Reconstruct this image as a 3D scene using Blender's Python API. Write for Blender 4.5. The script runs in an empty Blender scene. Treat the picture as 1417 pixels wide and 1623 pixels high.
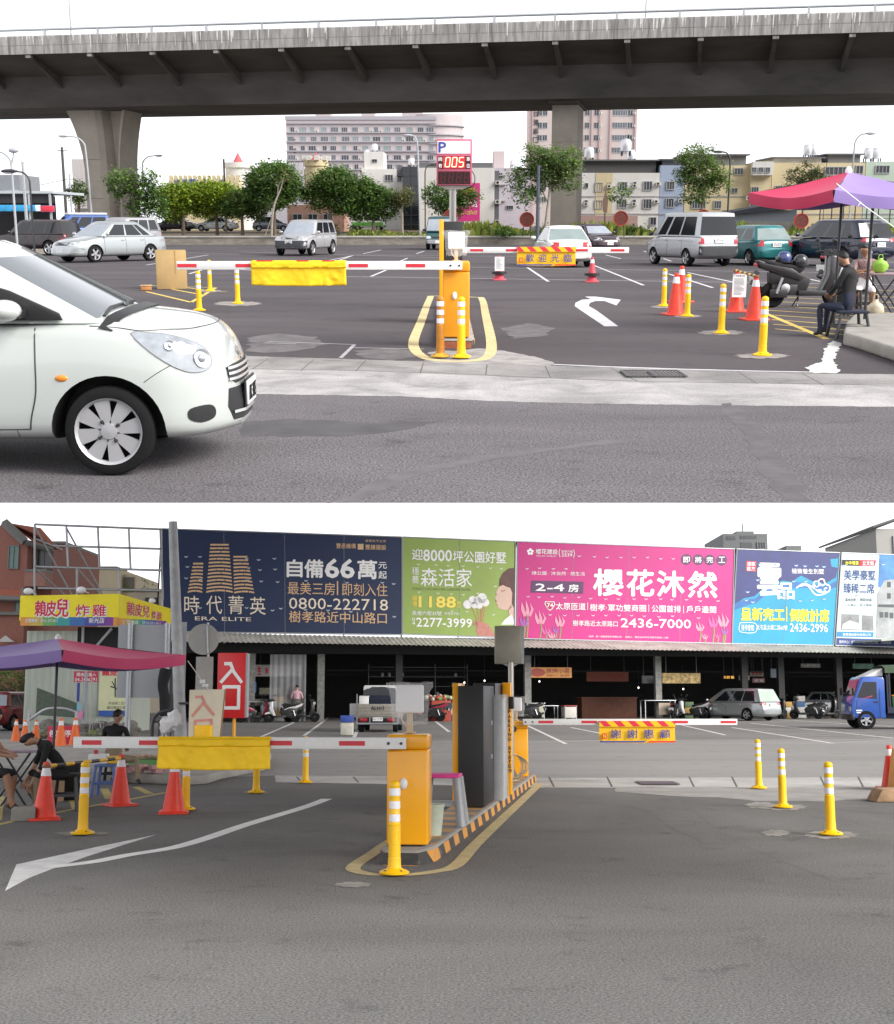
import bpy,bmesh,math,random
from mathutils import Vector,Matrix,Euler
from mathutils.bvhtree import BVHTree
random.seed(7)
R=math.radians
sc=bpy.context.scene
COL=sc.collection
# camera
F=2000.0
CAMZ=1.45
PITCH=math.atan((1096-811.5)/F)
cam_d=bpy.data.cameras.new('camera')
cam_d.sensor_fit='HORIZONTAL';cam_d.sensor_width=36;cam_d.lens=36*F/1417
cam_d.clip_start=.1;cam_d.clip_end=3000
cam=bpy.data.objects.new('camera',cam_d);COL.objects.link(cam)
cam.location=(0,0,CAMZ);cam.rotation_euler=(R(90)+PITCH,0,0)
sc.camera=cam
# sky, sun, exposure
SUN_EL,SUN_AZ=R(28),R(126)
w=bpy.data.worlds.new('World');sc.world=w;w.use_nodes=True
nt=w.node_tree;nt.nodes.clear()
wo=nt.nodes.new('ShaderNodeOutputWorld');bg=nt.nodes.new('ShaderNodeBackground')
sky=nt.nodes.new('ShaderNodeTexSky');sky.sky_type='NISHITA';sky.sun_disc=False
sky.sun_elevation=SUN_EL;sky.sun_rotation=SUN_AZ;sky.dust_density=4;sky.air_density=1.5
hs=nt.nodes.new('ShaderNodeHueSaturation');hs.inputs['Saturation'].default_value=.25
tc=nt.nodes.new('ShaderNodeTexCoord');sx=nt.nodes.new('ShaderNodeSeparateXYZ');rp=nt.nodes.new('ShaderNodeValToRGB')
rp.color_ramp.elements[0].position=0;rp.color_ramp.elements[0].color=(11.8,11.9,12.4,1)
rp.color_ramp.elements[1].position=1;rp.color_ramp.elements[1].color=(4.2,4.3,4.6,1)
e=rp.color_ramp.elements.new(.58);e.color=(11.2,11.3,11.8,1)
e=rp.color_ramp.elements.new(.74);e.color=(5.0,5.1,5.4,1)
mx=nt.nodes.new('ShaderNodeMix');mx.data_type='RGBA';mx.inputs[0].default_value=.85
L=nt.links.new
L(sky.outputs[0],hs.inputs['Color']);L(tc.outputs['Generated'],sx.inputs[0]);L(sx.outputs['Z'],rp.inputs[0])
L(hs.outputs[0],mx.inputs[6]);L(rp.outputs[0],mx.inputs[7]);L(mx.outputs[2],bg.inputs['Color']);L(bg.outputs[0],wo.inputs[0])
bg.inputs['Strength'].default_value=.1
sd=bpy.data.lights.new('sun','SUN');sd.energy=3.6;sd.angle=R(34);sd.color=(1,.96,.9)
sun=bpy.data.objects.new('sun',sd);COL.objects.link(sun)
sdir=Vector((math.sin(SUN_AZ)*math.cos(SUN_EL),math.cos(SUN_AZ)*math.cos(SUN_EL),math.sin(SUN_EL)))
sun.rotation_euler=sdir.to_track_quat('Z','Y').to_euler()
sc.view_settings.view_transform='Standard';sc.view_settings.look='None'
sc.view_settings.exposure=0.60;sc.view_settings.gamma=1
sc.render.engine='CYCLES'
sc.cycles.max_bounces=6;sc.cycles.diffuse_bounces=4;sc.cycles.transparent_max_bounces=12
# two pieces of ground: the level street side (LO) and the car park on its ramp (UP)
class Place:
 def __init__(s,horizon,eye):
  s.H=eye;s.p=math.atan((horizon-811.5)/F)
 def ray(s,u,v):
  a,b=(u-708.5)/F,(811.5-v)/F
  return Vector((a,math.cos(s.p)-math.sin(s.p)*b,math.sin(s.p)+math.cos(s.p)*b))
 def G(s,u,v,z=0.0):
  d=s.ray(u,v);t=(z-s.H)/d.z
  return Vector((d.x*t,d.y*t,z))
 def P(s,u,v,Y):
  d=s.ray(u,v);t=Y/d.y
  return Vector((d.x*t,Y,s.H+d.z*t))
 def on_plane(s,u,v,o,n):
  d=s.ray(u,v);e=Vector((0,0,s.H));t=(Vector(o)-e).dot(n)/d.dot(n)
  return e+d*t
 def px(s,Y):return Y/F
LO=Place(1096,CAMZ);UP=Place(350,1.6)
RAMP=Matrix.Translation((0,0,CAMZ))@Matrix.Rotation(PITCH-UP.p,4,'X')@Matrix.Translation((0,0,-1.6))
W=UP
TOPS=[]
# materials
MATS={}
def mk(name,col,rough=.6,metal=0,var=.10,scale=6,bump=0.0,spec=.5,stretch=None,emit=0,coat=0,alpha=1,trans=0):
 if name in MATS:return MATS[name]
 m=bpy.data.materials.new(name);m.use_nodes=True;MATS[name]=m
 n=m.node_tree.nodes;l=m.node_tree.links.new;b=n['Principled BSDF']
 b.inputs['Roughness'].default_value=rough;b.inputs['Metallic'].default_value=metal
 b.inputs['Specular IOR Level'].default_value=spec
 if coat:b.inputs['Coat Weight'].default_value=coat;b.inputs['Coat Roughness'].default_value=.06
 if alpha<1:b.inputs['Alpha'].default_value=alpha
 if trans:b.inputs['Transmission Weight'].default_value=trans
 if emit:
  b.inputs['Emission Color'].default_value=(*col,1);b.inputs['Emission Strength'].default_value=emit
 c=n.new('ShaderNodeTexCoord');mp=n.new('ShaderNodeMapping')
 if stretch:mp.inputs['Scale'].default_value=stretch
 l(c.outputs['Object'],mp.inputs[0])
 nz=n.new('ShaderNodeTexNoise');nz.inputs['Scale'].default_value=scale;nz.inputs['Detail'].default_value=6;nz.inputs['Roughness'].default_value=.65
 l(mp.outputs[0],nz.inputs['Vector'])
 if var:
  cr=n.new('ShaderNodeValToRGB')
  lo=1-var;hi=1+var*.6
  cr.color_ramp.elements[0].position=.3;cr.color_ramp.elements[0].color=(col[0]*lo,col[1]*lo,col[2]*lo,1)
  cr.color_ramp.elements[1].position=.7;cr.color_ramp.elements[1].color=(col[0]*hi,col[1]*hi,col[2]*hi,1)
  l(nz.outputs[0],cr.inputs[0]);l(cr.outputs[0],b.inputs['Base Color'])
 else:b.inputs['Base Color'].default_value=(*col,1)
 if bump:
  bp=n.new('ShaderNodeBump');bp.inputs['Strength'].default_value=bump;bp.inputs['Distance'].default_value=.02
  l(nz.outputs[0],bp.inputs['Height']);l(bp.outputs[0],b.inputs['Normal'])
 return m
def ground_mat(name,col,dark,speck=.35,fine=90,big=.35,tint=None,streak=(1,1,1),bump=.35):
 """asphalt or concrete: blotches, wheel-polished streaks and stone speckle"""
 m=bpy.data.materials.new(name);m.use_nodes=True;MATS[name]=m
 n=m.node_tree.nodes;l=m.node_tree.links.new;b=n['Principled BSDF'];b.inputs['Roughness'].default_value=.88
 b.inputs['Specular IOR Level'].default_value=.3
 c=n.new('ShaderNodeTexCoord');mp=n.new('ShaderNodeMapping');mp.inputs['Scale'].default_value=streak;l(c.outputs['Object'],mp.inputs[0])
 n1=n.new('ShaderNodeTexNoise');n1.inputs['Scale'].default_value=big;n1.inputs['Detail'].default_value=9;n1.inputs['Roughness'].default_value=.62;n1.inputs['Distortion'].default_value=.6
 l(mp.outputs[0],n1.inputs['Vector'])
 r1=n.new('ShaderNodeValToRGB');r1.color_ramp.elements[0].position=.36;r1.color_ramp.elements[0].color=(*dark,1)
 r1.color_ramp.elements[1].position=.66;r1.color_ramp.elements[1].color=(*col,1);l(n1.outputs[0],r1.inputs[0])
 if tint:
  em=r1.color_ramp.elements.new(.8);em.color=(*tint,1)
 n2=n.new('ShaderNodeTexNoise');n2.inputs['Scale'].default_value=fine;n2.inputs['Detail'].default_value=3;n2.inputs['Roughness'].default_value=.8
 l(c.outputs['Object'],n2.inputs['Vector'])
 r2=n.new('ShaderNodeValToRGB');r2.color_ramp.elements[0].position=.34;r2.color_ramp.elements[0].color=(1-speck,1-speck,1-speck,1)
 r2.color_ramp.elements[1].position=.68;r2.color_ramp.elements[1].color=(1+speck,1+speck,1+speck,1);l(n2.outputs[0],r2.inputs[0])
 x=n.new('ShaderNodeMix');x.data_type='RGBA';x.blend_type='MULTIPLY';x.inputs[0].default_value=1
 l(r1.outputs[0],x.inputs[6]);l(r2.outputs[0],x.inputs[7])
 n3=n.new('ShaderNodeTexVoronoi');n3.inputs['Scale'].default_value=fine*.35;l(c.outputs['Object'],n3.inputs['Vector'])
 r3=n.new('ShaderNodeValToRGB');r3.color_ramp.elements[0].position=.05;r3.color_ramp.elements[0].color=(1.45,1.45,1.45,1)
 r3.color_ramp.elements[1].position=.16;r3.color_ramp.elements[1].color=(1,1,1,1);l(n3.outputs['Distance'],r3.inputs[0])
 y=n.new('ShaderNodeMix');y.data_type='RGBA';y.blend_type='MULTIPLY';y.inputs[0].default_value=speck*1.6 if speck<.6 else 1
 l(x.outputs[2],y.inputs[6]);l(r3.outputs[0],y.inputs[7])
 n4=n.new('ShaderNodeTexNoise');n4.inputs['Scale'].default_value=1.9;n4.inputs['Detail'].default_value=10;n4.inputs['Roughness'].default_value=.7;l(c.outputs['Object'],n4.inputs['Vector'])
 r4=n.new('ShaderNodeValToRGB');r4.color_ramp.elements[0].position=.30;r4.color_ramp.elements[0].color=(.60,.60,.60,1);r4.color_ramp.elements[1].position=.43;r4.color_ramp.elements[1].color=(1,1,1,1);l(n4.outputs[0],r4.inputs[0])
 e4=r4.color_ramp.elements.new(.66);e4.color=(1,1,1,1);e4=r4.color_ramp.elements.new(.74);e4.color=(1.35,1.33,1.30,1)
 z=n.new('ShaderNodeMix');z.data_type='RGBA';z.blend_type='MULTIPLY';z.inputs[0].default_value=1;l(y.outputs[2],z.inputs[6]);l(r4.outputs[0],z.inputs[7]);l(z.outputs[2],b.inputs['Base Color'])
 bp=n.new('ShaderNodeBump');bp.inputs['Strength'].default_value=bump;bp.inputs['Distance'].default_value=.01
 l(n2.outputs[0],bp.inputs['Height']);l(bp.outputs[0],b.inputs['Normal'])
 return m
def stripe_mat(name,a,b_,scale,axis=(1,0,0),shear=0,offset=0,edge=.5,wear=.0):
 """painted hazard stripes in object space"""
 m=bpy.data.materials.new(name);m.use_nodes=True;MATS[name]=m
 n=m.node_tree.nodes;l=m.node_tree.links.new;p=n['Principled BSDF'];p.inputs['Roughness'].default_value=.65
 c=n.new('ShaderNodeTexCoord');d=n.new('ShaderNodeVectorMath');d.operation='DOT_PRODUCT';d.inputs[1].default_value=(axis[0]*scale,axis[1]*scale,axis[2]*scale+shear)
 l(c.outputs['Object'],d.inputs[0])
 ad=n.new('ShaderNodeMath');ad.operation='ADD';ad.inputs[1].default_value=offset+50;l(d.outputs['Value'],ad.inputs[0])
 fr=n.new('ShaderNodeMath');fr.operation='FRACT';l(ad.outputs[0],fr.inputs[0])
 gt=n.new('ShaderNodeMath');gt.operation='GREATER_THAN';gt.inputs[1].default_value=edge;l(fr.outputs[0],gt.inputs[0])
 x=n.new('ShaderNodeMix');x.data_type='RGBA';x.inputs[6].default_value=(*a,1);x.inputs[7].default_value=(*b_,1);l(gt.outputs[0],x.inputs[0])
 nz=n.new('ShaderNodeTexNoise');nz.inputs['Scale'].default_value=9;nz.inputs['Detail'].default_value=8;l(c.outputs['Object'],nz.inputs['Vector'])
 r=n.new('ShaderNodeValToRGB');r.color_ramp.elements[0].position=.55;r.color_ramp.elements[0].color=(0,0,0,1);r.color_ramp.elements[1].position=.75;r.color_ramp.elements[1].color=(wear,wear,wear,1)
 l(nz.outputs[0],r.inputs[0])
 y=n.new('ShaderNodeMix');y.data_type='RGBA';y.inputs[7].default_value=(.22,.2,.18,1);l(r.outputs[0],y.inputs[0]);l(x.outputs[2],y.inputs[6]);l(y.outputs[2],p.inputs['Base Color'])
 return m
# mesh building
GLYPHS={}
def glyph(s,bold=0.0):
 k=(s,bold)
 if k not in GLYPHS:
  c=bpy.data.curves.new('lettering','FONT');c.body=s;c.size=1;c.offset=bold;c.resolution_u=2
  o=bpy.data.objects.new('lettering',c);COL.objects.link(o)
  me=bpy.data.meshes.new_from_object(o)
  v=[Vector((p.co.x,p.co.y,0))for p in me.vertices];f=[tuple(p.vertices)for p in me.polygons]
  x0=min(p.x for p in v);x1=max(p.x for p in v);y0=min(p.y for p in v);y1=max(p.y for p in v)
  GLYPHS[k]=([((p.x-x0)/(x1-x0),(p.y-y0)/(y1-y0))for p in v],f)
  bpy.data.objects.remove(o);bpy.data.curves.remove(c);bpy.data.meshes.remove(me)
 return GLYPHS[k]
class MB:
 def __init__(s,mat=None):
  s.v=[];s.f=[];s.mi=[];s.mats=[];s.k=0
  if mat:s.m(mat)
 def m(s,mat):
  if mat not in s.mats:s.mats.append(mat)
  s.k=s.mats.index(mat);return s
 def add(s,vs,fs,M=None):
  o=len(s.v)
  s.v+=[(M@Vector(p))if M else Vector(p)for p in vs]
  for f in fs:s.f.append(tuple(i+o for i in f));s.mi.append(s.k)
  return s
 def box(s,c,d,rot=None,M=None,taper=1.0):
  x,y,z=d[0]/2,d[1]/2,d[2]/2;t=taper
  vs=[(-x,-y,-z),(x,-y,-z),(x,y,-z),(-x,y,-z),(-x*t,-y*t,z),(x*t,-y*t,z),(x*t,y*t,z),(-x*t,y*t,z)]
  T=Matrix.Translation(c)
  if rot:T=T@Euler(rot).to_matrix().to_4x4()
  if M:T=M@T
  return s.add(vs,[(0,3,2,1),(4,5,6,7),(0,1,5,4),(1,2,6,5),(2,3,7,6),(3,0,4,7)],T)
 def span(s,a,b):
  return s.box([(a[i]+b[i])/2 for i in range(3)],[abs(b[i]-a[i])for i in range(3)])
 def tube(s,pts,r,n=8,M=None):
  pts=[Vector(p)for p in pts];k=len(pts);rs=r if isinstance(r,(list,tuple))else[r]*k
  vs=[];fs=[];ref=None
  for i,p in enumerate(pts):
   t=(pts[min(i+1,k-1)]-pts[max(i-1,0)]).normalized()
   if ref is None:ref=Vector((0,0,1))if abs(t.z)<.9 else Vector((1,0,0))
   a=(ref-t*ref.dot(t)).normalized();ref=a;b=t.cross(a)
   for j in range(n):
    q=2*math.pi*j/n;vs.append(p+(a*math.cos(q)+b*math.sin(q))*rs[i])
  for i in range(k-1):
   for j in range(n):fs.append((i*n+j,i*n+(j+1)%n,(i+1)*n+(j+1)%n,(i+1)*n+j))
  fs.append(tuple(range(n-1,-1,-1)));fs.append(tuple((k-1)*n+j for j in range(n)))
  return s.add(vs,fs,M)
 def lathe(s,prof,c=(0,0,0),n=20,M=None,cap=True):
  vs=[];fs=[];k=len(prof)
  for r,z in prof:
   for j in range(n):
    q=2*math.pi*j/n;vs.append((c[0]+r*math.cos(q),c[1]+r*math.sin(q),c[2]+z))
  for i in range(k-1):
   for j in range(n):fs.append((i*n+j,i*n+(j+1)%n,(i+1)*n+(j+1)%n,(i+1)*n+j))
  if cap and prof[0][0]>1e-6:fs.append(tuple(range(n-1,-1,-1)))
  if cap and prof[-1][0]>1e-6:fs.append(tuple((k-1)*n+j for j in range(n)))
  return s.add(vs,fs,M)
 def prism(s,poly,depth,M=None):
  n=len(poly)
  vs=[(p[0],p[1],0)for p in poly]+[(p[0],p[1],depth)for p in poly]
  fs=[tuple(range(n-1,-1,-1)),tuple(range(n,2*n))]+[(i,(i+1)%n,n+(i+1)%n,n+i)for i in range(n)]
  return s.add(vs,fs,M)
 def face(s,pts):return s.add(pts,[tuple(range(len(pts)))])
 def grid(s,rows,close=False):
  n=len(rows[0]);vs=[p for r in rows for p in r];fs=[]
  for i in range(len(rows)-1):
   for j in range(n if close else n-1):
    k=(j+1)%n;fs.append((i*n+j,i*n+k,(i+1)*n+k,(i+1)*n+j))
  return s.add(vs,fs)
 def blob(s,c,r,n=10,k=7,M=None):
  rr=r if isinstance(r,(list,tuple))else(r,r,r);rows=[]
  vs=[];fs=[]
  for i in range(k+1):
   a=math.pi*i/k
   for j in range(n):
    q=2*math.pi*j/n
    vs.append((c[0]+rr[0]*math.sin(a)*math.cos(q),c[1]+rr[1]*math.sin(a)*math.sin(q),c[2]-rr[2]*math.cos(a)))
  for i in range(k):
   for j in range(n):fs.append((i*n+j,i*n+(j+1)%n,(i+1)*n+(j+1)%n,(i+1)*n+j))
  return s.add(vs,fs,M)
 def text(s,t,o,ux,uy,bold=0.0):
  g,f=glyph(t);o=Vector(o);ux=Vector(ux);uy=Vector(uy);n=ux.cross(uy).normalized()*.0006
  e=uy.length*bold*.9;x,y=ux.normalized()*e,uy.normalized()*e
  for i,d in enumerate((x,-x,y,-y,x*.7+y*.7,-x*.7-y*.7)if bold else(x,)):s.add([o+d+n*i+ux*a+uy*b for a,b in g],f)
  return s
 def textxz(s,t,x0,z0,x1,z1,y,bold=0.0):
  return s.text(t,(x0,y,z0),(x1-x0,0,0),(0,0,z1-z0),bold)
 def mesh(s,name):
  me=bpy.data.meshes.new(name);me.from_pydata([tuple(p)for p in s.v],[],s.f)
  for m in s.mats:me.materials.append(m)
  me.polygons.foreach_set('material_index',s.mi);me.update();return me
 def build(s,name,parent=None,smooth=None,bevel=0,loc=None,kind=None,seg=2,sub=0,weld=False):
  me=s.mesh(name)
  if smooth or bevel or weld:
   bm=bmesh.new();bm.from_mesh(me)
   if weld or smooth:bmesh.ops.remove_doubles(bm,verts=bm.verts,dist=1e-5)
   bmesh.ops.recalc_face_normals(bm,faces=bm.faces)
   if bevel:
    ed=[e for e in bm.edges if len(e.link_faces)==2 and e.calc_face_angle(0)>R(40)]
    try:bmesh.ops.bevel(bm,geom=ed,offset=bevel,segments=seg,profile=.5,affect='EDGES',clamp_overlap=True)
    except Exception:pass
   bm.to_mesh(me);bm.free()
   for p in me.polygons:p.use_smooth=True
   me.set_sharp_from_angle(angle=R(smooth or 35))
  o=bpy.data.objects.new(name,me);COL.objects.link(o)
  if sub:
   q=o.modifiers.new('smooth','SUBSURF');q.levels=q.render_levels=sub
  if parent:o.parent=parent
  else:TOPS.append((o,W))
  if loc is not None:o.location=loc
  if kind:o['kind']=kind
  return o
def tag(o,label,cat,group=None):
 o['label']=label;o['category']=cat
 if group:o['group']=group
 return o
def thing(name,label,cat,loc=(0,0,0),rz=0,group=None):
 o=bpy.data.objects.new(name,None);COL.objects.link(o);o.empty_display_size=.2
 o.location=loc;o.rotation_euler=(0,0,R(rz));TOPS.append((o,W))
 return tag(o,label,cat,group)
def dup(src,label,loc,rz=None,group=None,scale=None,swap=None):
 """copy of a thing with copies of its parts and sub-parts (mesh data shared)"""
 r=src.copy();COL.objects.link(r);r.location=loc;r['label']=label;TOPS.append((r,W))
 if rz is not None:r.rotation_euler=(0,0,R(rz))
 if scale:r.scale=scale if isinstance(scale,(tuple,list))else(scale,)*3
 if group:r['group']=group
 def rec(a,b):
  for ch in list(a.children):
   c=ch.copy();COL.objects.link(c);c.parent=b
   if swap and c.type=='MESH':
    for i,sl in enumerate(c.material_slots):
     nm=sl.material.name if sl.material else ''
     if nm in swap:sl.link='OBJECT';sl.material=MATS[swap[nm]]
   rec(ch,c)
 rec(src,r);return r
LIFT=0
def sheet(name,pts,z,mat,jit=0,label=None):
 """flat patch of ground cover given by picture points, laid at height z"""
 global LIFT;LIFT+=.000012;z=z*.22+LIFT;q=[W.G(u,v,z)for u,v in pts]
 if jit:
  out=[]
  for i,a in enumerate(q):
   b=q[(i+1)%len(q)];k=max(1,int((b-a).length/(jit*4)))
   for j in range(min(k,40)):
    p=a.lerp(b,j/min(k,40));p.x+=random.uniform(-jit,jit);p.y+=random.uniform(-jit,jit)*1.5;out.append(p)
  q=out
 return MB(mat).face(q).build(name,kind='structure')
def line(mb,a,b,wd,z):
 z*=.22;p,q=W.G(*a,z),W.G(*b,z);d=(q-p);n=Vector((-d.y,d.x,0)).normalized()*wd/2
 mb.face([p-n,q-n,q+n,p+n])
def ribbon(mb,pts,wd,z,close=False):
 z*=.22;p=[W.G(u,v,z)for u,v in pts];n=len(p);ls=[];rs=[]
 ws=wd if isinstance(wd,(list,tuple))else[wd]*n
 for i in range(n):
  a=p[(i-1)%n]if(close or i)else p[0];b=p[(i+1)%n]if(close or i<n-1)else p[-1]
  d=(b-a).normalized();k=Vector((-d.y,d.x,0))*ws[i]/2;ls.append(p[i]-k);rs.append(p[i]+k)
 for i in range(n if close else n-1):
  j=(i+1)%n;mb.face([ls[i],ls[j],rs[j],rs[i]])
def smoothpts(pts,k=6,close=False):
 n=len(pts);out=[]
 for i in range(n if close else n-1):
  P=[Vector(pts[(i+d)%n]if close else pts[min(max(i+d,0),n-1)])for d in(-1,0,1,2)]
  for j in range(k):
   t=j/k
   out.append(.5*((2*P[1])+(P[2]-P[0])*t+(2*P[0]-5*P[1]+4*P[2]-P[3])*t*t+(3*P[1]-P[0]-3*P[2]+P[3])*t**3))
 if not close:out.append(Vector(pts[-1]))
 return out
def interp(tab,x):
 if x<=tab[0][0]:return tab[0][1]
 for(a,p),(b,q)in zip(tab,tab[1:]):
  if x<=b:
   t=(x-a)/(b-a);return p+(q-p)*t
 return tab[-1][1]
# shared materials
white_paint=mk('white_paint',(.78,.78,.77),.45,var=.06,scale=20)
red_tape=mk('red_tape',(.62,.03,.05),.4,var=.06)
gate_yellow=mk('gate_yellow',(.93,.41,.004),.32,var=.05,scale=3,coat=.3)
gate_yellow_dull=mk('gate_yellow_dull',(.80,.31,.008),.42,var=.08,scale=3)
bollard_yellow=mk('bollard_yellow',(.92,.52,.004),.4,var=.06,scale=12)
bollard_orange=mk('bollard_orange',(.50,.20,.02),.55,var=.22,scale=14)
reflective=mk('reflective_band',(.82,.8,.84),.35,var=.08,scale=40)
cone_red=mk('cone_red',(.80,.045,.018),.42,var=.10,scale=10)
cone_old=mk('cone_faded',(.62,.06,.09),.6,var=.18,scale=12)
cone_orange=mk('cone_orange',(.85,.17,.03),.5,var=.15,scale=10)
rubber=mk('rubber',(.011,.011,.012),.85,var=.2,scale=20,spec=.2)
black_plastic=mk('black_plastic',(.02,.02,.022),.45,var=.12)
dark_metal=mk('dark_metal',(.06,.06,.065),.4,.6)
steel=mk('galvanised_steel',(.42,.44,.46),.42,.75,var=.15,scale=14)
grey_paint=mk('grey_paint',(.36,.38,.40),.5,var=.10,scale=4)
concrete=mk('concrete',(.30,.285,.26),.9,var=.25,scale=2.2,bump=.3)
cloth_yellow=mk('cloth_yellow',(.95,.60,.006),.6,var=.07,scale=7,bump=.3)
glass_dark=mk('dark_glass',(.012,.014,.018),.06,var=0,spec=.6)
glass_pale=mk('pale_glass',(.22,.27,.27),.08,var=.15,scale=1.5)
chrome=mk('chrome',(.75,.75,.77),.18,1,var=.05)
alloy=mk('alloy',(.50,.50,.52),.35,.8,var=.08)
lamp_clear=mk('lamp_clear',(.72,.75,.78),.12,.35,var=.25,scale=9,coat=.6)
lamp_red=mk('lamp_red',(.42,.015,.03),.2,var=.12,scale=9,coat=.5)
lamp_amber=mk('lamp_amber',(.75,.25,.02),.25,var=.1,coat=.5)
ink_black=mk('ink_black',(.02,.02,.025),.6,var=0)
ink_white=mk('ink_white',(.86,.86,.86),.6,var=0)
ink_red=mk('ink_red',(.62,.015,.04),.6,var=0)
ink_blue=mk('ink_blue',(.035,.06,.32),.6,var=0)
plate_white=mk('plate_white',(.75,.76,.76),.4,var=.05)
paper=mk('paper',(.78,.78,.80),.7,var=.05)
# vehicles
def lerp(a,b,t):return a+(b-a)*t
def body_shell(sp,mat,arch_mat,sub=1):
 """lower body lofted from stations along x, wheel arches cut out, returned as mesh + search tree"""
 tops,plan,zb=sp['top'],sp['plan'],sp['zb']
 x0,x1=tops[0][0],tops[-1][0];N=sp.get('n',30)
 xs=[]
 for i in range(N+1):
  t=i/N;xs.append(lerp(x0,x1,.5-.5*math.cos(math.pi*t)if sp.get('cosx',1)else t))
 rows=[]
 for x in xs:
  hw,zt=interp(plan,x),interp(tops,x);b=interp(zb,x)if isinstance(zb,list)else zb
  zs=zt-interp(sp['crown'],x);h=zs-b;tb=sp.get('tumble',.93)
  half=[(0,b),(hw*.78,b),(hw*.955,b+.05),(hw*.995,b+.16*h),(hw,b+.42*h),(hw*.992,b+.66*h),(hw*(tb+.035),zs-.10*h),(hw*tb,zs),(hw*.72,zs+(zt-zs)*.62),(hw*.38,zt-(zt-zs)*.08),(0,zt)]
  ring=[(x,y,z)for y,z in half]+[(x,-y,z)for y,z in reversed(half[1:-1])]
  rows.append([Vector(p)for p in ring])
 mb=MB(mat)
 def shrink(r,dx,k):
  c=sum(r,Vector())/len(r);return[Vector((p.x+dx,c.y+(p.y-c.y)*k,c.z+(p.z-c.z)*k))for p in r]
 rows=[shrink(rows[0],-.012,.55),shrink(rows[0],-.012,.86)]+rows+[shrink(rows[-1],.012,.86),shrink(rows[-1],.012,.55)]
 mb.grid(rows,close=True);n=len(rows[0]);k=len(rows)
 mb.f.append(tuple(range(n)));mb.mi.append(0);mb.f.append(tuple((k-1)*n+j for j in range(n-1,-1,-1)));mb.mi.append(0)
 o=mb.build('body',weld=True);TOPS.pop()
 if sub:
  q=o.modifiers.new('s','SUBSURF');q.levels=q.render_levels=sub
 cut=MB(arch_mat)
 for ax in sp['axles']:
  for sy in(-1,1):
   yy=sp['W']/2;r=sp['arch']
   M=Matrix.Translation((ax,sy*(yy-.13),sp['R']-.005))@Matrix.Rotation(R(90),4,'X')
   cut.lathe([(r,-.22),(r,.3)],n=40,M=M)
 c=cut.build('cut',weld=True);TOPS.pop()
 q=o.modifiers.new('b','BOOLEAN');q.object=c;q.solver='EXACT';q.material_mode='TRANSFER'
 bpy.context.view_layer.update()
 ev=o.evaluated_get(bpy.context.evaluated_depsgraph_get());me=bpy.data.meshes.new_from_object(ev)
 bpy.data.objects.remove(o);bpy.data.objects.remove(c)
 for p in me.polygons:p.use_smooth=True
 me.set_sharp_from_angle(angle=R(38));me.name='body'
 bm=bmesh.new();bm.from_mesh(me);tree=BVHTree.FromBMesh(bm);bm.free()
 return me,tree
def greenhouse(sp,mat,gmat):
 """cabin: paint shell with pillars and roof, plus one glass mesh per opening"""
 g=sp['gh'];lv=[('b',0),('g0',.06),('g1',.86),('r',1.0)]
 cols=[]
 fr=[-.93,-.5,0,.5,.93]
 sides=sp['sides']
 def ring(t):
  tt=t;z=lerp(g['zb'],g['zr'],tt);bow=1-.10*(1-tt)*0
  xf=lerp(g['xf0'],g['xf1'],tt**.94);xr=lerp(g['xr0'],g['xr1'],tt**.9);hw=lerp(g['w0'],g['w1'],tt**1.25)
  P=[]
  for f in fr:P.append(Vector((xf+g.get('bow',.09)*(1-f*f)*(1-.2*tt),f*hw,z)))
  for s_,_ in sides:P.append(Vector((lerp(xf-.05,xr+.05,s_),hw,z)))
  for f in reversed(fr):P.append(Vector((xr-g.get('bowr',.05)*(1-f*f),f*hw,z)))
  for s_,_ in reversed(sides):P.append(Vector((lerp(xf-.05,xr+.05,s_),-hw,z)))
  return P
 nf,ns=len(fr),len(sides)
 kinds=['ws']*(nf-1)+['p']+[('w' if gl else 'p')for _,gl in sides[:-1]]+['p']+['rw']*(nf-1)+['p']+[('w' if gl else 'p')for _,gl in reversed(sides[:-1])]+['p']
 rings=[ring(t)for _,t in lv];n=len(rings[0])
 shell=MB(mat);glass={}
 top=[Vector((lerp(p.x,(g['xf1']+g['xr1'])/2,.10),p.y*.86,g['zr']+.035))for p in rings[-1]]
 rings.append(top);cen=Vector(((g['xf1']+g['xr1'])/2,0,g['zr']+.055))
 for i in range(len(rings)-1):
  for j in range(n):
   k=(j+1)%n;q=[rings[i][j],rings[i][k],rings[i+1][k],rings[i+1][j]]
   if i==1 and kinds[j]!='p':
    key=(kinds[j],j if kinds[j]=='w' else 0);glass.setdefault(key,MB(gmat[kinds[j]])).face(q)
   else:shell.face(q)
 r0=top
 lf=r0[:nf];rr=list(reversed(r0[nf+ns:nf+ns+nf]));L_=r0[nf:nf+ns];R_=list(reversed(r0[nf+ns+nf:]))
 rows=[lf]
 for a,b in zip(L_,R_):
  rows.append([Vector((lerp(b.x,a.x,(f+1)/2),b.y+(a.y-b.y)*(f+1)/2,a.z+.022*(1-f*f)))for f in(-1,-.5,0,.5,1)])
 rows.append(rr);shell.grid(rows)
 return shell,glass
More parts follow.
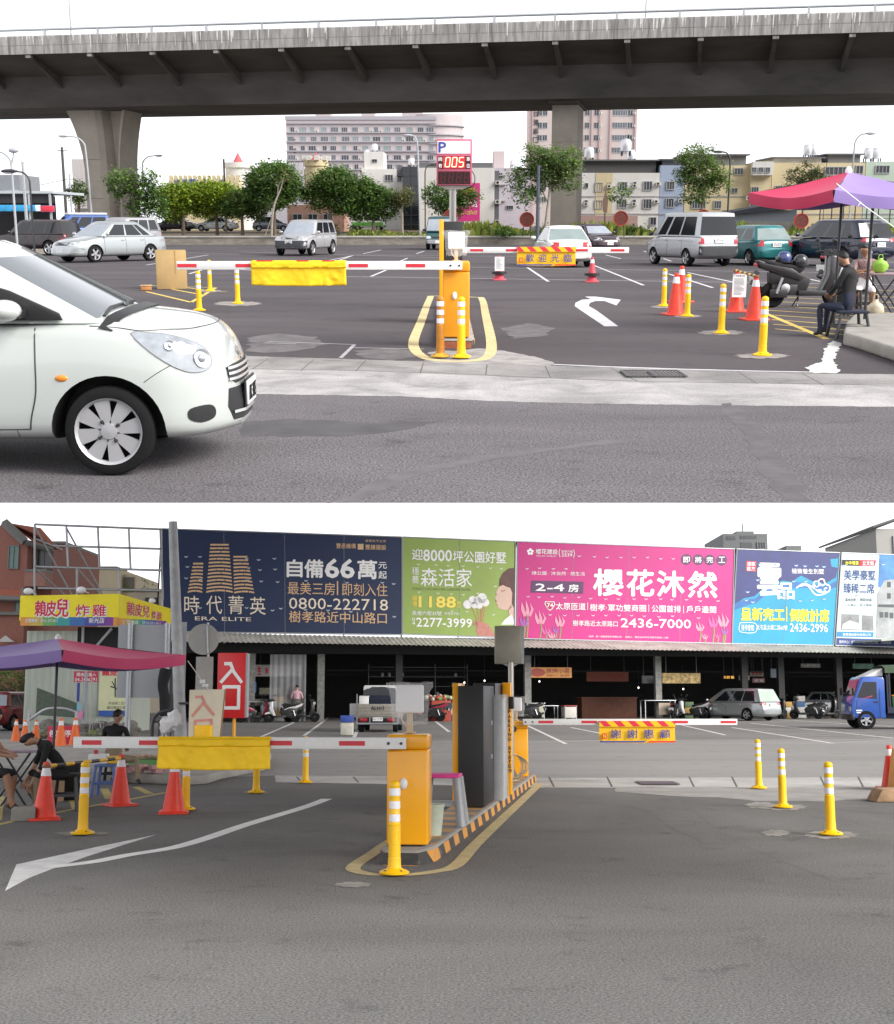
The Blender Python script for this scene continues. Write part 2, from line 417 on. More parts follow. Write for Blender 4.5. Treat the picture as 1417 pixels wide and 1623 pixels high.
def patch(tree,poly,theta,mat,off=.006,cuts=3):
 """lamp, grille or trim outline laid on the body from direction theta (0 = front, 180 = rear, -90 = right side)"""
 d=Vector((math.cos(R(theta)),math.sin(R(theta)),0));h=Vector((-math.sin(R(theta)),math.cos(R(theta)),0))
 bm=bmesh.new();vs=[bm.verts.new((a,z,0))for a,z in poly];bm.faces.new(vs)
 bmesh.ops.triangulate(bm,faces=bm.faces)
 for _ in range(cuts):bmesh.ops.subdivide_edges(bm,edges=[e for e in bm.edges if e.calc_length()>.05],cuts=1)
 bmesh.ops.triangulate(bm,faces=bm.faces)
 out=[];ok=[]
 for v in bm.verts:
  p=h*v.co.x+Vector((0,0,v.co.y))+d*6
  loc,nrm,_,_=tree.ray_cast(p,-d)
  ok.append(loc is not None);out.append((loc+d*off)if loc else p)
 mb=MB(mat);bm.verts.index_update()
 fs=[tuple(v.index for v in f.verts)for f in bm.faces if all(ok[v.index]for v in f.verts)and max((out[v.index]-out[f.verts[0].index]).length for v in f.verts)<.45]
 mb.add(out,fs);bm.free();return mb
def seam(tree,pts,theta,mb,r=.004):
 d=Vector((math.cos(R(theta)),math.sin(R(theta)),0));h=Vector((-math.sin(R(theta)),math.cos(R(theta)),0));q=[]
 for a,z,_ in smoothpts([(a,z,0)for a,z in pts],5):
  loc,*_=tree.ray_cast(h*a+Vector((0,0,z))+d*6,-d)
  if loc:q.append(loc)
 if len(q)>1:mb.tube(q,r,n=5)
def wheel(parent,ax,sy,sp,rim_mat,spokes=5,hub=None):
 r=sp['R'];w_=sp.get('tw',.19);y=sy*(sp['W']/2-w_/2-.015)
 M=Matrix.Rotation(R(90)if sy<0 else R(-90),4,'X')
 k=sp.get('rim',.68)
 key=(r,w_,k,spokes,rim_mat.name)
 if key not in WHEELS:
  t=MB(rubber).lathe([(r*k,-w_/2),(r*.86,-w_/2),(r*.97,-w_*.42),(r,-w_*.25),(r,w_*.25),(r*.97,w_*.42),(r*.86,w_/2),(r*k*1.02,w_/2-.004),(r*k,w_/2-.02),(r*k,-w_/2)],n=36,cap=False)
  q=MB(rim_mat).lathe([(r*k*.91,w_/2-.03),(r*k*.97,w_/2-.004),(r*k*1.005,w_/2+.001),(r*k*.99,w_/2-.03),(r*k*.93,-w_*.3)],n=40,cap=False)
  q.m(rubber).lathe([(r*k*.95,w_/2-.085),(.001,w_/2-.08)],n=30,cap=False)
  q.m(rim_mat)
  for s_ in range(spokes):
   a=2*math.pi*s_/spokes+.2;T=Matrix.Rotation(a,4,'Z')
   wi=r*k*(.5 if spokes<7 else.25);wo=wi*(.62 if spokes<7 else 2.0)
   q.prism([(r*k*.12,-wi*.42),(r*k*.95,-wo*.5),(r*k*.95,wo*.5),(r*k*.12,wi*.42)],.022,M=T@Matrix.Translation((0,0,w_/2-.042)))
  q.lathe([(r*k*.26,w_/2-.04),(r*k*.24,w_/2-.012),(.001,w_/2-.006)],n=20)
  q.m(dark_metal)
  for s_ in range(4 if spokes>6 else 5):
   a=2*math.pi*s_/(4 if spokes>6 else 5)+.6;q.lathe([(.013,w_/2-.03),(.012,w_/2-.009),(.001,w_/2-.006)],c=(r*k*.34*math.cos(a),r*k*.34*math.sin(a),0),n=8)
  to=t.build('tyre',smooth=40);ro=q.build('rim',smooth=40);TOPS.pop();TOPS.pop()
  WHEELS[key]=(to.data,ro.data);bpy.data.objects.remove(to);bpy.data.objects.remove(ro)
 tm,rm=WHEELS[key]
 a=bpy.data.objects.new('wheel',tm);COL.objects.link(a);a.parent=parent;a.matrix_local=Matrix.Translation((ax,y,r))@M
 b=bpy.data.objects.new('rim',rm);COL.objects.link(b);b.parent=a
 return a
WHEELS={};SHELLS={}
def obj(name,me,parent):
 o=bpy.data.objects.new(name,me);COL.objects.link(o);o.parent=parent;return o
def rect(y0,y1,z0,z1):return[(y0,z0),(y1,z0),(y1,z1),(y0,z1)]
def car(name,label,cat,loc,rz,spec,paint,group=None,plate=None,glass=None,rear_glass=None,spokes=5,detail=True,lower=None,rim_mat=None):
 sp=SPECS[spec];t=thing(name,label,cat,loc,rz,group)
 key=(spec,paint.name)
 if key not in SHELLS:SHELLS[key]=body_shell(sp,paint,black_plastic)
 me,tree=SHELLS[key];obj('body',me,t)
 gm={'ws':glass or glass_dark,'w':glass_dark,'rw':rear_glass or glass or glass_dark}
 shell,gl=greenhouse(sp,paint,gm)
 shell.build('roof',t,smooth=50)
 for(k,_),mb in gl.items():mb.build({'ws':'windshield','rw':'rear_window','w':'side_window'}[k],t,smooth=50)
 for ax in sp['axles']:
  for sy in(-1,1):wheel(t,ax,sy,sp,rim_mat or alloy,spokes)
 f=sp['lights']
 y0,y1,z0,z1=f['head']
 for s_ in(-1,1):
  q=[(s_*y0,z0+.02),(s_*y1,z0),(s_*y1*1.0,z1),(s_*(y0+.06),z1-.015)]
  hl=patch(tree,q if s_>0 else q[::-1],0,lamp_clear,.008);hl.build('headlight',t,smooth=50)
  y2,y3,z2,z3=f['tail'];q=[(s_*y2,z2),(s_*y3,z2+.01),(s_*y3,z3),(s_*y2,z3-.01)]
  patch(tree,q,180,lamp_red,.01).build('taillight',t,smooth=50)
 gy,g0,g1=f['grille'];patch(tree,[(-gy,g0),(gy,g0),(gy*1.08,g1),(-gy*1.08,g1)],0,black_plastic,.006).build('grille',t,smooth=50)
 for th,nm in((0,'bumper'),(180,'bumper')):
  b0,b1=f.get('bump',(.30,.50));wq=sp['W']/2*.93
  mt=lower or paint
  patch(tree,[(-wq,b0),(0,b0-.015),(wq,b0),(wq,b1),(0,b1+.01),(-wq,b1)],th,mt,.028,4).build(nm,t,smooth=50)
  d=1 if th==0 else-1
  c,*_=tree.ray_cast(Vector((d*6,0,f['plate'][0 if th==0 else 1])),Vector((-d,0,0)))
  if c is None:continue
  zz=c.z;X=c.x+d*.036
  MB(plate_white).box((X,0,zz),(.012,.36,.16)).build('licence_plate',t)
  if plate:MB(ink_black).text(plate,(X+d*.007,-d*.155,zz-.05),(0,d*.31,0),(0,0,.10)).build('lettering',t)
 for s_ in(-1,1):
  x=sp['gh']['xf0']-.22
  MB(paint if not sp.get('dark_mirror')else black_plastic).blob((x,s_*(sp['W']/2+.07),sp['gh']['zb']+.08),(.055,.10,.07)).build('door_mirror',t,smooth=60)
  sm=MB(black_plastic);th=90*s_
  for xd in sp['doors']:
   a=xd*(-1 if s_>0 else 1);seam(tree,[(a,sp['gh']['zb']-.06),(a,.62),(a,.36)],th,sm,.006)
  if sm.v:sm.build('door_seam',t)
  hd=MB(chrome if spec in('mpv',)else paint)
  for xd in sp['doors'][1:]:
   c,*_=tree.ray_cast(Vector((xd+.14,s_*4,sp['gh']['zb']-.13)),Vector((0,-s_,0)))
   if c:hd.box((c.x,c.y+s_*.012,c.z),(.17,.03,.03))
  if hd.v:hd.build('door_handle',t,bevel=.006)
 return t,tree
SPECS={'sedan':dict(W=1.70,R=.30,arch=.345,axles=(1.28,-1.27),zb=[(-2.2,.30),(-1.9,.2),(1.9,.19),(2.2,.24)],top=[(-2.22,.60),(-2.18,.84),(-2.05,.95),(-1.6,.98),(-1.3,.96),(.9,.95),(1.3,.90),(1.8,.80),(2.08,.68),(2.18,.52)],plan=[(-2.22,.60),(-2.1,.73),(-1.8,.81),(-1,.845),(1,.845),(1.6,.81),(1.95,.72),(2.18,.50)],crown=[(-2.2,.06),(-1.6,.06),(-1.2,.04),(.8,.04),(1.2,.06),(2.18,.06)],gh=dict(xf0=1.02,xf1=.28,xr1=-.92,xr0=-1.68,zb=.91,zr=1.39,w0=.775,w1=.57),sides=[(.02,0),(.10,1),(.42,0),(.45,1),(.74,0),(.76,1),(.90,0),(.98,0)],doors=(.86,-.12,-1.02),lights=dict(head=(.42,.80,.58,.73),tail=(.42,.80,.70,.88),grille=(.33,.60,.70),plate=(.42,.62),bump=(.33,.50))),'hatch':dict(W=1.65,R=.29,arch=.335,axles=(1.22,-1.22),zb=[(-1.85,.32),(-1.6,.2),(1.6,.19),(1.95,.24)],top=[(-1.82,.62),(-1.78,.88),(-1.65,.96),(.9,.94),(1.3,.86),(1.7,.74),(1.9,.56)],plan=[(-1.82,.60),(-1.68,.74),(-1.3,.81),(1,.82),(1.5,.77),(1.75,.66),(1.92,.42)],crown=[(-1.8,.05),(-1.2,.03),(.8,.04),(1.2,.07),(1.9,.07)],gh=dict(xf0=1.1,xf1=.25,xr1=-1.28,xr0=-1.66,zb=.90,zr=1.40,w0=.755,w1=.555),sides=[(.02,0),(.12,1),(.56,0),(.60,1),(.90,0),(.98,0)],doors=(.8,-.45),lights=dict(head=(.38,.76,.60,.76),tail=(.50,.80,.70,.92),grille=(.25,.56,.62),plate=(.40,.76),bump=(.32,.52))),'suv':dict(W=1.77,R=.345,arch=.40,axles=(1.31,-1.31),zb=[(-2.2,.42),(-1.9,.30),(1.9,.29),(2.2,.36)],top=[(-2.2,.70),(-2.17,.98),(-2.08,1.05),(.8,1.04),(1.3,1.0),(1.85,.93),(2.1,.84),(2.17,.6)],plan=[(-2.2,.70),(-2.05,.82),(-1.7,.87),(1.4,.88),(1.85,.84),(2.08,.74),(2.17,.60)],crown=[(-2.2,.05),(.8,.04),(1.3,.06),(2.17,.05)],gh=dict(xf0=1.02,xf1=.38,xr1=-1.88,xr0=-2.06,zb=1.0,zr=1.61,w0=.82,w1=.66),sides=[(.02,0),(.08,1),(.36,0),(.39,1),(.66,0),(.70,1),(.93,0),(.98,0)],doors=(.85,-.12,-1.1),lights=dict(head=(.48,.84,.74,.90),tail=(.66,.87,.72,1.0),grille=(.40,.76,.88),plate=(.66,.84),bump=(.40,.70))),'modern_suv':dict(W=1.82,R=.35,arch=.40,axles=(1.33,-1.34),zb=[(-2.3,.42),(-1.9,.27),(1.9,.26),(2.3,.34)],top=[(-2.3,.72),(-2.26,1.02),(-2.1,1.10),(-1.2,1.08),(.8,1.03),(1.35,.98),(1.95,.88),(2.25,.72),(2.32,.55)],plan=[(-2.3,.66),(-2.1,.82),(-1.7,.89),(1.4,.90),(1.9,.84),(2.18,.68),(2.32,.45)],crown=[(-2.3,.05),(.8,.05),(1.3,.07),(2.3,.06)],gh=dict(xf0=1.15,xf1=.32,xr1=-1.75,xr0=-2.14,zb=1.03,zr=1.60,w0=.83,w1=.63),sides=[(.02,0),(.12,1),(.42,0),(.45,1),(.70,0),(.73,1),(.88,0),(.98,0)],doors=(.85,-.12,-1.1),lights=dict(head=(.45,.82,.68,.84),tail=(.40,.88,.90,1.02),grille=(.38,.5,.8),plate=(.5,.80),bump=(.40,.62))),'mpv':dict(W=1.77,R=.31,arch=.355,axles=(1.38,-1.40),zb=[(-2.35,.34),(-2,.2),(1.9,.19),(2.3,.26)],top=[(-2.32,.66),(-2.28,.92),(-2.16,.99),(.9,.96),(1.4,.89),(2.0,.74),(2.24,.54)],plan=[(-2.32,.66),(-2.15,.79),(-1.7,.865),(1.2,.88),(1.7,.83),(2.05,.70),(2.24,.45)],crown=[(-2.3,.05),(.8,.04),(1.3,.07),(2.24,.07)],gh=dict(xf0=1.32,xf1=.35,xr1=-1.92,xr0=-2.20,zb=.94,zr=1.56,w0=.80,w1=.61),sides=[(.02,0),(.13,1),(.40,0),(.42,1),(.66,0),(.68,1),(.92,0),(.98,0)],doors=(.95,-.05,-1.1),lights=dict(head=(.40,.80,.60,.78),tail=(.44,.86,.80,.98),grille=(.34,.56,.66),plate=(.42,.78),bump=(.34,.56))),'van':dict(W=1.70,R=.31,arch=.355,axles=(1.30,-1.25),zb=[(-2.2,.40),(-1.9,.27),(1.9,.26),(2.2,.32)],top=[(-2.15,.72),(-2.13,1.04),(-2.08,1.10),(1.1,1.08),(1.5,1.02),(2.0,.88),(2.16,.62)],plan=[(-2.15,.74),(-2.05,.82),(-1.7,.845),(1.5,.845),(1.9,.79),(2.08,.68),(2.16,.5)],crown=[(-2.15,.03),(1,.03),(1.5,.06),(2.16,.06)],gh=dict(xf0=1.55,xf1=.75,xr1=-1.98,xr0=-2.08,zb=1.05,zr=1.86,w0=.805,w1=.68,bow=.12),sides=[(.02,0),(.12,1),(.30,0),(.34,1),(.60,0),(.63,1),(.93,0),(.98,0)],doors=(1.1,.2,-.9),dark_mirror=1,lights=dict(head=(.42,.78,.66,.84),tail=(.60,.84,.80,1.03),grille=(.40,.66,.78),plate=(.46,.92),bump=(.42,.72))),'minivan':dict(W=1.6,R=.29,arch=.335,axles=(1.25,-1.2),zb=.30,top=[(-1.95,.68),(-1.93,1.0),(-1.88,1.05),(1.5,1.05),(1.8,1.0),(1.95,.85),(2.0,.6)],plan=[(-1.95,.72),(-1.85,.78),(1.6,.795),(1.85,.74),(2.0,.62)],crown=[(-2,.03),(2,.04)],gh=dict(xf0=1.80,xf1=1.38,xr1=-1.80,xr0=-1.88,zb=1.02,zr=1.80,w0=.765,w1=.66,bow=.08),sides=[(.02,0),(.05,1),(.28,0),(.31,1),(.60,0),(.63,1),(.94,0),(.98,0)],doors=(1.2,.3,-.9),dark_mirror=1,lights=dict(head=(.42,.72,.62,.78),tail=(.62,.78,.6,.85),grille=(.36,.64,.74),plate=(.45,.7),bump=(.36,.56))),'alto':dict(W=1.60,R=.287,arch=.362,rim=.745,tw=.17,n=44,axles=(1.18,-1.18),zb=[(-1.6,.3),(-1.2,.2),(1.45,.20),(1.72,.205),(1.95,.24)],top=[(-1.58,.66),(-1.54,.9),(-1.40,.97),(.6,1.0),(1.0,1.035),(1.2,1.035),(1.45,1.01),(1.62,.985),(1.74,.94),(1.82,.87),(1.88,.77),(1.925,.65),(1.945,.50)],plan=[(-1.58,.60),(-1.45,.70),(-1.1,.765),(-.6,.785),(.9,.79),(1.3,.795),(1.50,.785),(1.62,.745),(1.74,.66),(1.83,.55),(1.90,.41),(1.945,.26)],crown=[(-1.6,.05),(.8,.06),(1.05,.07),(1.4,.11),(1.65,.125),(1.945,.08)],tumble=.90,gh=dict(xf0=1.16,xf1=.28,xr1=-1.25,xr0=-1.5,zb=.965,zr=1.43,w0=.70,w1=.545,bow=.10),sides=[(.02,0),(.24,1),(.52,0),(.56,1),(.84,0),(.98,0)],doors=(.75,-.3),lights=dict(head=(.35,.7,.6,.8),tail=(.4,.72,.7,.95),grille=(.2,.5,.6),plate=(.40,.70),bump=(.3,.5))),}
# people
def person(label,loc,rz,J,cl,hair=True,group=None,hair_mat=None):
 """one continuous skinned body; materials follow the clothing, hair is a part of its own"""
 V=[];E=[];RAD=[];IDX={};BONE=[]
 def vert(n,p,r):IDX[n]=len(V);V.append(Vector(p));RAD.append(r);return IDX[n]
 def bone(a,b,m):E.append((IDX[a],IDX[b]));BONE.append((V[IDX[a]],V[IDX[b]],m,(RAD[IDX[a]]+RAD[IDX[b]])/2))
 g=lambda k:Vector(J[k])
 vert('pel',g('pel'),.125);vert('waist',g('pel').lerp(g('chest'),.5),.112);vert('chest',g('chest'),.122);vert('upper',g('chest').lerp(g('neck'),.5),.098);vert('collar',g('chest').lerp(g('neck'),.82),.062)
 vert('neck',g('neck'),.052);hd=g('head');vert('jaw',g('neck').lerp(hd,.55),.062);vert('head',hd,.092);up=(hd-g('neck')).normalized();vert('crown',hd+up*.085,.06)
 bone('pel','waist',cl['hip']);bone('waist','chest',cl['top']);bone('chest','upper',cl['top']);bone('upper','collar',cl['top']);bone('collar','neck',cl['skin']);bone('neck','jaw',cl['skin']);bone('jaw','head',cl['skin']);bone('head','crown',cl['skin'])
 fw=Vector(J.get('face',(0,-1,0))).normalized();sd=up.cross(fw)
 vert('nose',hd+fw*.10-up*.015,.016);bone('head','nose',cl['skin'])
 for s_,n in((1,'l'),(-1,'r')):
  vert('ear'+n,hd+sd*s_*.095,.02);bone('head','ear'+n,cl['skin'])
  sh,el,wr=g('sh'+n),g('el'+n),g('wr'+n)
  vert('sh'+n,sh,.062);vert('ua'+n,sh.lerp(el,.5),.052);vert('el'+n,el,.042);vert('fa'+n,el.lerp(wr,.5),.037);vert('wr'+n,wr,.027)
  bone('upper','sh'+n,cl['top']);bone('sh'+n,'ua'+n,cl['top']);bone('ua'+n,'el'+n,cl.get('sleeve',cl['skin']));bone('el'+n,'fa'+n,cl.get('fore',cl['skin']));bone('fa'+n,'wr'+n,cl.get('fore',cl['skin']))
  d=(wr-el).normalized();sidev=d.cross(Vector((0,.3,1))).normalized();dn=d.cross(sidev).normalized()
  palm=wr+d*.055;vert('palm'+n,palm,.026);bone('wr'+n,'palm'+n,cl['skin'])
  for i,(o,ln)in enumerate(((-.032,.062),(-.011,.075),(.011,.08),(.031,.066))):
   a=palm+sidev*o+d*.03;b=a+d*ln*.55+dn*.008;c=b+(d*.8+dn*.6).normalized()*ln*.45
   vert('f%s%da'%(n,i),a,.0095);vert('f%s%db'%(n,i),b,.0088);vert('f%s%dc'%(n,i),c,.0075)
   bone('palm'+n,'f%s%da'%(n,i),cl['skin']);bone('f%s%da'%(n,i),'f%s%db'%(n,i),cl['skin']);bone('f%s%db'%(n,i),'f%s%dc'%(n,i),cl['skin'])
  a=wr+d*.03-sidev*.035;vert('t'+n,a,.011);vert('tt'+n,a+d*.045-sidev*.015+dn*.015,.009);bone('palm'+n,'t'+n,cl['skin']);bone('t'+n,'tt'+n,cl['skin'])
  hp,kn,an=g('hip'+n),g('kn'+n),g('an'+n)
  vert('hip'+n,hp,.095);vert('th'+n,hp.lerp(kn,.5),.08);vert('kn'+n,kn,.058);vert('ca'+n,kn.lerp(an,.4),.054);vert('an'+n,an,.036)
  bone('pel','hip'+n,cl['hip']);bone('hip'+n,'th'+n,cl['hip']);bone('th'+n,'kn'+n,cl['hip']);bone('kn'+n,'ca'+n,cl.get('shin',cl['skin']));bone('ca'+n,'an'+n,cl.get('shin',cl['skin']))
  td=Vector(J.get('toe',(0,-1,0))).normalized()
  vert('heel'+n,an-td*.05+Vector((0,0,-.045)),.033);vert('foot'+n,an+td*.07+Vector((0,0,-.045)),.038);vert('toe'+n,an+td*.16+Vector((0,0,-.055)),.03)
  bone('an'+n,'heel'+n,cl['shoe']);bone('an'+n,'foot'+n,cl['shoe']);bone('foot'+n,'toe'+n,cl['shoe'])
 me=bpy.data.meshes.new('person');me.from_pydata([tuple(v)for v in V],E,[]);o=bpy.data.objects.new('person',me);COL.objects.link(o)
 o.modifiers.new('k','SKIN');sv=me.skin_vertices[0].data
 for i,r in enumerate(RAD):
  n=[k for k in IDX if IDX[k]==i][0]
  sv[i].radius=(r*(1.25 if n in('pel','waist','chest','upper')else 1),r*(.80 if n in('pel','waist','chest')else 1));sv[i].use_root=(i==0)
 q=o.modifiers.new('s','SUBSURF');q.levels=q.render_levels=1
 bpy.context.view_layer.update()
 m2=bpy.data.meshes.new_from_object(o.evaluated_get(bpy.context.evaluated_depsgraph_get()));bpy.data.objects.remove(o)
 ms=[]
 for b in BONE:
  if b[2]not in ms:ms.append(b[2])
 m2.materials.clear()
 for m in ms:m2.materials.append(m)
 for p in m2.polygons:
  best=9;c=p.center
  for a,b,m,r in BONE:
   ab=b-a;t=max(0,min(1,(c-a).dot(ab)/max(ab.length_squared,1e-9)));dd=(c-a-ab*t).length/max(r,.02)
   if dd<best:best=dd;p.material_index=ms.index(m)
  p.use_smooth=True
 m2.name='person'
 b=bpy.data.objects.new('person',m2);COL.objects.link(b);b.location=loc;b.rotation_euler=(0,0,R(rz));TOPS.append((b,W))
 tag(b,label,'person',group)
 ft_=MB(mk('eye_dark',(.02,.015,.012),.4))
 for s_ in(-1,1):ft_.blob(hd+fw*.083+up*.008+sd*s_*.034,(.014,.010,.008),8,5)
 ft_.m(mk('lip',(.30,.10,.08),.5)).blob(hd+fw*.080-up*.052,(.024,.012,.007),8,5);ft_.build('face',b,smooth=60)
 if hair:
  h=MB(hair_mat or mk('hair_black',(.012,.011,.012),.6,var=.3,scale=30));c=hd+up*.035-fw*.018
  Rm=Matrix(((*sd,0),(*(-fw),0),(*up,0),(0,0,0,1))).transposed()
  rows=[];nn=14
  vs=[];fs=[]
  for i in range(8):
   a=math.pi*.64*(1-i/7)
   for j in range(nn):
    qd=2*math.pi*j/nn;front=max(0,-math.sin(qd));aa=a*(1-.34*front)
    rr=1+random.uniform(-.03,.04)
    tk=1-.16*(1-i/7)**1.5;vs.append(Vector((.098*math.sin(aa)*math.cos(qd)*rr*tk,.107*math.sin(aa)*math.sin(qd)*rr*tk,.104*math.cos(aa)*rr)))
  for i in range(7):
   for j in range(nn):fs.append((i*nn+j,i*nn+(j+1)%nn,(i+1)*nn+(j+1)%nn,(i+1)*nn+j))
  h.add(vs,fs,Matrix.Translation(c)@Rm);h.build('hair',b,smooth=60)
 return b
skin=mk('skin',(.48,.26,.17),.5,var=.08);skin_tan=mk('skin_tan',(.33,.17,.10),.5,var=.08)
cloth_black=mk('cloth_black',(.012,.012,.014),.85,var=.25,scale=9);cloth_navy=mk('cloth_navy',(.014,.018,.04),.85,var=.25,scale=9)
cloth_pink=mk('cloth_pink',(.72,.42,.48),.8,var=.08,scale=14);cloth_grey=mk('cloth_grey_check',(.16,.155,.15),.85,var=.5,scale=40)
cloth_white=mk('cloth_white',(.7,.7,.7),.8,var=.1);cloth_khaki=mk('cloth_khaki',(.26,.20,.13),.85,var=.15);shoe_dark=mk('shoe_dark',(.03,.03,.03),.6,var=.2)
# trees and plants
LEAF={}
def leafmats(kind):
 if kind not in LEAF:
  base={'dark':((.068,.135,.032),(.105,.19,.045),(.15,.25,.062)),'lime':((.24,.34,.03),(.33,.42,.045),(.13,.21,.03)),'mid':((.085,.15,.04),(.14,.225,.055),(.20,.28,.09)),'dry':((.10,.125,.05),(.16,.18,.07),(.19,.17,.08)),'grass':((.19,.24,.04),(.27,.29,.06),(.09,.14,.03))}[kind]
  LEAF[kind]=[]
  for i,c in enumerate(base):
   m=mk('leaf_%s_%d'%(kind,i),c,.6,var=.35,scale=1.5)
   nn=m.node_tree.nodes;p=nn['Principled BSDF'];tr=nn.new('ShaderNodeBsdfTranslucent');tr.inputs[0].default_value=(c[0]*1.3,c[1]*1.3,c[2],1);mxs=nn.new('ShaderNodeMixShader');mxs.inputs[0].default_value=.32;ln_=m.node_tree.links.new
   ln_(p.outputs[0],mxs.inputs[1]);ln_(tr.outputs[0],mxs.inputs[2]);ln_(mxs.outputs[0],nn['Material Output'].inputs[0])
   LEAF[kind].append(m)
 return LEAF[kind]
bark=mk('bark',(.13,.10,.075),.9,var=.35,scale=8,bump=.4);bark_pale=mk('bark_pale',(.30,.26,.21),.9,var=.3,scale=8)
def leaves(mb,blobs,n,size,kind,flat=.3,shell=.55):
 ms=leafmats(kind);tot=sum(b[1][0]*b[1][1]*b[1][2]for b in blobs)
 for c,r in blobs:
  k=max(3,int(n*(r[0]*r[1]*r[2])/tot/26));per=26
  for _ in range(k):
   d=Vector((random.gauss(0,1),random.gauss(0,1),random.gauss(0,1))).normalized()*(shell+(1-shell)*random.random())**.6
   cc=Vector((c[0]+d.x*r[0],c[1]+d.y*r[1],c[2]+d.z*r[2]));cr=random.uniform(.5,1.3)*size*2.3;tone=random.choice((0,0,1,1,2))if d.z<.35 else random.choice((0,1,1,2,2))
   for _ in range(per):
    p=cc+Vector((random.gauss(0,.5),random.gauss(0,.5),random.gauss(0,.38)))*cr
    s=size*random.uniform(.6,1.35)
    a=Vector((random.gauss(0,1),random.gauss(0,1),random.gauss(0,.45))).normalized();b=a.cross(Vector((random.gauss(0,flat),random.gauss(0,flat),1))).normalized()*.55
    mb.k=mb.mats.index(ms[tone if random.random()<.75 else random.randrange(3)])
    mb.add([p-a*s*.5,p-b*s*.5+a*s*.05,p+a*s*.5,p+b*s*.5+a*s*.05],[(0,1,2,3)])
def tree(name,label,base,trunk,blobs,n,size,kind,group=None,r0=.16,bm=None,cat='tree',limbs=5,shell=.5):
 t=thing(name,label,cat,base,0,group);tr=MB(bm or bark)
 pts=smoothpts([Vector(p)for p in trunk],4);k=len(pts)
 tr.tube(pts,[r0*(1-.6*i/(k-1))for i in range(k)],9)
 for i,(c,r)in enumerate(blobs):
  for _ in range(max(1,limbs//len(blobs)+1)):
   st=pts[random.randrange(int(k*.45),k)];e=Vector(c)+Vector((random.uniform(-.7,.7)*r[0],random.uniform(-.7,.7)*r[1],random.uniform(-.5,.6)*r[2]))
   m_=st.lerp(e,.5)+Vector((random.uniform(-.2,.2),random.uniform(-.2,.2),.15*r[2]))
   tr.tube(smoothpts([st,m_,e],4),[r0*.42*(1-.08*j)for j in range(9)],6)
 tr.build('trunk',t,smooth=60)
 cr=MB();[cr.m(q)for q in leafmats(kind)]
 leaves(cr,blobs,int(n*4.2),size*.66,kind,shell=shell);cr.build('crown',t)
 return t
# street furniture
def bollard_mesh(t,y_mat,h=.71,base_mat=None):
 k=h/.71;b=MB(y_mat)
 prof=[(.058*k,.03),(.052*k,.06),(.050*k,.12*k)]
 z=.12
 while z<.36:prof+=[(.0495*k,z*k),(.0475*k,(z+.006)*k),(.0475*k,(z+.012)*k),(.0495*k,(z+.018)*k)];z+=.018
 prof+=[(.043*k,.38*k),(.041*k,.66*k),(.043*k,.665*k),(.043*k,.685*k),(.034*k,.70*k),(.012*k,.71*k),(.0001,.711*k)]
 b.lathe(prof,n=20);b.build('post',t,smooth=50)
 bs=MB(base_mat or y_mat).lathe([(.115*k,0),(.118*k,.012),(.10*k,.022),(.068*k,.034),(.055*k,.045)],n=24);bs.m(dark_metal)
 for i in range(4):bs.lathe([(.011,.02),(.011,.03),(.0001,.031)],c=(.088*k*math.cos(i*1.571+.6),.088*k*math.sin(i*1.571+.6),0),n=8)
 bs.build('base',t,smooth=40)
 for z0 in(.395,.495,.595):
  MB(reflective).lathe([(.0435*k,z0*k),(.0450*k,(z0+.002)*k),(.0440*k,(z0+.056)*k),(.042*k,(z0+.058)*k)],n=20).build('reflective_band',t,smooth=30)
def cone_mesh(t,mat,h=.70,band=True,cap=True,base=.39,weight=False):
 k=h/.7;c=MB(mat)
 r=lambda z:.145+(.032-.145)*(z-.03)/.67
 c.lathe([(.158,.03),(.148,.036),(r(.06),.06),(r(.5),.5),(r(.66),.66),(r(.66)+.004,.665),(r(.69)+.004,.695),(.025,.70),(.022,.66)],n=24,M=Matrix.Scale(k,4));c.build('cone',t,smooth=40)
 MB(mat).box((0,0,.016*k),(base*k,base*k,.032*k),taper=.96).build('base',t,bevel=.012)
 if band:MB(reflective).lathe([(r(.53)+.001,.53),(r(.53)+.003,.531),(r(.635)+.003,.634),(r(.635)+.001,.635)],n=24,M=Matrix.Scale(k,4)).build('reflective_band',t,smooth=40)
 if weight:MB(black_plastic).lathe([(r(.2)+.002,.17),(r(.2)+.10,.18),(r(.2)+.10,.25),(r(.2)+.002,.26)],n=20,M=Matrix.Scale(k,4)).build('weight_ring',t,smooth=30)
def lamp_post(name,label,base,h,arm,d=1,r=.07,mat=None,lean=0,group=None,fork=False):
 t=thing(name,label,'street lamp',base,0,group);p=MB(mat or grey_paint)
 p.tube(smoothpts([(0,0,0),(lean*.5,0,h*.5),(lean,0,h*.86),(lean+d*arm*.12,0,h*.94),(lean+d*arm*.5,0,h*.99),(lean+d*arm,0,h)],5),[r*(1-.014*i)for i in range(26)],8);p.build('post',t,smooth=60)
 hd=MB(mat or grey_paint).blob((lean+d*(arm+.28),0,h+.02),(.38,.13,.09));hd.build('lamp_head',t,smooth=60)
 MB(lamp_clear).blob((lean+d*(arm+.32),0,h-.035),(.26,.10,.06)).build('lens',t,smooth=60)
 if fork:
  q=MB(mat or grey_paint).tube(smoothpts([(lean,0,h*.86),(lean-d*arm*.15,0,h*.95),(lean-d*arm*.2,0,h*1.0)],5),r*.6,7);q.blob((lean-d*arm*.2,0,h*1.01),(.25,.12,.12));q.build('second_arm',t,smooth=60)
 return t
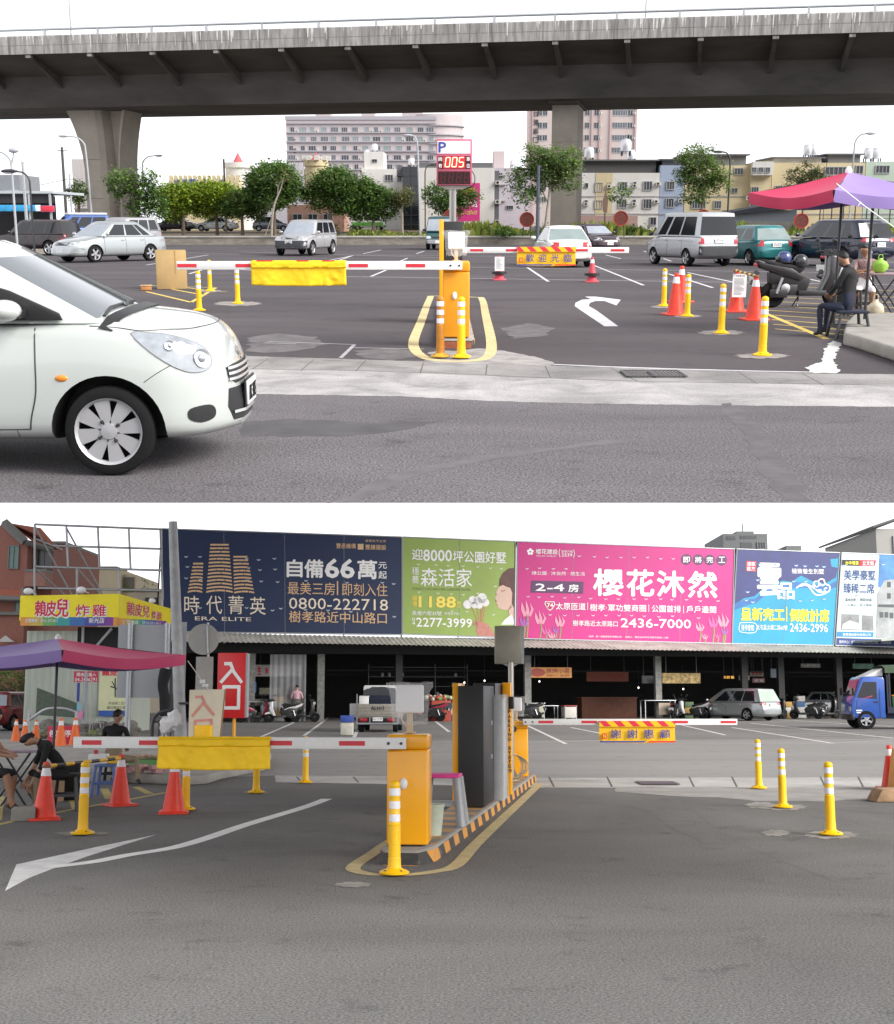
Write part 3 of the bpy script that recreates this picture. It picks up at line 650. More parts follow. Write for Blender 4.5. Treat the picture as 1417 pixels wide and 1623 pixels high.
def boom(t,x0,x1,z,th,y,stripes,end=1):
 """white boom with red tape; x0..x1 along X"""
 b=MB(white_paint).span((x0,y-.03,z-th/2),(x1,y+.03,z+th/2));o=b.build('boom',t,bevel=.008)
 for a,c in stripes:MB(red_tape).span((a,y-.0335,z-th*.20),(c,y-.0300,z+th*.20)).build('tape',o)
 for dx in(.04,.15):
  q=x1-dx if end>0 else x0+dx;MB(dark_metal).lathe([(.014,0),(.012,.008),(.0001,.01)],n=10,M=Matrix.Translation((q,y-.03,z))@Matrix.Rotation(R(90),4,'X')).build('bolt',o,smooth=40)
def cabinet(t,w_,d_,h,z0,mat):
 c=MB(mat).box((0,0,z0+h*.43),(w_,d_,h*.86));c.build('housing',t,bevel=.018,seg=3)
 l_=MB(mat).box((0,0,z0+h*.93),(w_+.005,d_+.005,h*.138));l_.build('lid',t,bevel=.026,seg=4)
 MB(dark_metal).box((0,0,z0+.004),(w_-.03,d_-.03,.012)).build('plinth',t)
bag_mat=None
def bagged_antenna(t,z0,sc_=1.0,yaw=0):
 """white antenna panel on a bracket, wrapped in a clear plastic bag"""
 global bag_mat
 if not bag_mat:
  bag_mat=mk('clear_bag',(.9,.9,.92),.22,var=0,alpha=.17,spec=.5)
 Mx=Matrix.Translation((0,0,z0))@Matrix.Rotation(R(yaw),4,'Z')@Matrix.Scale(sc_,4)
 MB(mk('bracket_cream',(.66,.52,.34),.5)).box((0,0,.10),(.055,.03,.22),M=Mx).box((0,0,.006),(.11,.08,.014),M=Mx).build('bracket',t,bevel=.006)
 p=MB(mk('antenna_white',(.95,.95,.96),.35,var=.02)).box((0,-.03,.30),(.25,.045,.25),M=Mx);o=p.build('antenna_panel',t,bevel=.02,seg=4)
 MB(mk('cable_white',(.75,.6,.55),.5)).tube([Mx@Vector(v)for v in smoothpts([(-.06,0,.19),(-.07,0,.12),(-.03,0,.06),(-.01,0,.05)],4)],.006,6).build('cable',t)
 rows=[];rn=random.Random(3)
 for i in range(12):
  q=i/11;z=.08+.36*q;wv=.15+.035*q+(.02 if q>.9 else 0);dv=.085-.05*q**3;row=[]
  for j in range(22):
   a=2*math.pi*j/22;ex=math.copysign(abs(math.cos(a))**.5,math.cos(a));ey=math.copysign(abs(math.sin(a))**.5,math.sin(a))
   row.append(Mx@Vector((ex*wv+rn.gauss(0,.006),-.02+ey*dv+rn.gauss(0,.006),z+rn.gauss(0,.006))))
  rows.append(row)
 b=MB(bag_mat).grid(rows,close=True);b.face(rows[-1]);b.build('plastic_bag',t,smooth=70)
def banner(t,x0,x1,z0,z1,y,mat,folds=.012,hood=True,seed=1,wrk=1.0):
 rn=random.Random(seed);rows=[];n=46;wr=[rn.gauss(0,1)for _ in range(60)]
 for i,q in enumerate([0,.03,.10,.2,.27,.3,.34,.4,.47,.55,.62,.7,.78,.85,.93,1]):
  row=[]
  for j in range(n+1):
   x=lerp(x0,x1,j/n);z=lerp(z1,z0,q)
   bulge=-.045 if.03<q<.3 else(-.02 if q>=.3 else 0)
   row.append((x+math.sin(q*6+j)*.002,y+bulge+math.sin(j*.31+seed)*folds*q+wrk*(.006*q*wr[(j//3+i//4)%60]+rn.gauss(0,.0022)),z-(.012*math.sin(j/n*3.14)*q)))
  rows.append(row)
 b=MB(mat).grid(rows);return b
def scooter(name,label,loc,rz,paint,seat=None,group=None,helmet=None):
 t=thing(name,label,'motor scooter',loc,rz,group)
 for x,nm in((-.62,'wheel'),(.62,'wheel')):
  M=Matrix.Translation((x,0,.24))@Matrix.Rotation(R(90),4,'X')
  wl=MB(rubber).lathe([(.15,-.05),(.20,-.062),(.235,-.04),(.243,0),(.235,.04),(.20,.062),(.15,.05)],n=26,M=M);o=wl.build(nm,t,smooth=50)
  h=MB(dark_metal).lathe([(.155,-.045),(.155,.045)],n=22,M=M).lathe([(.05,-.06),(.05,.06)],n=12,M=M)
  h.m(alloy)
  for k in range(5):h.box((.09,0,0),(.17,.03,.03),M=M@Matrix.Rotation(k*1.2566,4,'Z'))
  h.build('rim',o)
 b=MB(paint)
 for s_ in(-1,1):
  b.prism([(-.98,.86),(-.90,.74),(-.55,.62),(-.12,.50),(-.04,.58),(-.3,.73)],.05,M=Matrix.Translation((0,s_*.10+(.025 if s_<0 else-.025),0))@Matrix.Rotation(R(90),4,'X'))
 b.prism([(-.98,.86),(-.88,.76),(-.50,.66),(-.10,.54),(-.08,.60),(-.4,.78)],.16,M=Matrix.Translation((0,.08,0))@Matrix.Rotation(R(90),4,'X'));b.build('tail_fairing',t,bevel=.02)
 MB(black_plastic).prism([(-.72,.66),(-.70,.44),(-.36,.30),(.02,.30),(.10,.52),(-.10,.66)],.19,M=Matrix.Translation((0,.095,0))@Matrix.Rotation(R(90),4,'X')).build('side_body',t,bevel=.02)
 MB(alloy).lathe([(.09,0),(.09,.03),(.06,.04),(.0001,.045)],n=18,M=Matrix.Translation((-.42,-.115,.36))@Matrix.Rotation(R(90),4,'X')).tube([(-.50,-.16,.56),(-.60,-.16,.27)],.028,8).tube([(-.50,.16,.56),(-.60,.16,.27)],.028,8).build('engine_cover',t,smooth=40)
 MB(paint).prism([(.30,.30),(.44,.30),(.62,.62),(.56,.96),(.44,.98),(.44,.62)],.30,M=Matrix.Translation((0,.15,0))@Matrix.Rotation(R(90),4,'X')).build('front_shield',t,bevel=.03)
 MB(paint).prism([(.40,.44),(.55,.52),(.80,.44),(.83,.36),(.62,.40),(.44,.36)],.14,M=Matrix.Translation((0,.07,0))@Matrix.Rotation(R(90),4,'X')).build('front_mudguard',t,bevel=.02)
 fl=MB(black_plastic).box((.12,0,.27),(.56,.30,.10)).box((-.42,0,.33),(.5,.22,.20));fl.box((-.55,-.12,.27),(.34,.08,.16));fl.tube([(-.35,.12,.2),(-.75,.15,.33),(-.95,.15,.38)],[.04,.055,.05],10);fl.prism([(-.98,.70),(-.9,.66),(-1.02,.42),(-1.06,.44)],.12,M=Matrix.Translation((0,.06,0))@Matrix.Rotation(R(90),4,'X'));fl.build('chassis',t,bevel=.015)
 MB(seat or cloth_black).prism([(-.86,.84),(-.55,.74),(-.12,.64),(-.02,.74),(-.25,.79),(-.5,.83),(-.84,.90)],.24,M=Matrix.Translation((0,.12,0))@Matrix.Rotation(R(90),4,'X')).build('seat',t,bevel=.03)
 hb=MB(black_plastic).tube(smoothpts([(.36,-.36,1.02),(.42,-.18,1.04),(.46,0,1.0),(.42,.18,1.04),(.36,.36,1.02)],4),.018,8);hb.tube([(.62,0,.3),(.44,0,1.0)],.03,8);hb.box((.50,0,1.02),(.18,.26,.12));hb.build('handlebar',t,smooth=50)
 for s_ in(-1,1):
  MB(black_plastic).tube([(.40,s_*.26,1.04),(.38,s_*.33,1.22)],.008,6).blob((.38,s_*.36,1.25),(.02,.075,.045)).build('mirror',t,smooth=60)
 MB(lamp_clear).blob((.60,0,.88),(.06,.12,.08)).build('headlight',t,smooth=60)
 MB(lamp_red).box((-.975,0,.80),(.03,.16,.06)).build('taillight',t,bevel=.008)
 MB(plate_white).box((-1.035,0,.56),(.012,.26,.14),rot=(0,R(-12),0)).build('licence_plate',t)
 MB(dark_metal).tube([(-.1,0,.2),(-.16,.12,.02)],.014,6).tube([(-.1,0,.2),(-.16,-.12,.02)],.014,6).build('stand',t)
 return t
def stool(name,label,loc,mat,seat_mat=None,h=.45,w_=.30,group=None,rz=0,lt=.022):
 t=thing(name,label,'stool',loc,rz,group)
 MB(seat_mat or mat).box((0,0,h-.015),(w_,w_,.035)).build('seat',t,bevel=.012)
 for sx in(-1,1):
  for sy in(-1,1):
   MB(mat).tube([(sx*w_*.42,sy*w_*.42,h-.03),(sx*w_*.56,sy*w_*.56,0)],[lt,lt*1.15],8).build('leg',t,smooth=50)
 MB(mat).box((0,-w_*.5,h*.42),(w_*.9,.02,.03)).box((0,w_*.5,h*.42),(w_*.9,.02,.03)).box((-w_*.5,0,h*.42),(.02,w_*.9,.03)).box((w_*.5,0,h*.42),(.02,w_*.9,.03)).build('stretcher',t)
 return t
def canopy(name,label,loc,rz,half,z_top,z_edge,val,mats_,poles,under):
 """four-sided market parasol with a hanging valance"""
 t=thing(name,label,'parasol',loc,rz)
 C=[Vector((half,half,z_edge)),Vector((-half,half,z_edge)),Vector((-half,-half,z_edge)),Vector((half,-half,z_edge))];A=Vector((0,0,z_top))
 for i in range(4):
  a,b=C[i],C[(i+1)%4];rows=[];n=12
  for q in[0,.15,.3,.45,.6,.75,.9,1]:
   row=[]
   for j in range(n+1):
    p=A.lerp(a.lerp(b,j/n),q);sag=math.sin(j/n*math.pi)*.095*q+math.sin(q*math.pi)*.03;p.z-=sag;row.append(p)
   rows.append(row)
  o=MB(mats_[i]).grid(rows).build('canopy_panel',t,smooth=60)
  out=((a+b)/2-Vector((0,0,z_edge)));out.z=0;out.normalize();v=MB(mats_[i]);vr=[]
  for q in(0,.35,1):
   vr.append([Vector((p.x,p.y,p.z-val*q))+out*(.025*(1-q)if q<1 else-.01)+out*.012*math.sin(j*1.3)*q for j,p in enumerate(rows[-1])])
  v.grid(vr);v.build('valance',t,smooth=60)
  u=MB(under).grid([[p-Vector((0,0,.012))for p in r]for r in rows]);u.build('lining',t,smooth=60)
 rb=MB(dark_metal)
 for c in C:rb.tube([A-Vector((0,0,.05)),c-Vector((0,0,.02))],.012,6)
 rb.build('ribs',t)
 MB(white_paint).lathe([(.05,-.02),(.05,.03),(.02,.07),(.0001,.08)],c=A,n=12).build('finial',t,smooth=50)
 for(x,y)in poles:MB(dark_metal).tube([(x,y,0),(x,y,z_edge+(z_top-z_edge)*(1-max(abs(x),abs(y))/half)-.02)],.022,8).build('pole',t,smooth=60)
 return t
WINM={}
def window_mesh(w_,h,frame,pane,bars=1,depth=.08):
 k=(round(w_,2),round(h,2),frame.name,pane.name,bars)
 if k not in WINM:
  m=MB(frame);f=min(w_,h)*.09
  m.span((-w_/2,-depth,0),(-w_/2+f,.02,h)).span((w_/2-f,-depth,0),(w_/2,.02,h)).span((-w_/2+f,-depth,0),(w_/2-f,.02,f)).span((-w_/2+f,-depth,h-f),(w_/2-f,.02,h))
  for b in range(bars):
   x=-w_/2+w_*(b+1)/(bars+1);m.span((x-f*.35,-depth*.8,f),(x+f*.35,.02,h-f))
  m.m(pane).face([(-w_/2+f,-.012,f),(w_/2-f,-.012,f),(w_/2-f,-.012,h-f),(-w_/2+f,-.012,h-f)])
  WINM[k]=m.mesh('window')
 return WINM[k]
def put_window(t,x,y,z,w_,h,frame,pane,bars=1,rz=0):
 o=obj('window',window_mesh(w_,h,frame,pane,bars),t);o.location=(x,y,z);o.rotation_euler=(0,0,R(rz));return o
ACM=None
def put_ac(t,x,y,z,s=1.0):
 global ACM
 if not ACM:
  m=MB(mk('ac_white',(.55,.54,.5),.5)).box((0,-.2,0),(.8,.4,.5));m.m(black_plastic).lathe([(.19,0),(.19,.012),(.0001,.013)],n=16,M=Matrix.Translation((-.1,-.4,0))@Matrix.Rotation(R(90),4,'X'));ACM=m.mesh('air_conditioner')
 o=obj('air_conditioner',ACM,t);o.location=(x,y,z);o.scale=(s,s,s);return o
# THE CAR PARK RAMP (beyond the street)
W=UP
lot_asphalt=ground_mat('lot_asphalt',(.088,.077,.084),(.056,.049,.0545),speck=.42,fine=70,big=.22,tint=(.125,.114,.119),streak=(.55,1.5,1))
road_asphalt=ground_mat('road_asphalt',(.150,.140,.150),(.100,.093,.100),speck=.85,fine=58,big=.30,tint=(.180,.170,.180),streak=(.6,1.3,1),bump=.6)
gutter_concrete=ground_mat('gutter_concrete',(.42,.405,.405),(.25,.24,.243),speck=.24,fine=45,big=1.3,bump=.3)
slab_concrete=ground_mat('slab_concrete',(.30,.289,.285),(.17,.163,.163),speck=.20,fine=45,big=1.1,bump=.3)
bounce_soffit=mk('bounce_soffit',(.72,.71,.69),.9,var=.1,scale=.3)  # unseen deck underside, made pale to bounce light onto the street side
mark_white=mk('mark_white',(.58,.57,.60),.75,var=.22,scale=5)
mark_white_worn=mk('mark_white_worn',(.34,.33,.35),.8,var=.4,scale=7)
mark_yellow=mk('mark_yellow',(.62,.45,.10),.75,var=.20,scale=6)
mark_cream=mk('mark_cream',(.56,.46,.24),.8,var=.22,scale=5)
dust=mk('dust',(.26,.24,.23),.95,var=.35,scale=5)
y0=UP.G(708,797).y
gd=MB(lot_asphalt);ys=[y0,9,12,16,22,30,42,60,84,120,180,280,420]
top=[[Vector((sx*(.375*y+2.4),y,0))for sx in(-1,-.5,0,.5,1)]for y in ys]
gd.grid(top)
gd.m(bounce_soffit);bot=[[Vector((sx*(.375*y+2.2),y+(2.2 if y==y0 else 0),-.3))for sx in(-1,-.5,0,.5,1)]for y in ys]
gd.grid([r[::-1]for r in bot]);gd.face([top[0][i]for i in range(4,-1,-1)]+[bot[0][i]for i in range(5)])
for i in range(len(ys)-1):
 for k in(0,4):gd.face([top[i][k],top[i+1][k],bot[i+1][k],bot[i][k]])
gd.build('ground',kind='structure')
def sheetm(name,pts,z,mat,**k):return sheet(name,pts,z,mat,**k)
nearv=796.5
sheet('road',[(-330,nearv),(1690,nearv),(1690,645),(1100,640),(860,636),(640,626),(380,622),(-330,617)],.004,road_asphalt)
sheet('gutter',[(-330,619),(380,624),(640,628),(740,634),(860,638),(1100,642),(1690,647),(1690,610),(1200,606),(1000,603),(800,594),(560,586),(380,583),(-330,578)],.008,gutter_concrete,jit=.012)
sheet('gutter_slabs',[(-330,579),(380,584.5),(560,587.5),(800,595.5),(1000,604.5),(1200,607.5),(1690,611.5),(1690,596),(1310,592),(1160,588),(1000,583),(860,579),(770,573),(640,572),(520,568),(380,564),(-330,556)],.012,slab_concrete,jit=.01)
jt=MB(mk('joint_dirt',(.10,.095,.09),.95,var=.3))
for a,b in(((400,585),(424,569)),((477,587),(497,570)),((564,588),(580,571)),((666,591),(671,575)),((770,594),(772,578)),((873,599),(864,580)),((1010,604),(968,583)),((1200,608),(1168,588)),((1305,610),(1272,592))):line(jt,a,b,.014,.0155)
ribbon(jt,smoothpts([(u,v,0)for u,v in((380,584),(470,586),(560,587),(680,591),(800,596),(1000,604),(1200,607),(1440,611))],5)and[(p.x,p.y)for p in smoothpts([(u,v,0)for u,v in((380,584),(470,586),(560,587),(680,591),(800,596),(1000,604),(1200,607),(1440,611))],5)],.014,.0158)
for cr in()and([(1003,605),(1008,614),(1004,620),(1014,628),(1028,639)],[(655,590),(648,600),(657,612),(651,622)],[(1240,606),(1236,622),(1246,640)]):
 ribbon(jt,cr,.005,.0159)
jt.build('gutter_joints',kind='structure')
ln=MB(mark_white)
ribbon(ln,[(868,577),(960,581),(1080,585),(1200,588),(1300,590)],.07,.016)
for a,b in(((545,438),(1460,452)),((415,429),(545,438)),((330,424),(420,430)),((545,421),(1460,434)),((200,411),(545,421)),((380,399),(720,409)),((560,404),(1460,414)),((245,399),(380,403))):line(ln,a,b,.075,.004)
for a,b in(((232,420),(330,404)),((300,434),(356,416)),((505,416),(560,405)),((588,438),(612,428)),((632,415),(646,409)),((660,402),(672,398)),((576,402),(604,396)),((525,417),(556,406)),((836,424),(869,446)),((930,416),(1020,452)),((1060,434),(1130,456)),((1064,414),(1052,410)),((960,404),(984,410)),((1020,398),(1042,404)),((1090,432),(1176,450)),((1216,428),(1300,446)),((1240,416),(1300,424)),((1310,410),(1420,416)),((1320,420),(1440,430))):line(ln,a,b,.085,.008)
ln.build('bay_lines',kind='structure')
ar=MB(mark_white)
ar.face([UP.G(u,v,.0015)for u,v in((958,517),(980,517),(944,491),(933,485),(935,480),(944,477),(958,477),(977,484),(984,475),(944,470),(927,470),(937,474),(922,475),(912,480),(911,485),(918,490))]);ar.build('turn_arrow',kind='structure')
wl_=MB(mark_white_worn);[line(wl_,a,b,.05,.006)for a,b in(((425,541),(562,546)),((562,546),(540,567)),((560,551),(672,553)),((420,543),(470,545)))];wl_.build('old_lines',kind='structure')
for ps in([(395,535),(440,528),(500,534),(520,546),(470,556),(420,560),(392,556)],[(560,556),(610,552),(660,556),(668,566),(620,570),(575,567)],[(795,520),(840,512),(880,520),(860,534),(815,536)]):sheet('worn_patch',ps,.0045,mk('worn_asphalt',(.120,.110,.115),.92,var=.4,scale=4),jit=.05)
yl=MB(mark_yellow)
for i in range(9):
 v=462+i*7.4;line(yl,(1205+i*3,v),(1440,v+10+i),.07,.004)
ribbon(yl,[(1190,487),(1250,512),(1310,537)],.10,.008);ribbon(yl,[(1210,452),(1440,462)],.08,.008)
for a,b in(((225,452),(342,456)),((342,456),(303,479)),((303,479),(232,462)),((255,455),(325,468)),((290,455),(335,461)),((335,462),(360,462))):line(yl,a,b,.085,.004)
yl.build('hatched_zone',kind='structure')
sheet('concrete_patch',[(1275,583),(1302,571),(1309,548),(1320,540),(1336,545),(1326,556),(1321,571),(1330,584),(1328,592),(1290,591)],.018,mk('fresh_concrete',(.55,.55,.53),.9,var=.2,scale=4),jit=.03)
sheet('concrete_patch',[(760,552),(800,556),(850,566),(880,575),(868,580),(820,577),(770,577),(700,577),(672,571),(690,560)],.017,mk('worn_concrete',(.30,.285,.28),.95,var=.35,scale=3),jit=.02)
for u,v,rw in((1208,564,46),(1143,527,40),(1089,501,24),(1052,486,22),(377,481,40),(720,560,48),(333,461,20)):
 pts=[(u+rw*(.9+.14*math.sin(k*2.7+u))*math.cos(k*.2244),v+rw*.09*(1+.2*math.cos(k*1.9+v))*math.sin(k*.2244))for k in range(28)]
 sheet('dust_patch',pts,.010 if v<560 else.021,dust,jit=.015)
sheet('oil_stain',[(385,668),(470,664),(560,668),(600,671),(640,667),(700,668),(660,676),(640,682),(560,690),(470,692),(380,690)],.008,mk('oil_film',(.068,.065,.071),.7,var=.3,scale=3),jit=.02)
tm=mk('tyre_film',(.100,.093,.100),.85,var=.3,scale=4)
sheet('tyre_mark',[(1140,640),(1165,640),(1225,700),(1262,760),(1290,796),(1235,796),(1200,730),(1170,680)],.008,tm,jit=.05)
sheet('tyre_mark',[(520,800-4),(640,744),(800,716),(990,694),(985,701),(800,725),(650,757),(560,796)],.008,mk('tyre_film_faint',(.118,.110,.118),.85,var=.25,scale=4),jit=.05)
g=thing('drain_grate','dark iron drain grate set in the concrete gutter beside the lot','drain grate',UP.G(1035,592,.016));k=UP.px(13.2)
fr=MB(dark_metal).span((-.32,-.28,0),(.32,-.25,.008)).span((-.32,.25,0),(.32,.28,.008)).span((-.32,-.25,0),(-.29,.25,.008)).span((.29,-.25,0),(.32,.25,.008)).span((-.02,-.25,0),(.02,.25,.008));fr.build('frame',g)
gr=MB(mk('grate_iron',(.10,.085,.09),.6,.3));[gr.span((-.29+i*.0415,-.25,.001),(-.272+i*.0415,.25,.006))for i in range(14)if abs(-.28+i*.0415)>.03];gr.build('grating',g)
# island with the two gates
isl=thing('traffic_island','low striped kerb island under the two parking gates in the asphalt lot','traffic island',UP.G(723,552))
kerb_stripe=stripe_mat('kerb_stripe',(.035,.033,.032),(.62,.27,.05),1.9,axis=(0,1,0),shear=1.5,wear=.9)
iy=8.4
MB(concrete).prism([(-.20,0),(.20,0),(.24,.25),(.24,iy),(-.24,iy),(-.24,.25)],.11).build('kerb_body',isl,bevel=.02)
MB(kerb_stripe).prism([(-.203,-.004),(.203,-.004),(.244,.25),(.244,iy),(.240,iy),(.239,.25),(.2,0),(-.2,0),(-.239,.25),(-.24,iy),(-.244,iy),(-.244,.25)],.095).build('painted_face',isl)
MB(mk('rust_red',(.36,.10,.05),.85,var=.4,scale=9)).prism([(-.19,-.007),(.19,-.007),(.19,-.0045),(-.19,-.0045)],.085).build('painted_end',isl)
il=MB(mark_cream);ribbon(il,[(p.x,p.y)for p in smoothpts([(u,v,0)for u,v in((655,546),(668,508),(681,474),(690,469),(751,471),(764,474),(770,500),(779,545),(772,566),(742,572),(706,572),(672,566))],4,close=True)],.14,.022,close=True);il.build('island_outline',kind='structure')
gx=.0
gate=thing('parking_gate','yellow parking gate whose boom carries a blank yellow cloth, bagged antenna on top','parking gate',isl.location+Vector((0,.32,0)))
cabinet(gate,.345,.34,.97,.125,gate_yellow_dull)
s_=UP.px(15.5);ux=lambda u:(u-722.0)*s_
boom(gate,ux(262),ux(732),1.045,.108,-.23,[(ux(263),ux(295)),(ux(359),ux(386)),(ux(545),ux(577)),(ux(639),ux(671))])
MB(mk('lens_white',(.8,.8,.8),.3)).blob((-.02,-.18,.66),(.032,.02,.05)).build('lock_cover',gate,smooth=60)
bc=banner(gate,ux(385),ux(541),.80,1.11,-.275,cloth_yellow,seed=2);bo=bc.build('boom_cover',gate,smooth=60);bo.modifiers.new('t','SOLIDIFY').thickness=.004
MB(mk('cloth_red',(.7,.05,.03),.6)).box(((ux(395)+ux(420))/2,-.283,1.105),(.2,.02,.012)).box((ux(470),-.283,1.105),(.15,.02,.012)).box((ux(512),-.283,1.105),(.15,.02,.012)).build('trim',gate)
bagged_antenna(gate,1.095,.86,yaw=6)
gate2=thing('parking_gate','yellow parking gate with welcome banner hanging from its boom, behind the first gate','parking gate',isl.location+Vector((-.03,7.6,0)))
cabinet(gate2,.345,.34,.97,.11,gate_yellow_dull)
s2=UP.px(gate2.location.y);c2=708.5+gate2.location.x/s2;ux=lambda u:(u-c2)*s2
boom(gate2,-.12,ux(988),1.075,.105,-.23,[(ux(744),ux(764)),(ux(799),ux(816)),(ux(905),ux(925)),(ux(960),ux(981))],end=-1)
hz=stripe_mat('hazard_top',(.72,.03,.06),(.95,.55,.01),4.4,axis=(1,0,0),shear=4.4)
def wish_banner(t,x0,x1,z0,z1,y,words,mirror=False):
 zz=lerp(z1,z0,.32)
 bo=banner(t,x0,x1,z0,z1,y,mk('banner_yellow',(.93,.55,.01),.55,var=.05),folds=.003,wrk=.05).build('banner',t,smooth=60)
 hd=MB(hz).grid([[(lerp(x0,x1,j/8),y-.052,z)for j in range(9)]for z in(z1+.004,lerp(z1,z0,.24))]);hd.grid([[(lerp(x0,x1,j/8),yy,z1+.006)for j in range(9)]for yy in(y-.052,y+.04)]);hd.build('hazard_edge',bo)
 e=MB(ink_blue);hh=(z1-z0)*.07;xm=lerp(x0,x1,.62)
 e.face([(x0,y-.056,z0),(xm-.04,y-.056,z0),(xm,y-.056,z0+hh),(x0,y-.056,z0+hh)]);e.m(mk('edge_red',(.75,.03,.03),.6)).face([(xm,y-.056,z0),(x1,y-.056,z0),(x1,y-.056,z0+hh),(xm+.04,y-.056,z0+hh)]);e.build('edge_band',bo)
 L_=MB(ink_blue);n=len(words);wv=x1-x0
 for i,ch in enumerate(words):
  a=x0+wv*(.15+.215*i);L_.textxz(ch,a,lerp(z0,z1,.20),a+wv*.135,lerp(z0,z1,.62),y-.060,.012)
 L_.m(mk('logo_red',(.75,.06,.02),.6)).span((x0+wv*.035,y-.060,lerp(z0,z1,.16)),(x0+wv*.095,y-.056,lerp(z0,z1,.44)))
 L_.m(mk('logo_gold',(.95,.6,.1),.6)).textxz('N',x0+wv*.048,lerp(z0,z1,.2),x0+wv*.082,lerp(z0,z1,.4),y-.0615,.02);L_.build('lettering',bo)
wish_banner(gate2,ux(816),ux(906),.80,1.13,-.265,'歡迎光臨')
bagged_antenna(gate2,1.08,.8,yaw=-15)
tm_=thing('ticket_machine','tall ticket machine with dark body and orange edge strips behind the near gate','ticket machine',isl.location+Vector((-.05,4.0,.11)))
MB(black_plastic).box((.03,.3,.74),(.30,.62,1.48)).build('housing',tm_,bevel=.01)
MB(gate_yellow).box((-.155,.3,.755),(.07,.66,1.51)).build('edge_strip',tm_,bevel=.008)
MB(glass_dark).box((.03,-.013,1.1),(.26,.006,.2)).build('screen',tm_)
sg=thing('counter_sign','red framed parking sign with blue P and lit digits 005 on a steel pole','parking sign',isl.location+Vector((-.02,5.6,.11)))
D=sg.location.y;k=UP.px(D);cx=708.5+sg.location.x/k
zz=lambda v:UP.P(720,v,D).z-.11
MB(mk('stainless',(.42,.40,.38),.3,.9,var=.15,stretch=(30,30,1))).tube([(0,0,0),(0,0,zz(296))],.058,14).lathe([(.14,0),(.14,.015),(.06,.02)],n=16).build('pole',sg,smooth=50)
X=lambda u:(u-cx)*k
MB(mk('sign_red',(.50,.10,.17),.4,var=.08)).box((X(719.5),.0,(zz(221)+zz(294))/2),(54*k,.24,zz(221)-zz(294))).build('cabinet_box',sg,bevel=.012)
MB(mk('panel_white',(.80,.80,.86),.35,var=.02)).span((X(694),-.1245,zz(244)),(X(744),-.121,zz(224))).build('top_panel',sg)
MB(ink_blue).textxz('P',X(696),zz(242),X(707),zz(226),-.127,.03).build('lettering',sg)
pn=MB(mk('led_panel',(.06,.012,.016),.3)).span((X(695),-.1245,zz(268)),(X(744),-.121,zz(248))).build('led_panel',sg)
MB(mk('led_red_bed',(.7,.02,.02),.4,emit=.55)).span((X(703),-.1258,zz(267)),(X(736),-.1247,zz(249))).build('digit_field',pn)
dg=MB(mk('led_digit',(1,.45,.28),.4,emit=2.6))
def seg7(mb,x,z,w_,h,on,y,sl=.12):
 t=w_*.17;P={'a':((0,h),(w_,h)),'b':((w_,h),(w_,h/2)),'c':((w_,h/2),(w_,0)),'d':((0,0),(w_,0)),'e':((0,0),(0,h/2)),'f':((0,h/2),(0,h)),'g':((0,h/2),(w_,h/2))}
 for s in on:
  (a,b),(c,d)=P[s];A=Vector((x+a+b*sl,y,z+b));B=Vector((x+c+d*sl,y,z+d));u=(B-A).normalized();n=Vector((-u.z,0,u.x))*t/2;A+=u*t*.4;B-=u*t*.4
  mb.face([A-n,B-n,B+u*t*.2,B+n,A+n,A-u*t*.2])
for i,c in enumerate(('abcdef','abcdef','acdfg')):seg7(dg,X(705.5+i*10.3),zz(264.8),6.6*k,13.6*k,c,-.1266)
dg.build('digits',pn)
lt=MB(ink_white)
for ch,u,v in(('尚',695.6,256),('有',695.6,266.5),('車',738,256),('位',738,266.5)):lt.textxz(ch,X(u),zz(v),X(u+5.4),zz(v-6.6),-.127,.02)
lt.build('lettering',pn)
MB(mk('led_off',(.025,.008,.01),.25)).span((X(695),-.1245,zz(292)),(X(744),-.121,zz(272))).build('dark_display',sg)
df=MB(mk('led_unlit',(.11,.008,.012),.4))
for i in range(4):seg7(df,X(698.5+i*12),zz(289.5),6.2*k,15*k,'abcdefg',-.126)
df.build('unlit_digits',sg)
MB(mk('sign_under',(.35,.32,.30),.4,.5)).prism([(X(694),zz(294)-.001),(X(746),zz(294)-.001),(X(733),zz(300)),(X(706),zz(300))],.16,M=Matrix.Translation((0,.08,0))@Matrix.Rotation(R(90),4,'X')).build('bracket',sg)
MB(black_plastic).tube(smoothpts([(X(746),0,zz(270)),(X(751),-.02,zz(280)),(X(750),-.02,zz(292)),(X(743),0,zz(297)),(X(726),0,zz(299))],4),.008,6).build('cable',sg)
# bollards and cones
b0=thing('bollard','dirty orange-brown flexible bollard bolted in front of the gate pedestal','bollard',UP.G(698,565,.022),0,'flexible bollards round the lot gates');bollard_mesh(b0,bollard_orange,base_mat=mk('bollard_base_old',(.60,.33,.03),.55,var=.2))
b1=thing('bollard','bright yellow flexible bollard bolted beside the brown one at the gate pedestal','bollard',UP.G(731,566,.022),0,'flexible bollards round the lot gates');bollard_mesh(b1,bollard_yellow)
for u,v,lb in((1208,563,'yellow bollard standing nearest to the gutter on the exit side of the lot'),(1143,528,'yellow bollard between the gutter-side post and the cone with a notice'),(1089,501,'yellow bollard standing just beside the tall red cone'),(1052,485,'yellow bollard left alone in front of the silver van'),(377,481,'yellow bollard below the hanging yellow boom cloth'),(333,461,'yellow bollard at the edge of the cardboard carton, partly behind the boom'),(316,492,'yellow bollard whose foot is hidden by the white car bonnet')):
 dup(b1,lb,UP.G(u,v,.006),20+u%50)
c0=thing('traffic_cone','big red traffic cone with white band, front one of the pair','traffic cone',UP.G(1070,499),12,'red cones by the lot exit');cone_mesh(c0,cone_red,.72)
dup(c0,'red traffic cone peeping out behind the front one of the pair',UP.G(1079,479),30)
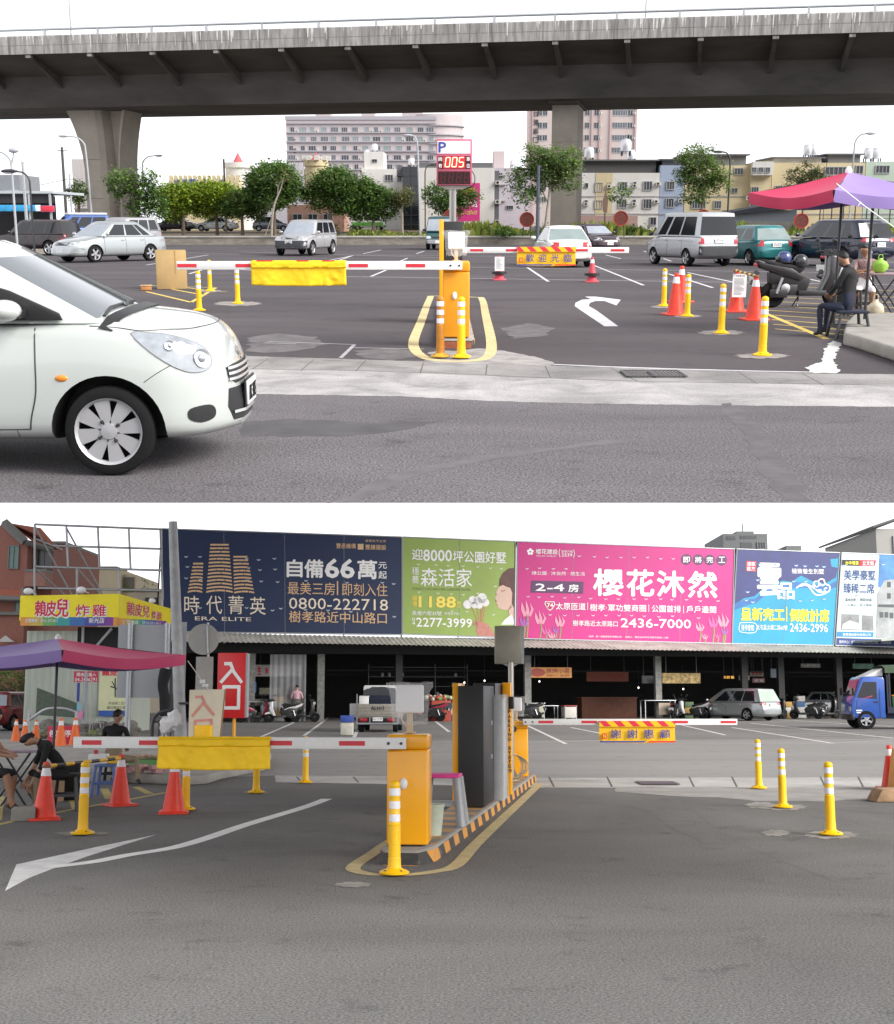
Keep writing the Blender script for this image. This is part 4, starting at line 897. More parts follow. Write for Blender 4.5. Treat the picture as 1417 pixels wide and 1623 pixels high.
dup(c0,'red traffic cone beside the scooter, holding the end of a striped bar',UP.G(1195,507),8)
dup(c0,'red traffic cone with a paper notice hung over it',UP.G(1166,494),2)
nc=UP.G(1166,494);nt_=thing('paper_notice','white printed notice hung on a red cone near the scooter','notice',nc+Vector((0,-.02,0)))
MB(paper).span((-.125,-.175,.27),(.125,-.170,.68)).build('sheet',nt_)
tx=MB(ink_black).textxz('停車場公告',-.07,.63,.09,.66,-.177);rn=random.Random(5)
for i in range(14):tx.span((-.095,-.1765,.59-i*.021),(-.095+.19*rn.uniform(.55,1),-.1758,.596-i*.021))
tx.build('lettering',nt_)
def striped_bar(name,label,a,b,sag=0):
 d=b-a;t=thing(name,label,'barrier bar',a);n=9
 for i in range(n):
  p,q=d*(i/n),d*((i+1)/n);MB(black_plastic if i%2 else bollard_yellow).tube([p,q],.022,10).build('section',t,smooth=40)
 for p in(Vector(),d):MB(mk('ring_brown',(.25,.10,.05),.5)).lathe([(.045,-.02),(.052,0),(.045,.02),(.036,0),(.045,-.02)],c=p,n=14).build('end_ring',t,smooth=50)
 return t
striped_bar('barrier_bar','black and yellow striped bar laid across two red cones near the scooter',nc+Vector((-.03,0,.73)),UP.G(1195,507)+Vector((0,0,.71)))
c1=thing('traffic_cone','faded pink-red cone with a black weight ring in the open lot','traffic cone',UP.G(938,447),0,'old cones with weight rings');cone_mesh(c1,cone_old,.66,weight=True)
dup(c1,'faded cone almost hidden by a white notice under the far boom',UP.G(791,444),10)
nb=UP.G(791,444);n2=thing('paper_notice','white notice sheet standing on a faded cone below the far boom','notice',nb+Vector((0,-.03,0)))
s9=UP.px(nb.y);MB(paper).span((-.125*1.05,-.22,.26),(.125*1.05,-.215,.64)).build('sheet',n2);tx=MB(ink_black).textxz('公告',-.08,.59,-.02,.62,-.222)
for i in range(11):tx.span((-.09,-.2215,.56-i*.024),(-.09+.18*rn.uniform(.5,1),-.2208,.566-i*.024))
tx.build('lettering',n2)
cl=UP.G(277,458,.006);kx=UP.px(cl.y);ct=thing('cardboard_carton','large brown cardboard carton standing open behind the white boom end','carton',cl,14)
hh=59*kx;card=mk('cardboard',(.43,.29,.13),.85,var=.10,scale=3)
MB(card).span((-.41,-.02,0),(.30,.50,hh)).build('box',ct,bevel=.006)
fl=MB(card).face([(-.41,-.02,hh+.002),(.30,-.02,hh+.002),(.28,.10,hh+.012),(-.40,.09,hh+.016)]).face([(-.41,.50,hh+.002),(.30,.50,hh+.002),(.29,.62,hh-.03),(-.4,.62,hh-.03)]);fl.build('flap',ct)
MB(mk('tape_brown',(.36,.22,.08),.4)).span((.02,-.0225,hh-.0),(.05,-.0205,hh*.4)).build('tape',ct)
wb=thing('wooden_block','small worn orange wooden block lying by the cardboard carton','block',UP.G(232,460,.006),10);MB(mk('wood_orange',(.45,.20,.07),.8,var=.3)).box((0,0,.05),(.24,.18,.10)).build('block',wb,bevel=.01);MB(mk('wood_pale',(.55,.36,.2),.8,var=.3)).box((0,0,.112),(.27,.2,.022)).build('board',wb,bevel=.004)
le=thing('concrete_ledge','rough weathered concrete pavement corner beside the white patch','kerb ledge',UP.G(1336,548))
P0=Vector(le.location);q=[UP.G(u,v)-P0 for u,v in((1336,548),(1352,552),(1382,562),(1440,582),(1470,596),(1500,540),(1500,515),(1420,512),(1352,515),(1338,530))]
MB(concrete).prism([(p.x,p.y)for p in q],.17).build('slab',le,bevel=.04,seg=3)
# vehicles of the car park
white_car=mk('car_white',(.46,.49,.475),.22,var=.0,coat=.8);silver=mk('car_silver',(.40,.43,.44),.28,.55,var=.03,coat=.8);silver2=mk('car_silver_warm',(.45,.45,.47),.30,.5,var=.03,coat=.8)
van_silver=mk('van_silver',(.42,.43,.45),.33,.5,var=.04,coat=.6);teal=mk('car_teal',(.02,.17,.18),.28,.35,var=.03,coat=.8);navy=mk('car_navy',(.010,.014,.035),.22,.3,var=0,coat=.9);dark_car=mk('car_dark',(.022,.020,.03),.25,.2,var=0,coat=.9)
car_grey=mk('car_grey',(.085,.09,.12),.3,.4,var=0,coat=.8);car_green=mk('car_bottle_green',(.02,.08,.085),.3,.3,var=0,coat=.7);car_red=mk('car_red',(.30,.02,.04),.3,.1,var=0,coat=.7);plastic_grey=mk('bumper_grey',(.035,.037,.042),.6,var=.1)
glass_grey=mk('grey_glass',(.30,.33,.38),.10,var=.18,scale=1.2,spec=.6)
def place(u,v,dy=0):p=UP.G(u,v);p.y+=dy;return p
cs,_=car('parked_car','silver four-door sedan parked nose towards the stall, beside the carton','car',UP.G(174,414),-126,'sedan',silver,'cars parked in the lot',glass=glass_grey);cs.scale=(1.10,)*3
cs,_=car('parked_car','silver estate with dark windows parked close behind the silver sedan','car',UP.G(196,398),-116,'suv',silver2,'cars parked in the lot',glass=glass_grey);cs.scale=(1.08,)*3
car('parked_car','pale silver off-roader with black lower bumper facing the gate','car',UP.G(486,404),-106,'suv',silver2,'cars parked in the lot',plate='2A-5F25',glass=glass_grey,lower=plastic_grey)
car('delivery_van','small dark green and silver van partly hidden behind the gate','van',UP.G(702,395),-97,'minivan',car_green,'cars parked in the lot',glass=glass_grey,lower=silver2)
car('parked_car','white saloon seen from behind, its bumper under the far boom','car',UP.G(889,421),94,'sedan',mk('car_ivory',(.72,.72,.70),.3,coat=.6),'cars parked in the lot',rear_glass=glass_pale,lower=None)
car('parked_car','dark maroon saloon nose-on behind the white saloon','car',UP.G(938,397),-70,'sedan',mk('car_maroon',(.035,.012,.022),.25,.1,coat=.8),'cars parked in the lot',plate='20',glass=glass_grey)
car('passenger_van','silver passenger van with black rear bumper and tailgate window','van',UP.G(1092,420),108,'van',van_silver,'cars parked in the lot',plate='XP·9141',lower=plastic_grey)
car('parked_car','teal hatchback with a pale rear window next to the silver van','car',UP.G(1190,419),106,'hatch',teal,'cars parked in the lot',plate='A76·0575',rear_glass=glass_pale)
car('parked_car','dark navy off-roader parked under the red and purple parasol','car',UP.G(1322,422),114,'modern_suv',navy,'cars parked in the lot',plate='AGE')
ch_=MB(chrome)
def raise_z(o,z):o.location.z+=z
for nm,lb,u,v,rz,spec,pt,z in(('parked_car','black car parked beyond the low wall under the lime trees',276,372,172,'sedan',dark_car,0),('parked_car','white car with red lamp parked beyond the low wall, next to the black one',343,373,170,'sedan',white_car,0),('parked_car','grey car parked beyond the low wall behind the thin leaning tree',430,374,8,'hatch',car_grey,0)):
 t,_=car(nm,lb,'car',UP.P(u,v,124),rz,spec,pt,'cars beyond the low wall');t.location.z=.62;t.scale=(.95,)*3
t,_=car('passenger_van','white and green minibus parked by the trees beyond the wall','van',UP.P(585,361,150),-8,'minivan',mk('bus_white',(.62,.66,.60),.4),'cars beyond the low wall',lower=mk('bus_green',(.10,.30,.05),.5));t.location.z=.56
MB(mk('bus_green',(.10,.30,.05),.5)).box((0,-.815,.68),(3.6,.012,.42)).box((0,.815,.68),(3.6,.012,.42)).build('green_band',t)
t,_=car('passenger_van','blue van with a white roof parked behind the awning stall','van',UP.P(124,378,88),-150,'van',mk('van_blue',(.03,.09,.32),.3,coat=.6),'cars beyond the low wall');t.location.z=.1
MB(white_paint).box((-.6,0,1.97),(2.6,1.3,.12)).build('roof_cover',t,bevel=.04)
car('parked_car','dark pickup standing in the shade of the blue awning','car',UP.G(60,404),160,'suv',mk('car_black_red',(.018,.008,.010),.3,coat=.6),'cars parked in the lot')
# the white hatchback at the gate
S=SPECS['alto'];wx=UP.G(174,755);WC,tr=car('hatchback_car','white hatchback waiting at the road edge, front wheel and bonnet in view','car',wx+Vector((-1.18,.76,.004)),.8,'alto',white_car,detail=False,spokes=8,glass=mk('windshield_glass',(.10,.115,.13),.06,var=.1,scale=1.2,spec=.7),rim_mat=mk('alloy_bright',(.46,.46,.48),.5,.5,var=.05))
for o in list(WC.children):
 if o.name.split('.')[0]in('headlight','taillight','grille','bumper','licence_plate','door_mirror','door_handle','door_seam'):
  if o.name.split('.')[0]in('headlight','grille','bumper','door_seam')or(o.name.startswith(('licence','door_mirror'))):
   for c in list(o.children):bpy.data.objects.remove(c)
   bpy.data.objects.remove(o)
lens=mk('headlight_lens',(.36,.39,.43),.06,.25,var=.3,scale=7,coat=1)
for s_ in(-1,1):
 th=s_*52
 def A(x,y):return-x*math.sin(R(th))+s_*y*math.cos(R(th))
 pts=[(1.375,.755,.905),(1.50,.73,.905),(1.60,.66,.885),(1.70,.56,.835),(1.765,.50,.765),(1.80,.53,.69),(1.775,.60,.655),(1.70,.68,.655),(1.60,.735,.70),(1.48,.765,.79)]
 q=[(A(x,y),z)for x,y,z in smoothpts(pts,3,close=True)];q=q if s_>0 else q
 h=patch(tr,q,th,lens,.007,4).build('headlight',WC,smooth=60)
 rim_=MB(mk('headlight_edge',(.30,.31,.32),.3));d=Vector((math.cos(R(th)),math.sin(R(th)),0));hv=Vector((-math.sin(R(th)),math.cos(R(th)),0));ee=[]
 for a,z in q+q[:1]:
  loc,*_=tr.ray_cast(hv*a+Vector((0,0,z))+d*6,-d)
  if loc:ee.append(loc+d*.006)
 rim_.tube(ee,.0035,5);rim_.build('lens_edge',h,smooth=60)
 for(x,y,z,r_)in((1.735,.575,.735,.062),(1.56,.685,.825,.034)):
  loc,n_,*_=tr.ray_cast(hv*A(x,y)+Vector((0,0,z))+d*6,-d)
  if loc:
   M=Matrix.Translation(loc+d*.010)@(n_.to_track_quat('Z','Y').to_matrix().to_4x4())
   MB(mk('bowl_chrome',(.82,.84,.88),.08,.9,var=0)).lathe([(r_,.0),(r_*.96,.008),(r_*.6,.002),(.0001,.004)],n=24,M=M).build('reflector',h,smooth=60)
   MB(mk('bowl_dark',(.50,.53,.58),.1,.6)).lathe([(r_*.42,.006),(r_*.3,.014),(.0001,.016)],n=18,M=M).build('bulb',h,smooth=60)
 sm=MB(mk('seam_black',(.03,.03,.03),.6));th2=90*s_;g_=-s_
 seam(tr,[(g_*.735,.99),(g_*.742,.80),(g_*.74,.55),(g_*.70,.38),(g_*.685,.30)],th2,sm,.005);seam(tr,[(g_*-.30,.98),(g_*-.31,.6),(g_*-.33,.31)],th2,sm,.005)
 seam(tr,[(g_*.685,.302),(g_*.2,.298),(g_*-.33,.31)],th2,sm,.004);seam(tr,[(g_*.60,.245),(g_*.60,.295)],th2,sm,.003)
 seam(tr,[(g_*1.42,.60),(g_*1.50,.655),(g_*1.58,.70)],th2,sm,.0025)
 sm.build('door_seam',WC)
 loc,n_,*_=tr.ray_cast(Vector((.905,s_*4,.628)),Vector((0,-s_,0)))
 MB(lamp_amber).blob(loc,(.042,.012,.022)).build('side_indicator',WC,smooth=60)
 tri=MB(black_plastic).prism([(.50,.985),(.92,.985),(.90,1.03),(.60,1.17),(.50,1.20)],.02,M=Matrix.Translation((0,s_*.705+(.02 if s_>0 else 0),0))@Matrix.Rotation(R(90),4,'X'));tri.box((.66,s_*.78,1.03),(.07,.16,.05));tri.build('mirror_foot',WC,bevel=.008)
 mr=MB(white_car).blob((.60,s_*.85,1.055),(.105,.11,.068),18,12);mr.build('door_mirror',WC,smooth=70)
 th=s_*48;fq=[(A(1.66,.665),.42),(A(1.76,.56),.435),(A(1.80,.52),.40),(A(1.79,.53),.345),(A(1.72,.61),.325),(A(1.655,.67),.355)]
 patch(tr,[(p.x,p.y)for p in smoothpts([(a,b,0)for a,b in fq],4,close=True)],th,black_plastic,.005,3).build('fog_recess',WC,smooth=60)
gq=MB(black_plastic)
patch(tr,[(-.40,.585),(-.30,.54),(.30,.54),(.40,.585),(.41,.655),(.3,.665),(-.3,.665),(-.41,.655)],0,black_plastic,.006,4).build('grille',WC,smooth=60)
for z in(.575,.612,.648):patch(tr,[(-.41,z-.009),(0,z-.013),(.41,z-.009),(.41,z+.009),(0,z+.005),(-.41,z+.009)],0,mk('grille_bar',(.62,.64,.66),.25,.5),.018,4).build('grille_bar',WC,smooth=60)
patch(tr,[(-.36,.30),(0,.29),(.36,.30),(.43,.40),(.41,.515),(-.41,.515),(-.43,.40)],0,black_plastic,.006,4).build('intake',WC,smooth=60)
patch(tr,[(-.38,.345),(0,.335),(.38,.345),(.38,.365),(0,.355),(-.38,.365)],0,white_car,.02,4).build('intake_bar',WC,smooth=60)
c,*_=tr.ray_cast(Vector((6,0,.46)),Vector((-1,0,0)));X_=c.x+.03
lp=MB(plate_white).box((X_,0,.455),(.014,.38,.16)).build('licence_plate',WC,bevel=.003);MB(ink_black).text('ARC·0025',(X_+.0085,-.165,.40),(0,.33,0),(0,0,.105),.006).build('lettering',lp);MB(ink_black).box((X_-.012,0,.455),(.01,.41,.19)).build('plate_frame',lp)
e0,n0,*_=tr.ray_cast(Vector((6,0,.715)),Vector((-1,0,0)))
em=MB(chrome)
for pl in([(-.045,.01),(.0,.05),(.022,.032),(-.005,.008),(.03,-.018),(.012,-.034)],[(.045,-.01),(0,-.05),(-.022,-.032),(.005,-.008),(-.03,.018),(-.012,.034)]):
 em.prism(pl,.008,M=Matrix.Translation(e0+n0*.004)@n0.to_track_quat('Z','Y').to_matrix().to_4x4())
em.build('emblem',WC,bevel=.002)
bs_=MB(mk('seam_black',(.03,.03,.03),.6))
for s_ in(-1,1):
 e=[]
 for x,y in((1.08,.70),(1.25,.69),(1.40,.675),(1.55,.60),(1.66,.5),(1.72,.36),(1.75,.18),(1.76,0)):
  loc,*_=tr.ray_cast(Vector((x,s_*y,4)),Vector((0,0,-1)))
  if loc:e.append(loc)
 bs_.tube(smoothpts(e,4),.004,5)
bs_.build('bonnet_seam',WC,smooth=60)
cw=MB(black_plastic);rows=[]
for q in(0,.5,1):
 r_=[]
 for j in range(13):
  y=-.72+j*.12;xx=1.17+.10*(1-(y/.72)**2)-.03+.085*q;loc,*_=tr.ray_cast(Vector((xx,y,4)),Vector((0,0,-1)));r_.append(Vector((xx,y,(loc.z if loc else 1.0)+.008+.012*(1-q))))
 rows.append(r_)
cw.grid(rows).build('cowl',WC,smooth=60)
wz=lambda x,y:(x,y,.975+(1.26-.10*(y/.65)**2-x)*.53)
wp=MB(black_plastic).tube([wz(1.14,-.56),wz(1.12,-.3),wz(1.13,.0)],.013,6).tube([wz(1.16,-.05),wz(1.12,.2),wz(1.09,.5)],.013,6);wp.build('wiper',WC,smooth=60)
MB(mk('visor_edge',(.05,.05,.055),.3)).tube([(1.05,.665,1.02),(.30,.53,1.405)],.022,6).build('pillar_trim',WC,smooth=60)
# scooter, people and parasol on the exit side
sc_purple=mk('scooter_grey',(.042,.039,.043),.3,.4,var=.1,coat=.6);sc_white=mk('scooter_white',(.7,.7,.72),.3,coat=.5);sc_red=mk('scooter_red',(.40,.02,.06),.3,coat=.5);sc_black=mk('scooter_black',(.02,.02,.024),.3,coat=.6)
s1=UP.G(1272,487);st=scooter('motor_scooter','black and silver scooter with tail swept up, parked in the yellow hatching',s1,8,sc_purple)
MB(mk('silver_trim',(.42,.41,.45),.3,.5)).prism([(-.99,.885),(-.93,.86),(-.4,.70),(-.06,.56),(-.1,.60),(-.45,.755)],.21,M=Matrix.Translation((0,.105,0))@Matrix.Rotation(R(90),4,'X')).build('trim_stripe',st,bevel=.01)
def helmet(lb,p,mat,rz):
 t=thing('helmet',lb,'helmet',p,rz);MB(mat).lathe([(.125,-.04),(.135,.02),(.128,.08),(.10,.13),(.055,.16),(.0001,.168)],n=20).build('shell',t,smooth=60);MB(black_plastic).lathe([(.115,-.055),(.137,-.045),(.139,-.02),(.12,-.015)],n=20).build('rim',t,smooth=50)
 MB(glass_dark).prism([(.05,-.10),(.15,-.07),(.165,0),(.15,.07),(.05,.10)],.09,M=Matrix.Translation((0,0,-.03))).build('visor',t,bevel=.01)
Rz=Matrix.Rotation(R(8),3,'Z')
helmet('dark blue open helmet sitting on the scooter seat',s1+Rz@Vector((-.42,0,.88)),mk('helmet_blue',(.03,.045,.16),.25,coat=.6),190);helmet('black round helmet on the scooter beside the blue one',s1+Rz@Vector((-.10,-.02,.82)),sc_black,200)
dup(st,'black scooter standing behind the seated person in the parasol shade',UP.G(1345,462),35,swap={'scooter_grey':'scooter_black','silver_trim':'scooter_black'})
m0=UP.G(1342,536)
ch=stool('folding_chair','dark low folding seat under the person in navy',m0+Vector((.05,.1,0)),dark_metal,cloth_navy,h=.38,w_=.42)
PN=person('seated person in dark navy clothes turned away beside the kerb ledge',m0+Vector((.05,.1,0)),-128,dict(pel=(.02,0,.53),chest=(-.02,-.06,.96),neck=(-.06,-.12,1.18),head=(-.08,-.20,1.30),face=(-.5,-.85,-.2),shl=(.17,-.06,1.08),ell=(.22,-.18,.84),wrl=(.02,-.36,.72),shr=(-.22,-.08,1.08),elr=(-.30,-.14,.82),wrr=(-.33,-.36,.70),hipl=(.11,-.05,.48),knl=(.16,-.46,.52),anl=(.18,-.42,.10),hipr=(-.12,-.05,.48),knr=(-.20,-.46,.50),anr=(-.30,-.52,.10),toe=(-.5,-.85,0)),dict(top=cloth_black,hip=cloth_navy,shin=cloth_navy,skin=skin_tan,sleeve=cloth_black,fore=cloth_black,shoe=shoe_dark))
PN.scale=(.84,)*3;m1=UP.G(1362,498)
stool('folding_chair','low black folding seat under the person in the patterned shirt',m1+Vector((.1,.1,0)),dark_metal,cloth_black,h=.43,w_=.36)
PN=person('seated person with folded arms in a patterned shirt behind the one in navy',m1+Vector((.1,.1,0)),-20,dict(pel=(0,0,.55),chest=(-.02,-.02,.95),neck=(-.04,-.04,1.17),head=(-.06,-.08,1.31),face=(-.6,-.8,0),shl=(.17,-.02,1.08),ell=(.22,-.14,.86),wrl=(-.02,-.26,.86),shr=(-.20,-.02,1.08),elr=(-.24,-.18,.86),wrr=(.0,-.28,.90),hipl=(.11,-.04,.5),knl=(.18,-.44,.52),anl=(.16,-.40,.10),hipr=(-.11,-.04,.5),knr=(-.14,-.46,.52),anr=(-.14,-.40,.10)),dict(top=mk('shirt_pattern',(.34,.22,.22),.8,var=.6,scale=26),hip=cloth_white,shin=skin_tan,skin=skin_tan,shoe=shoe_dark))
PN.scale=(.84,)*3
def fold_table(name,lb,p,w_,d_,h,top,rz=0):
 t=thing(name,lb,'table',p,rz);MB(top).box((0,0,h),(w_,d_,.03)).build('tabletop',t,bevel=.008)
 for sy in(-1,1):
  MB(dark_metal).tube([(-w_*.42,sy*d_*.4,h-.015),(w_*.42,sy*d_*.4,0)],.014,6).build('leg',t,smooth=50);MB(dark_metal).tube([(w_*.42,sy*d_*.38,h-.015),(-w_*.42,sy*d_*.38,0)],.014,6).build('leg',t,smooth=50)
 return t
tp=UP.G(1400,505);fold_table('folding_table','small folding table with crossed legs under the red parasol',tp,.62,.5,.74,mk('table_pink',(.30,.20,.22),.6));
def leafy(name,lb,cat,p,blobs,n,size,kind):
 t=thing(name,lb,cat,p);cr=MB();[cr.m(q)for q in leafmats(kind)];leaves(cr,blobs,n,size,kind);cr.build('foliage',t);return t
def sack(name,lb,cat,p,r,h,mat,seed=1,rz=0):
 t=thing(name,lb,cat,p,rz);rn=random.Random(seed);rows=[]
 for i in range(9):
  q=i/8;rr=(math.sin(math.pi*min(1,.12+q*.80))**.6)*(1 if q<.8 else.55);rows.append([Vector((r[0]*rr*math.cos(a*.3927)*rn.uniform(.86,1.1),r[1]*rr*math.sin(a*.3927)*rn.uniform(.86,1.1),h*q))for a in range(16)])
 b=MB(mat).grid(rows,close=True);b.face(rows[0][::-1]);b.build('bag',t,smooth=70);hd=MB(mat).tube(smoothpts([(-r[0]*.3,0,h*.95),(-r[0]*.2,0,h*1.2),(r[0]*.2,0,h*1.2),(r[0]*.3,0,h*.95)],4),.008,6);hd.build('handle',t,smooth=60);return t
sack('plastic_bag','lime green plastic bag standing on the small folding table','bag',tp+Vector((-.12,0,.757)),(.13,.11),.24,mk('bag_green',(.28,.52,.06),.5,var=.2),2)
sack('plastic_bag','thin pale plastic bag with yellow contents hanging by the table leg','bag',tp+Vector((-.26,-.34,.0)),(.14,.11),.34,mk('bag_pale',(.52,.46,.34),.5,var=.35),5)
bt=thing('drink_bottle','small red drink bottle beside the seated people','bottle',m1+Vector((-.22,-.32,.0)));stool('folding_stool','tiny dark stool carrying the red drink bottle',m1+Vector((-.22,-.32,0)),dark_metal,black_plastic,h=.44,w_=.2);bt.location.z=.445;MB(mk('bottle_red',(.5,.02,.03),.3)).lathe([(.035,0),(.036,.10),(.03,.13),(.014,.16),(.014,.18),(.0001,.181)],n=14).build('bottle_body',bt,smooth=50);MB(white_paint).lathe([(.016,.175),(.016,.2),(.0001,.2)],n=12).build('cap',bt)
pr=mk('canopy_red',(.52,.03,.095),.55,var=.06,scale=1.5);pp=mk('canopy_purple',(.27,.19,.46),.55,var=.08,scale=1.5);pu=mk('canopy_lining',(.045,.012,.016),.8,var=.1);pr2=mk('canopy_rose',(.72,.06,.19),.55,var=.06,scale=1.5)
D=19.0;ap=UP.P(1345,272,D);cn=Vector((ap.x,D,0));ze=UP.P(1352,304,D).z
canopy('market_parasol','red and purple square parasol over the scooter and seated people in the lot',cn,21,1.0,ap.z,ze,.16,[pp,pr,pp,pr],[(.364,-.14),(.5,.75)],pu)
cord=thing('guy_rope','white cord running down from the lot parasol corner','rope',UP.P(1326,291,D-1.5));q=UP.P(1420,362,D-2.4)-UP.P(1326,291,D-1.5);MB(ink_white).tube([(0,0,0),q*.5+Vector((0,0,-.015)),q],.007,6).tube([q*.42,q*.42+Vector((-.03,0,-.05))],.008,5).build('cord',cord)
# awning stall on the other side
sp_=UP.G(52,402);A_=thing('awning_stall','open stall shed with a blue and red awning strip behind the white hatchback','stall',sp_);D=sp_.y;k=UP.px(D);X=lambda u:(u-708.5)*k-sp_.x;Z=lambda v:UP.P(50,v,D).z
MB(mk('shed_roof',(.42,.46,.48),.5,var=.15,stretch=(8,1,1))).span((X(-70),-.5,Z(307)),(X(107),5,Z(303))).build('roof',A_)
MB(mk('shed_dark',(.03,.03,.034),.7)).span((X(-70),-.3,Z(322)),(X(106),-.2,Z(308))).span((X(-70),4.8,0),(X(60),4.9,Z(308))).build('wall',A_)
aw=MB(mk('awning_blue',(.03,.28,.55),.6,var=.25)).span((X(-70),-.62,Z(335)),(X(80),-.55,Z(325)));aw.m(ink_white).span((X(80),-.62,Z(335)),(X(88),-.55,Z(325)));aw.m(mk('awning_red',(.62,.03,.06),.6)).span((X(88),-.62,Z(336)),(X(109),-.55,Z(326)));aw.build('awning',A_,bevel=.01)
for u in(102,70,10):MB(grey_paint).span((X(u)-.05,-.5,0),(X(u)+.05,-.4,Z(308))).build('post',A_)
MB(mk('counter_cream',(.5,.47,.4),.7)).span((X(30),-.45,0),(X(101),-.2,Z(388))).build('counter',A_)
# low wall, verge, trees, lamps
wl=thing('low_wall','low stained concrete wall along the far side of the car park','wall',UP.G(800,388));wy=wl.location.y
MB(mk('wall_concrete',(.22,.20,.17),.9,var=.4,scale=1.4,stretch=(1,1,3))).span((-32.0,0,0),(34,.25,.48)).build('wall_face',wl);MB(mk('wall_cap',(.40,.38,.34),.9,var=.25,scale=1.2)).span((-32,-.06,.481),(34,.34,.60)).build('coping',wl,bevel=.02)
vg=MB(ground_mat('verge_soil',(.16,.12,.08),(.09,.075,.05),speck=.3,fine=6,big=.4));vg.span((-48,wy+.35,.0),(55,158,.55));vg.build('verge',kind='structure')
gs=MB();[gs.m(q)for q in leafmats('grass')]
gr_=random.Random(11)
for _ in range(2600):
 x=gr_.uniform(-7,34);y=wy+.6+abs(gr_.gauss(0,9));h=gr_.uniform(.25,.8)*(1.0+.5*math.sin(x*.7))*(.45 if x<0 else 1)
 a=gr_.uniform(0,6.28);wv=gr_.uniform(.10,.3);gs.k=gr_.randrange(3);dx,dy=math.cos(a)*wv,math.sin(a)*wv;l_=gr_.uniform(-.15,.15)
 gs.add([(x-dx,y-dy,.55),(x+dx,y+dy,.55),(x+dx*.6+l_,y+dy,.55+h*.8),(x+l_,y,.55+h),(x-dx*.7+l_,y-dy,.55+h*.7)],[(0,1,2,3,4)])
o=gs.build('grass',kind='stuff');tag(o,'tall yellow-green weeds growing behind the low wall','grass')
for i,(u,v,r_,lb)in enumerate(((790,366,.8,'dark low shrub behind the wall nearest the pink banner'),(812,367,.9,'dark low shrub behind the wall between the gate and the concrete pier'),(860,366,.8,'dark low shrub at the foot of the tree before the pier'),(1010,366,1.0,'dark low shrub behind the wall next to the dark saloon'),(1180,364,1.1,'dark shrub row behind the wall above the teal hatchback'),(545,362,1.1,'dark shrub behind the wall by the dark trees'))):
 p=UP.P(u,v,88+i);leafy('shrub',lb,'shrub',(p.x,p.y,.55),[((0,0,.35),(r_,.5,.42))],420,.20,'dark')
GT='trees along the verge'
def T(lb,u,vtop,vbase,Y,blobs,n,size,kind,tilt=0,r0=.14,bm=None,tb=.55,**k2):
 s=UP.px(Y);b=UP.P(u,vbase,Y);b.z=tb if Y>wy else 0;zt=UP.P(u,vtop,Y).z
 bl=[(((x-u)*s,dy,UP.P(x,v,Y).z-b.z),(rx*s,rx*s*.8 if rx*s<4 else 3.2,rz*s))for x,v,rx,rz,dy in blobs]
 h=zt-b.z
 return tree('tree',lb,b,[(0,0,0),(tilt*.4,0,h*.25),(tilt,0,h*.55),(tilt*1.2,0,h*.8)],bl,n,size,kind,GT,r0,bm,**k2)
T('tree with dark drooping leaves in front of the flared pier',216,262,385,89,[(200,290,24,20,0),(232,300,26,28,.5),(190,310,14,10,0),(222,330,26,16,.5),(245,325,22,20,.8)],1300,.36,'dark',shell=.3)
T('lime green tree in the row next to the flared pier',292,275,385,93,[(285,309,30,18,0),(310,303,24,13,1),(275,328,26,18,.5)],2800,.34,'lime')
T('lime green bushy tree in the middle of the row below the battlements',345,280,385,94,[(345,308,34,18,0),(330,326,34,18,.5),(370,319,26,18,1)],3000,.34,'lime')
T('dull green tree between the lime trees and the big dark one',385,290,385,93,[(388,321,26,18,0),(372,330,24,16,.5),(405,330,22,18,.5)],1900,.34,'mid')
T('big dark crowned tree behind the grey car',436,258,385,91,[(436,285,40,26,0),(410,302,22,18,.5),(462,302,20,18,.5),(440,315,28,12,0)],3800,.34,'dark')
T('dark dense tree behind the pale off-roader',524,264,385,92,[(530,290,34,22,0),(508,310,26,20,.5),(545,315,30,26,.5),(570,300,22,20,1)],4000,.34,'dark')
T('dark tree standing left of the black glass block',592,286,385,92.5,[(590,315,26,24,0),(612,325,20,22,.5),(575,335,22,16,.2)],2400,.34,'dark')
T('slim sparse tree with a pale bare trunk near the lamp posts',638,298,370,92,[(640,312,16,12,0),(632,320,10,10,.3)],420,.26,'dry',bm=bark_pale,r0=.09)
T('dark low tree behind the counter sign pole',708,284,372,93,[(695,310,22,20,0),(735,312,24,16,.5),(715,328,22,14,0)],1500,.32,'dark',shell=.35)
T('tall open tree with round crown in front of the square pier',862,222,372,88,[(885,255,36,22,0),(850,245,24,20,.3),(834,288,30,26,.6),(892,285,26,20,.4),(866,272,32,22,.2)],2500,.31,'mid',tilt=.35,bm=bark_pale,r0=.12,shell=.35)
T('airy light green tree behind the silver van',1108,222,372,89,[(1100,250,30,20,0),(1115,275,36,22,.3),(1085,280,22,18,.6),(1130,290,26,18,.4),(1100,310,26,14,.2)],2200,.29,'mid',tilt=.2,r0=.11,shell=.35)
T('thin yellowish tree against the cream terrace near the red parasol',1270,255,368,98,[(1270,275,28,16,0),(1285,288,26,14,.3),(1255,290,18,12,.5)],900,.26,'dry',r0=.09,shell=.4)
t=thing('tree','thin leaning bare trunk tied to a stake in front of the grey car','tree',UP.G(430,376),0,GT);t.location.z=.55;t.location.y=88;t.location.x=UP.P(430,370,88).x
MB(bark_pale).tube(smoothpts([(0,0,0),(.1,0,1.2),(.3,0,2.2),(.75,0,3.2),(.95,0,3.9)],4),[.09-.003*i for i in range(17)],7).tube(smoothpts([(.5,0,2.7),(.6,0,3.4),(.9,.1,3.8)],4),.035,6).tube([(-.45,0,0),(.15,0,1.5)],.03,6).build('trunk',t,smooth=60)
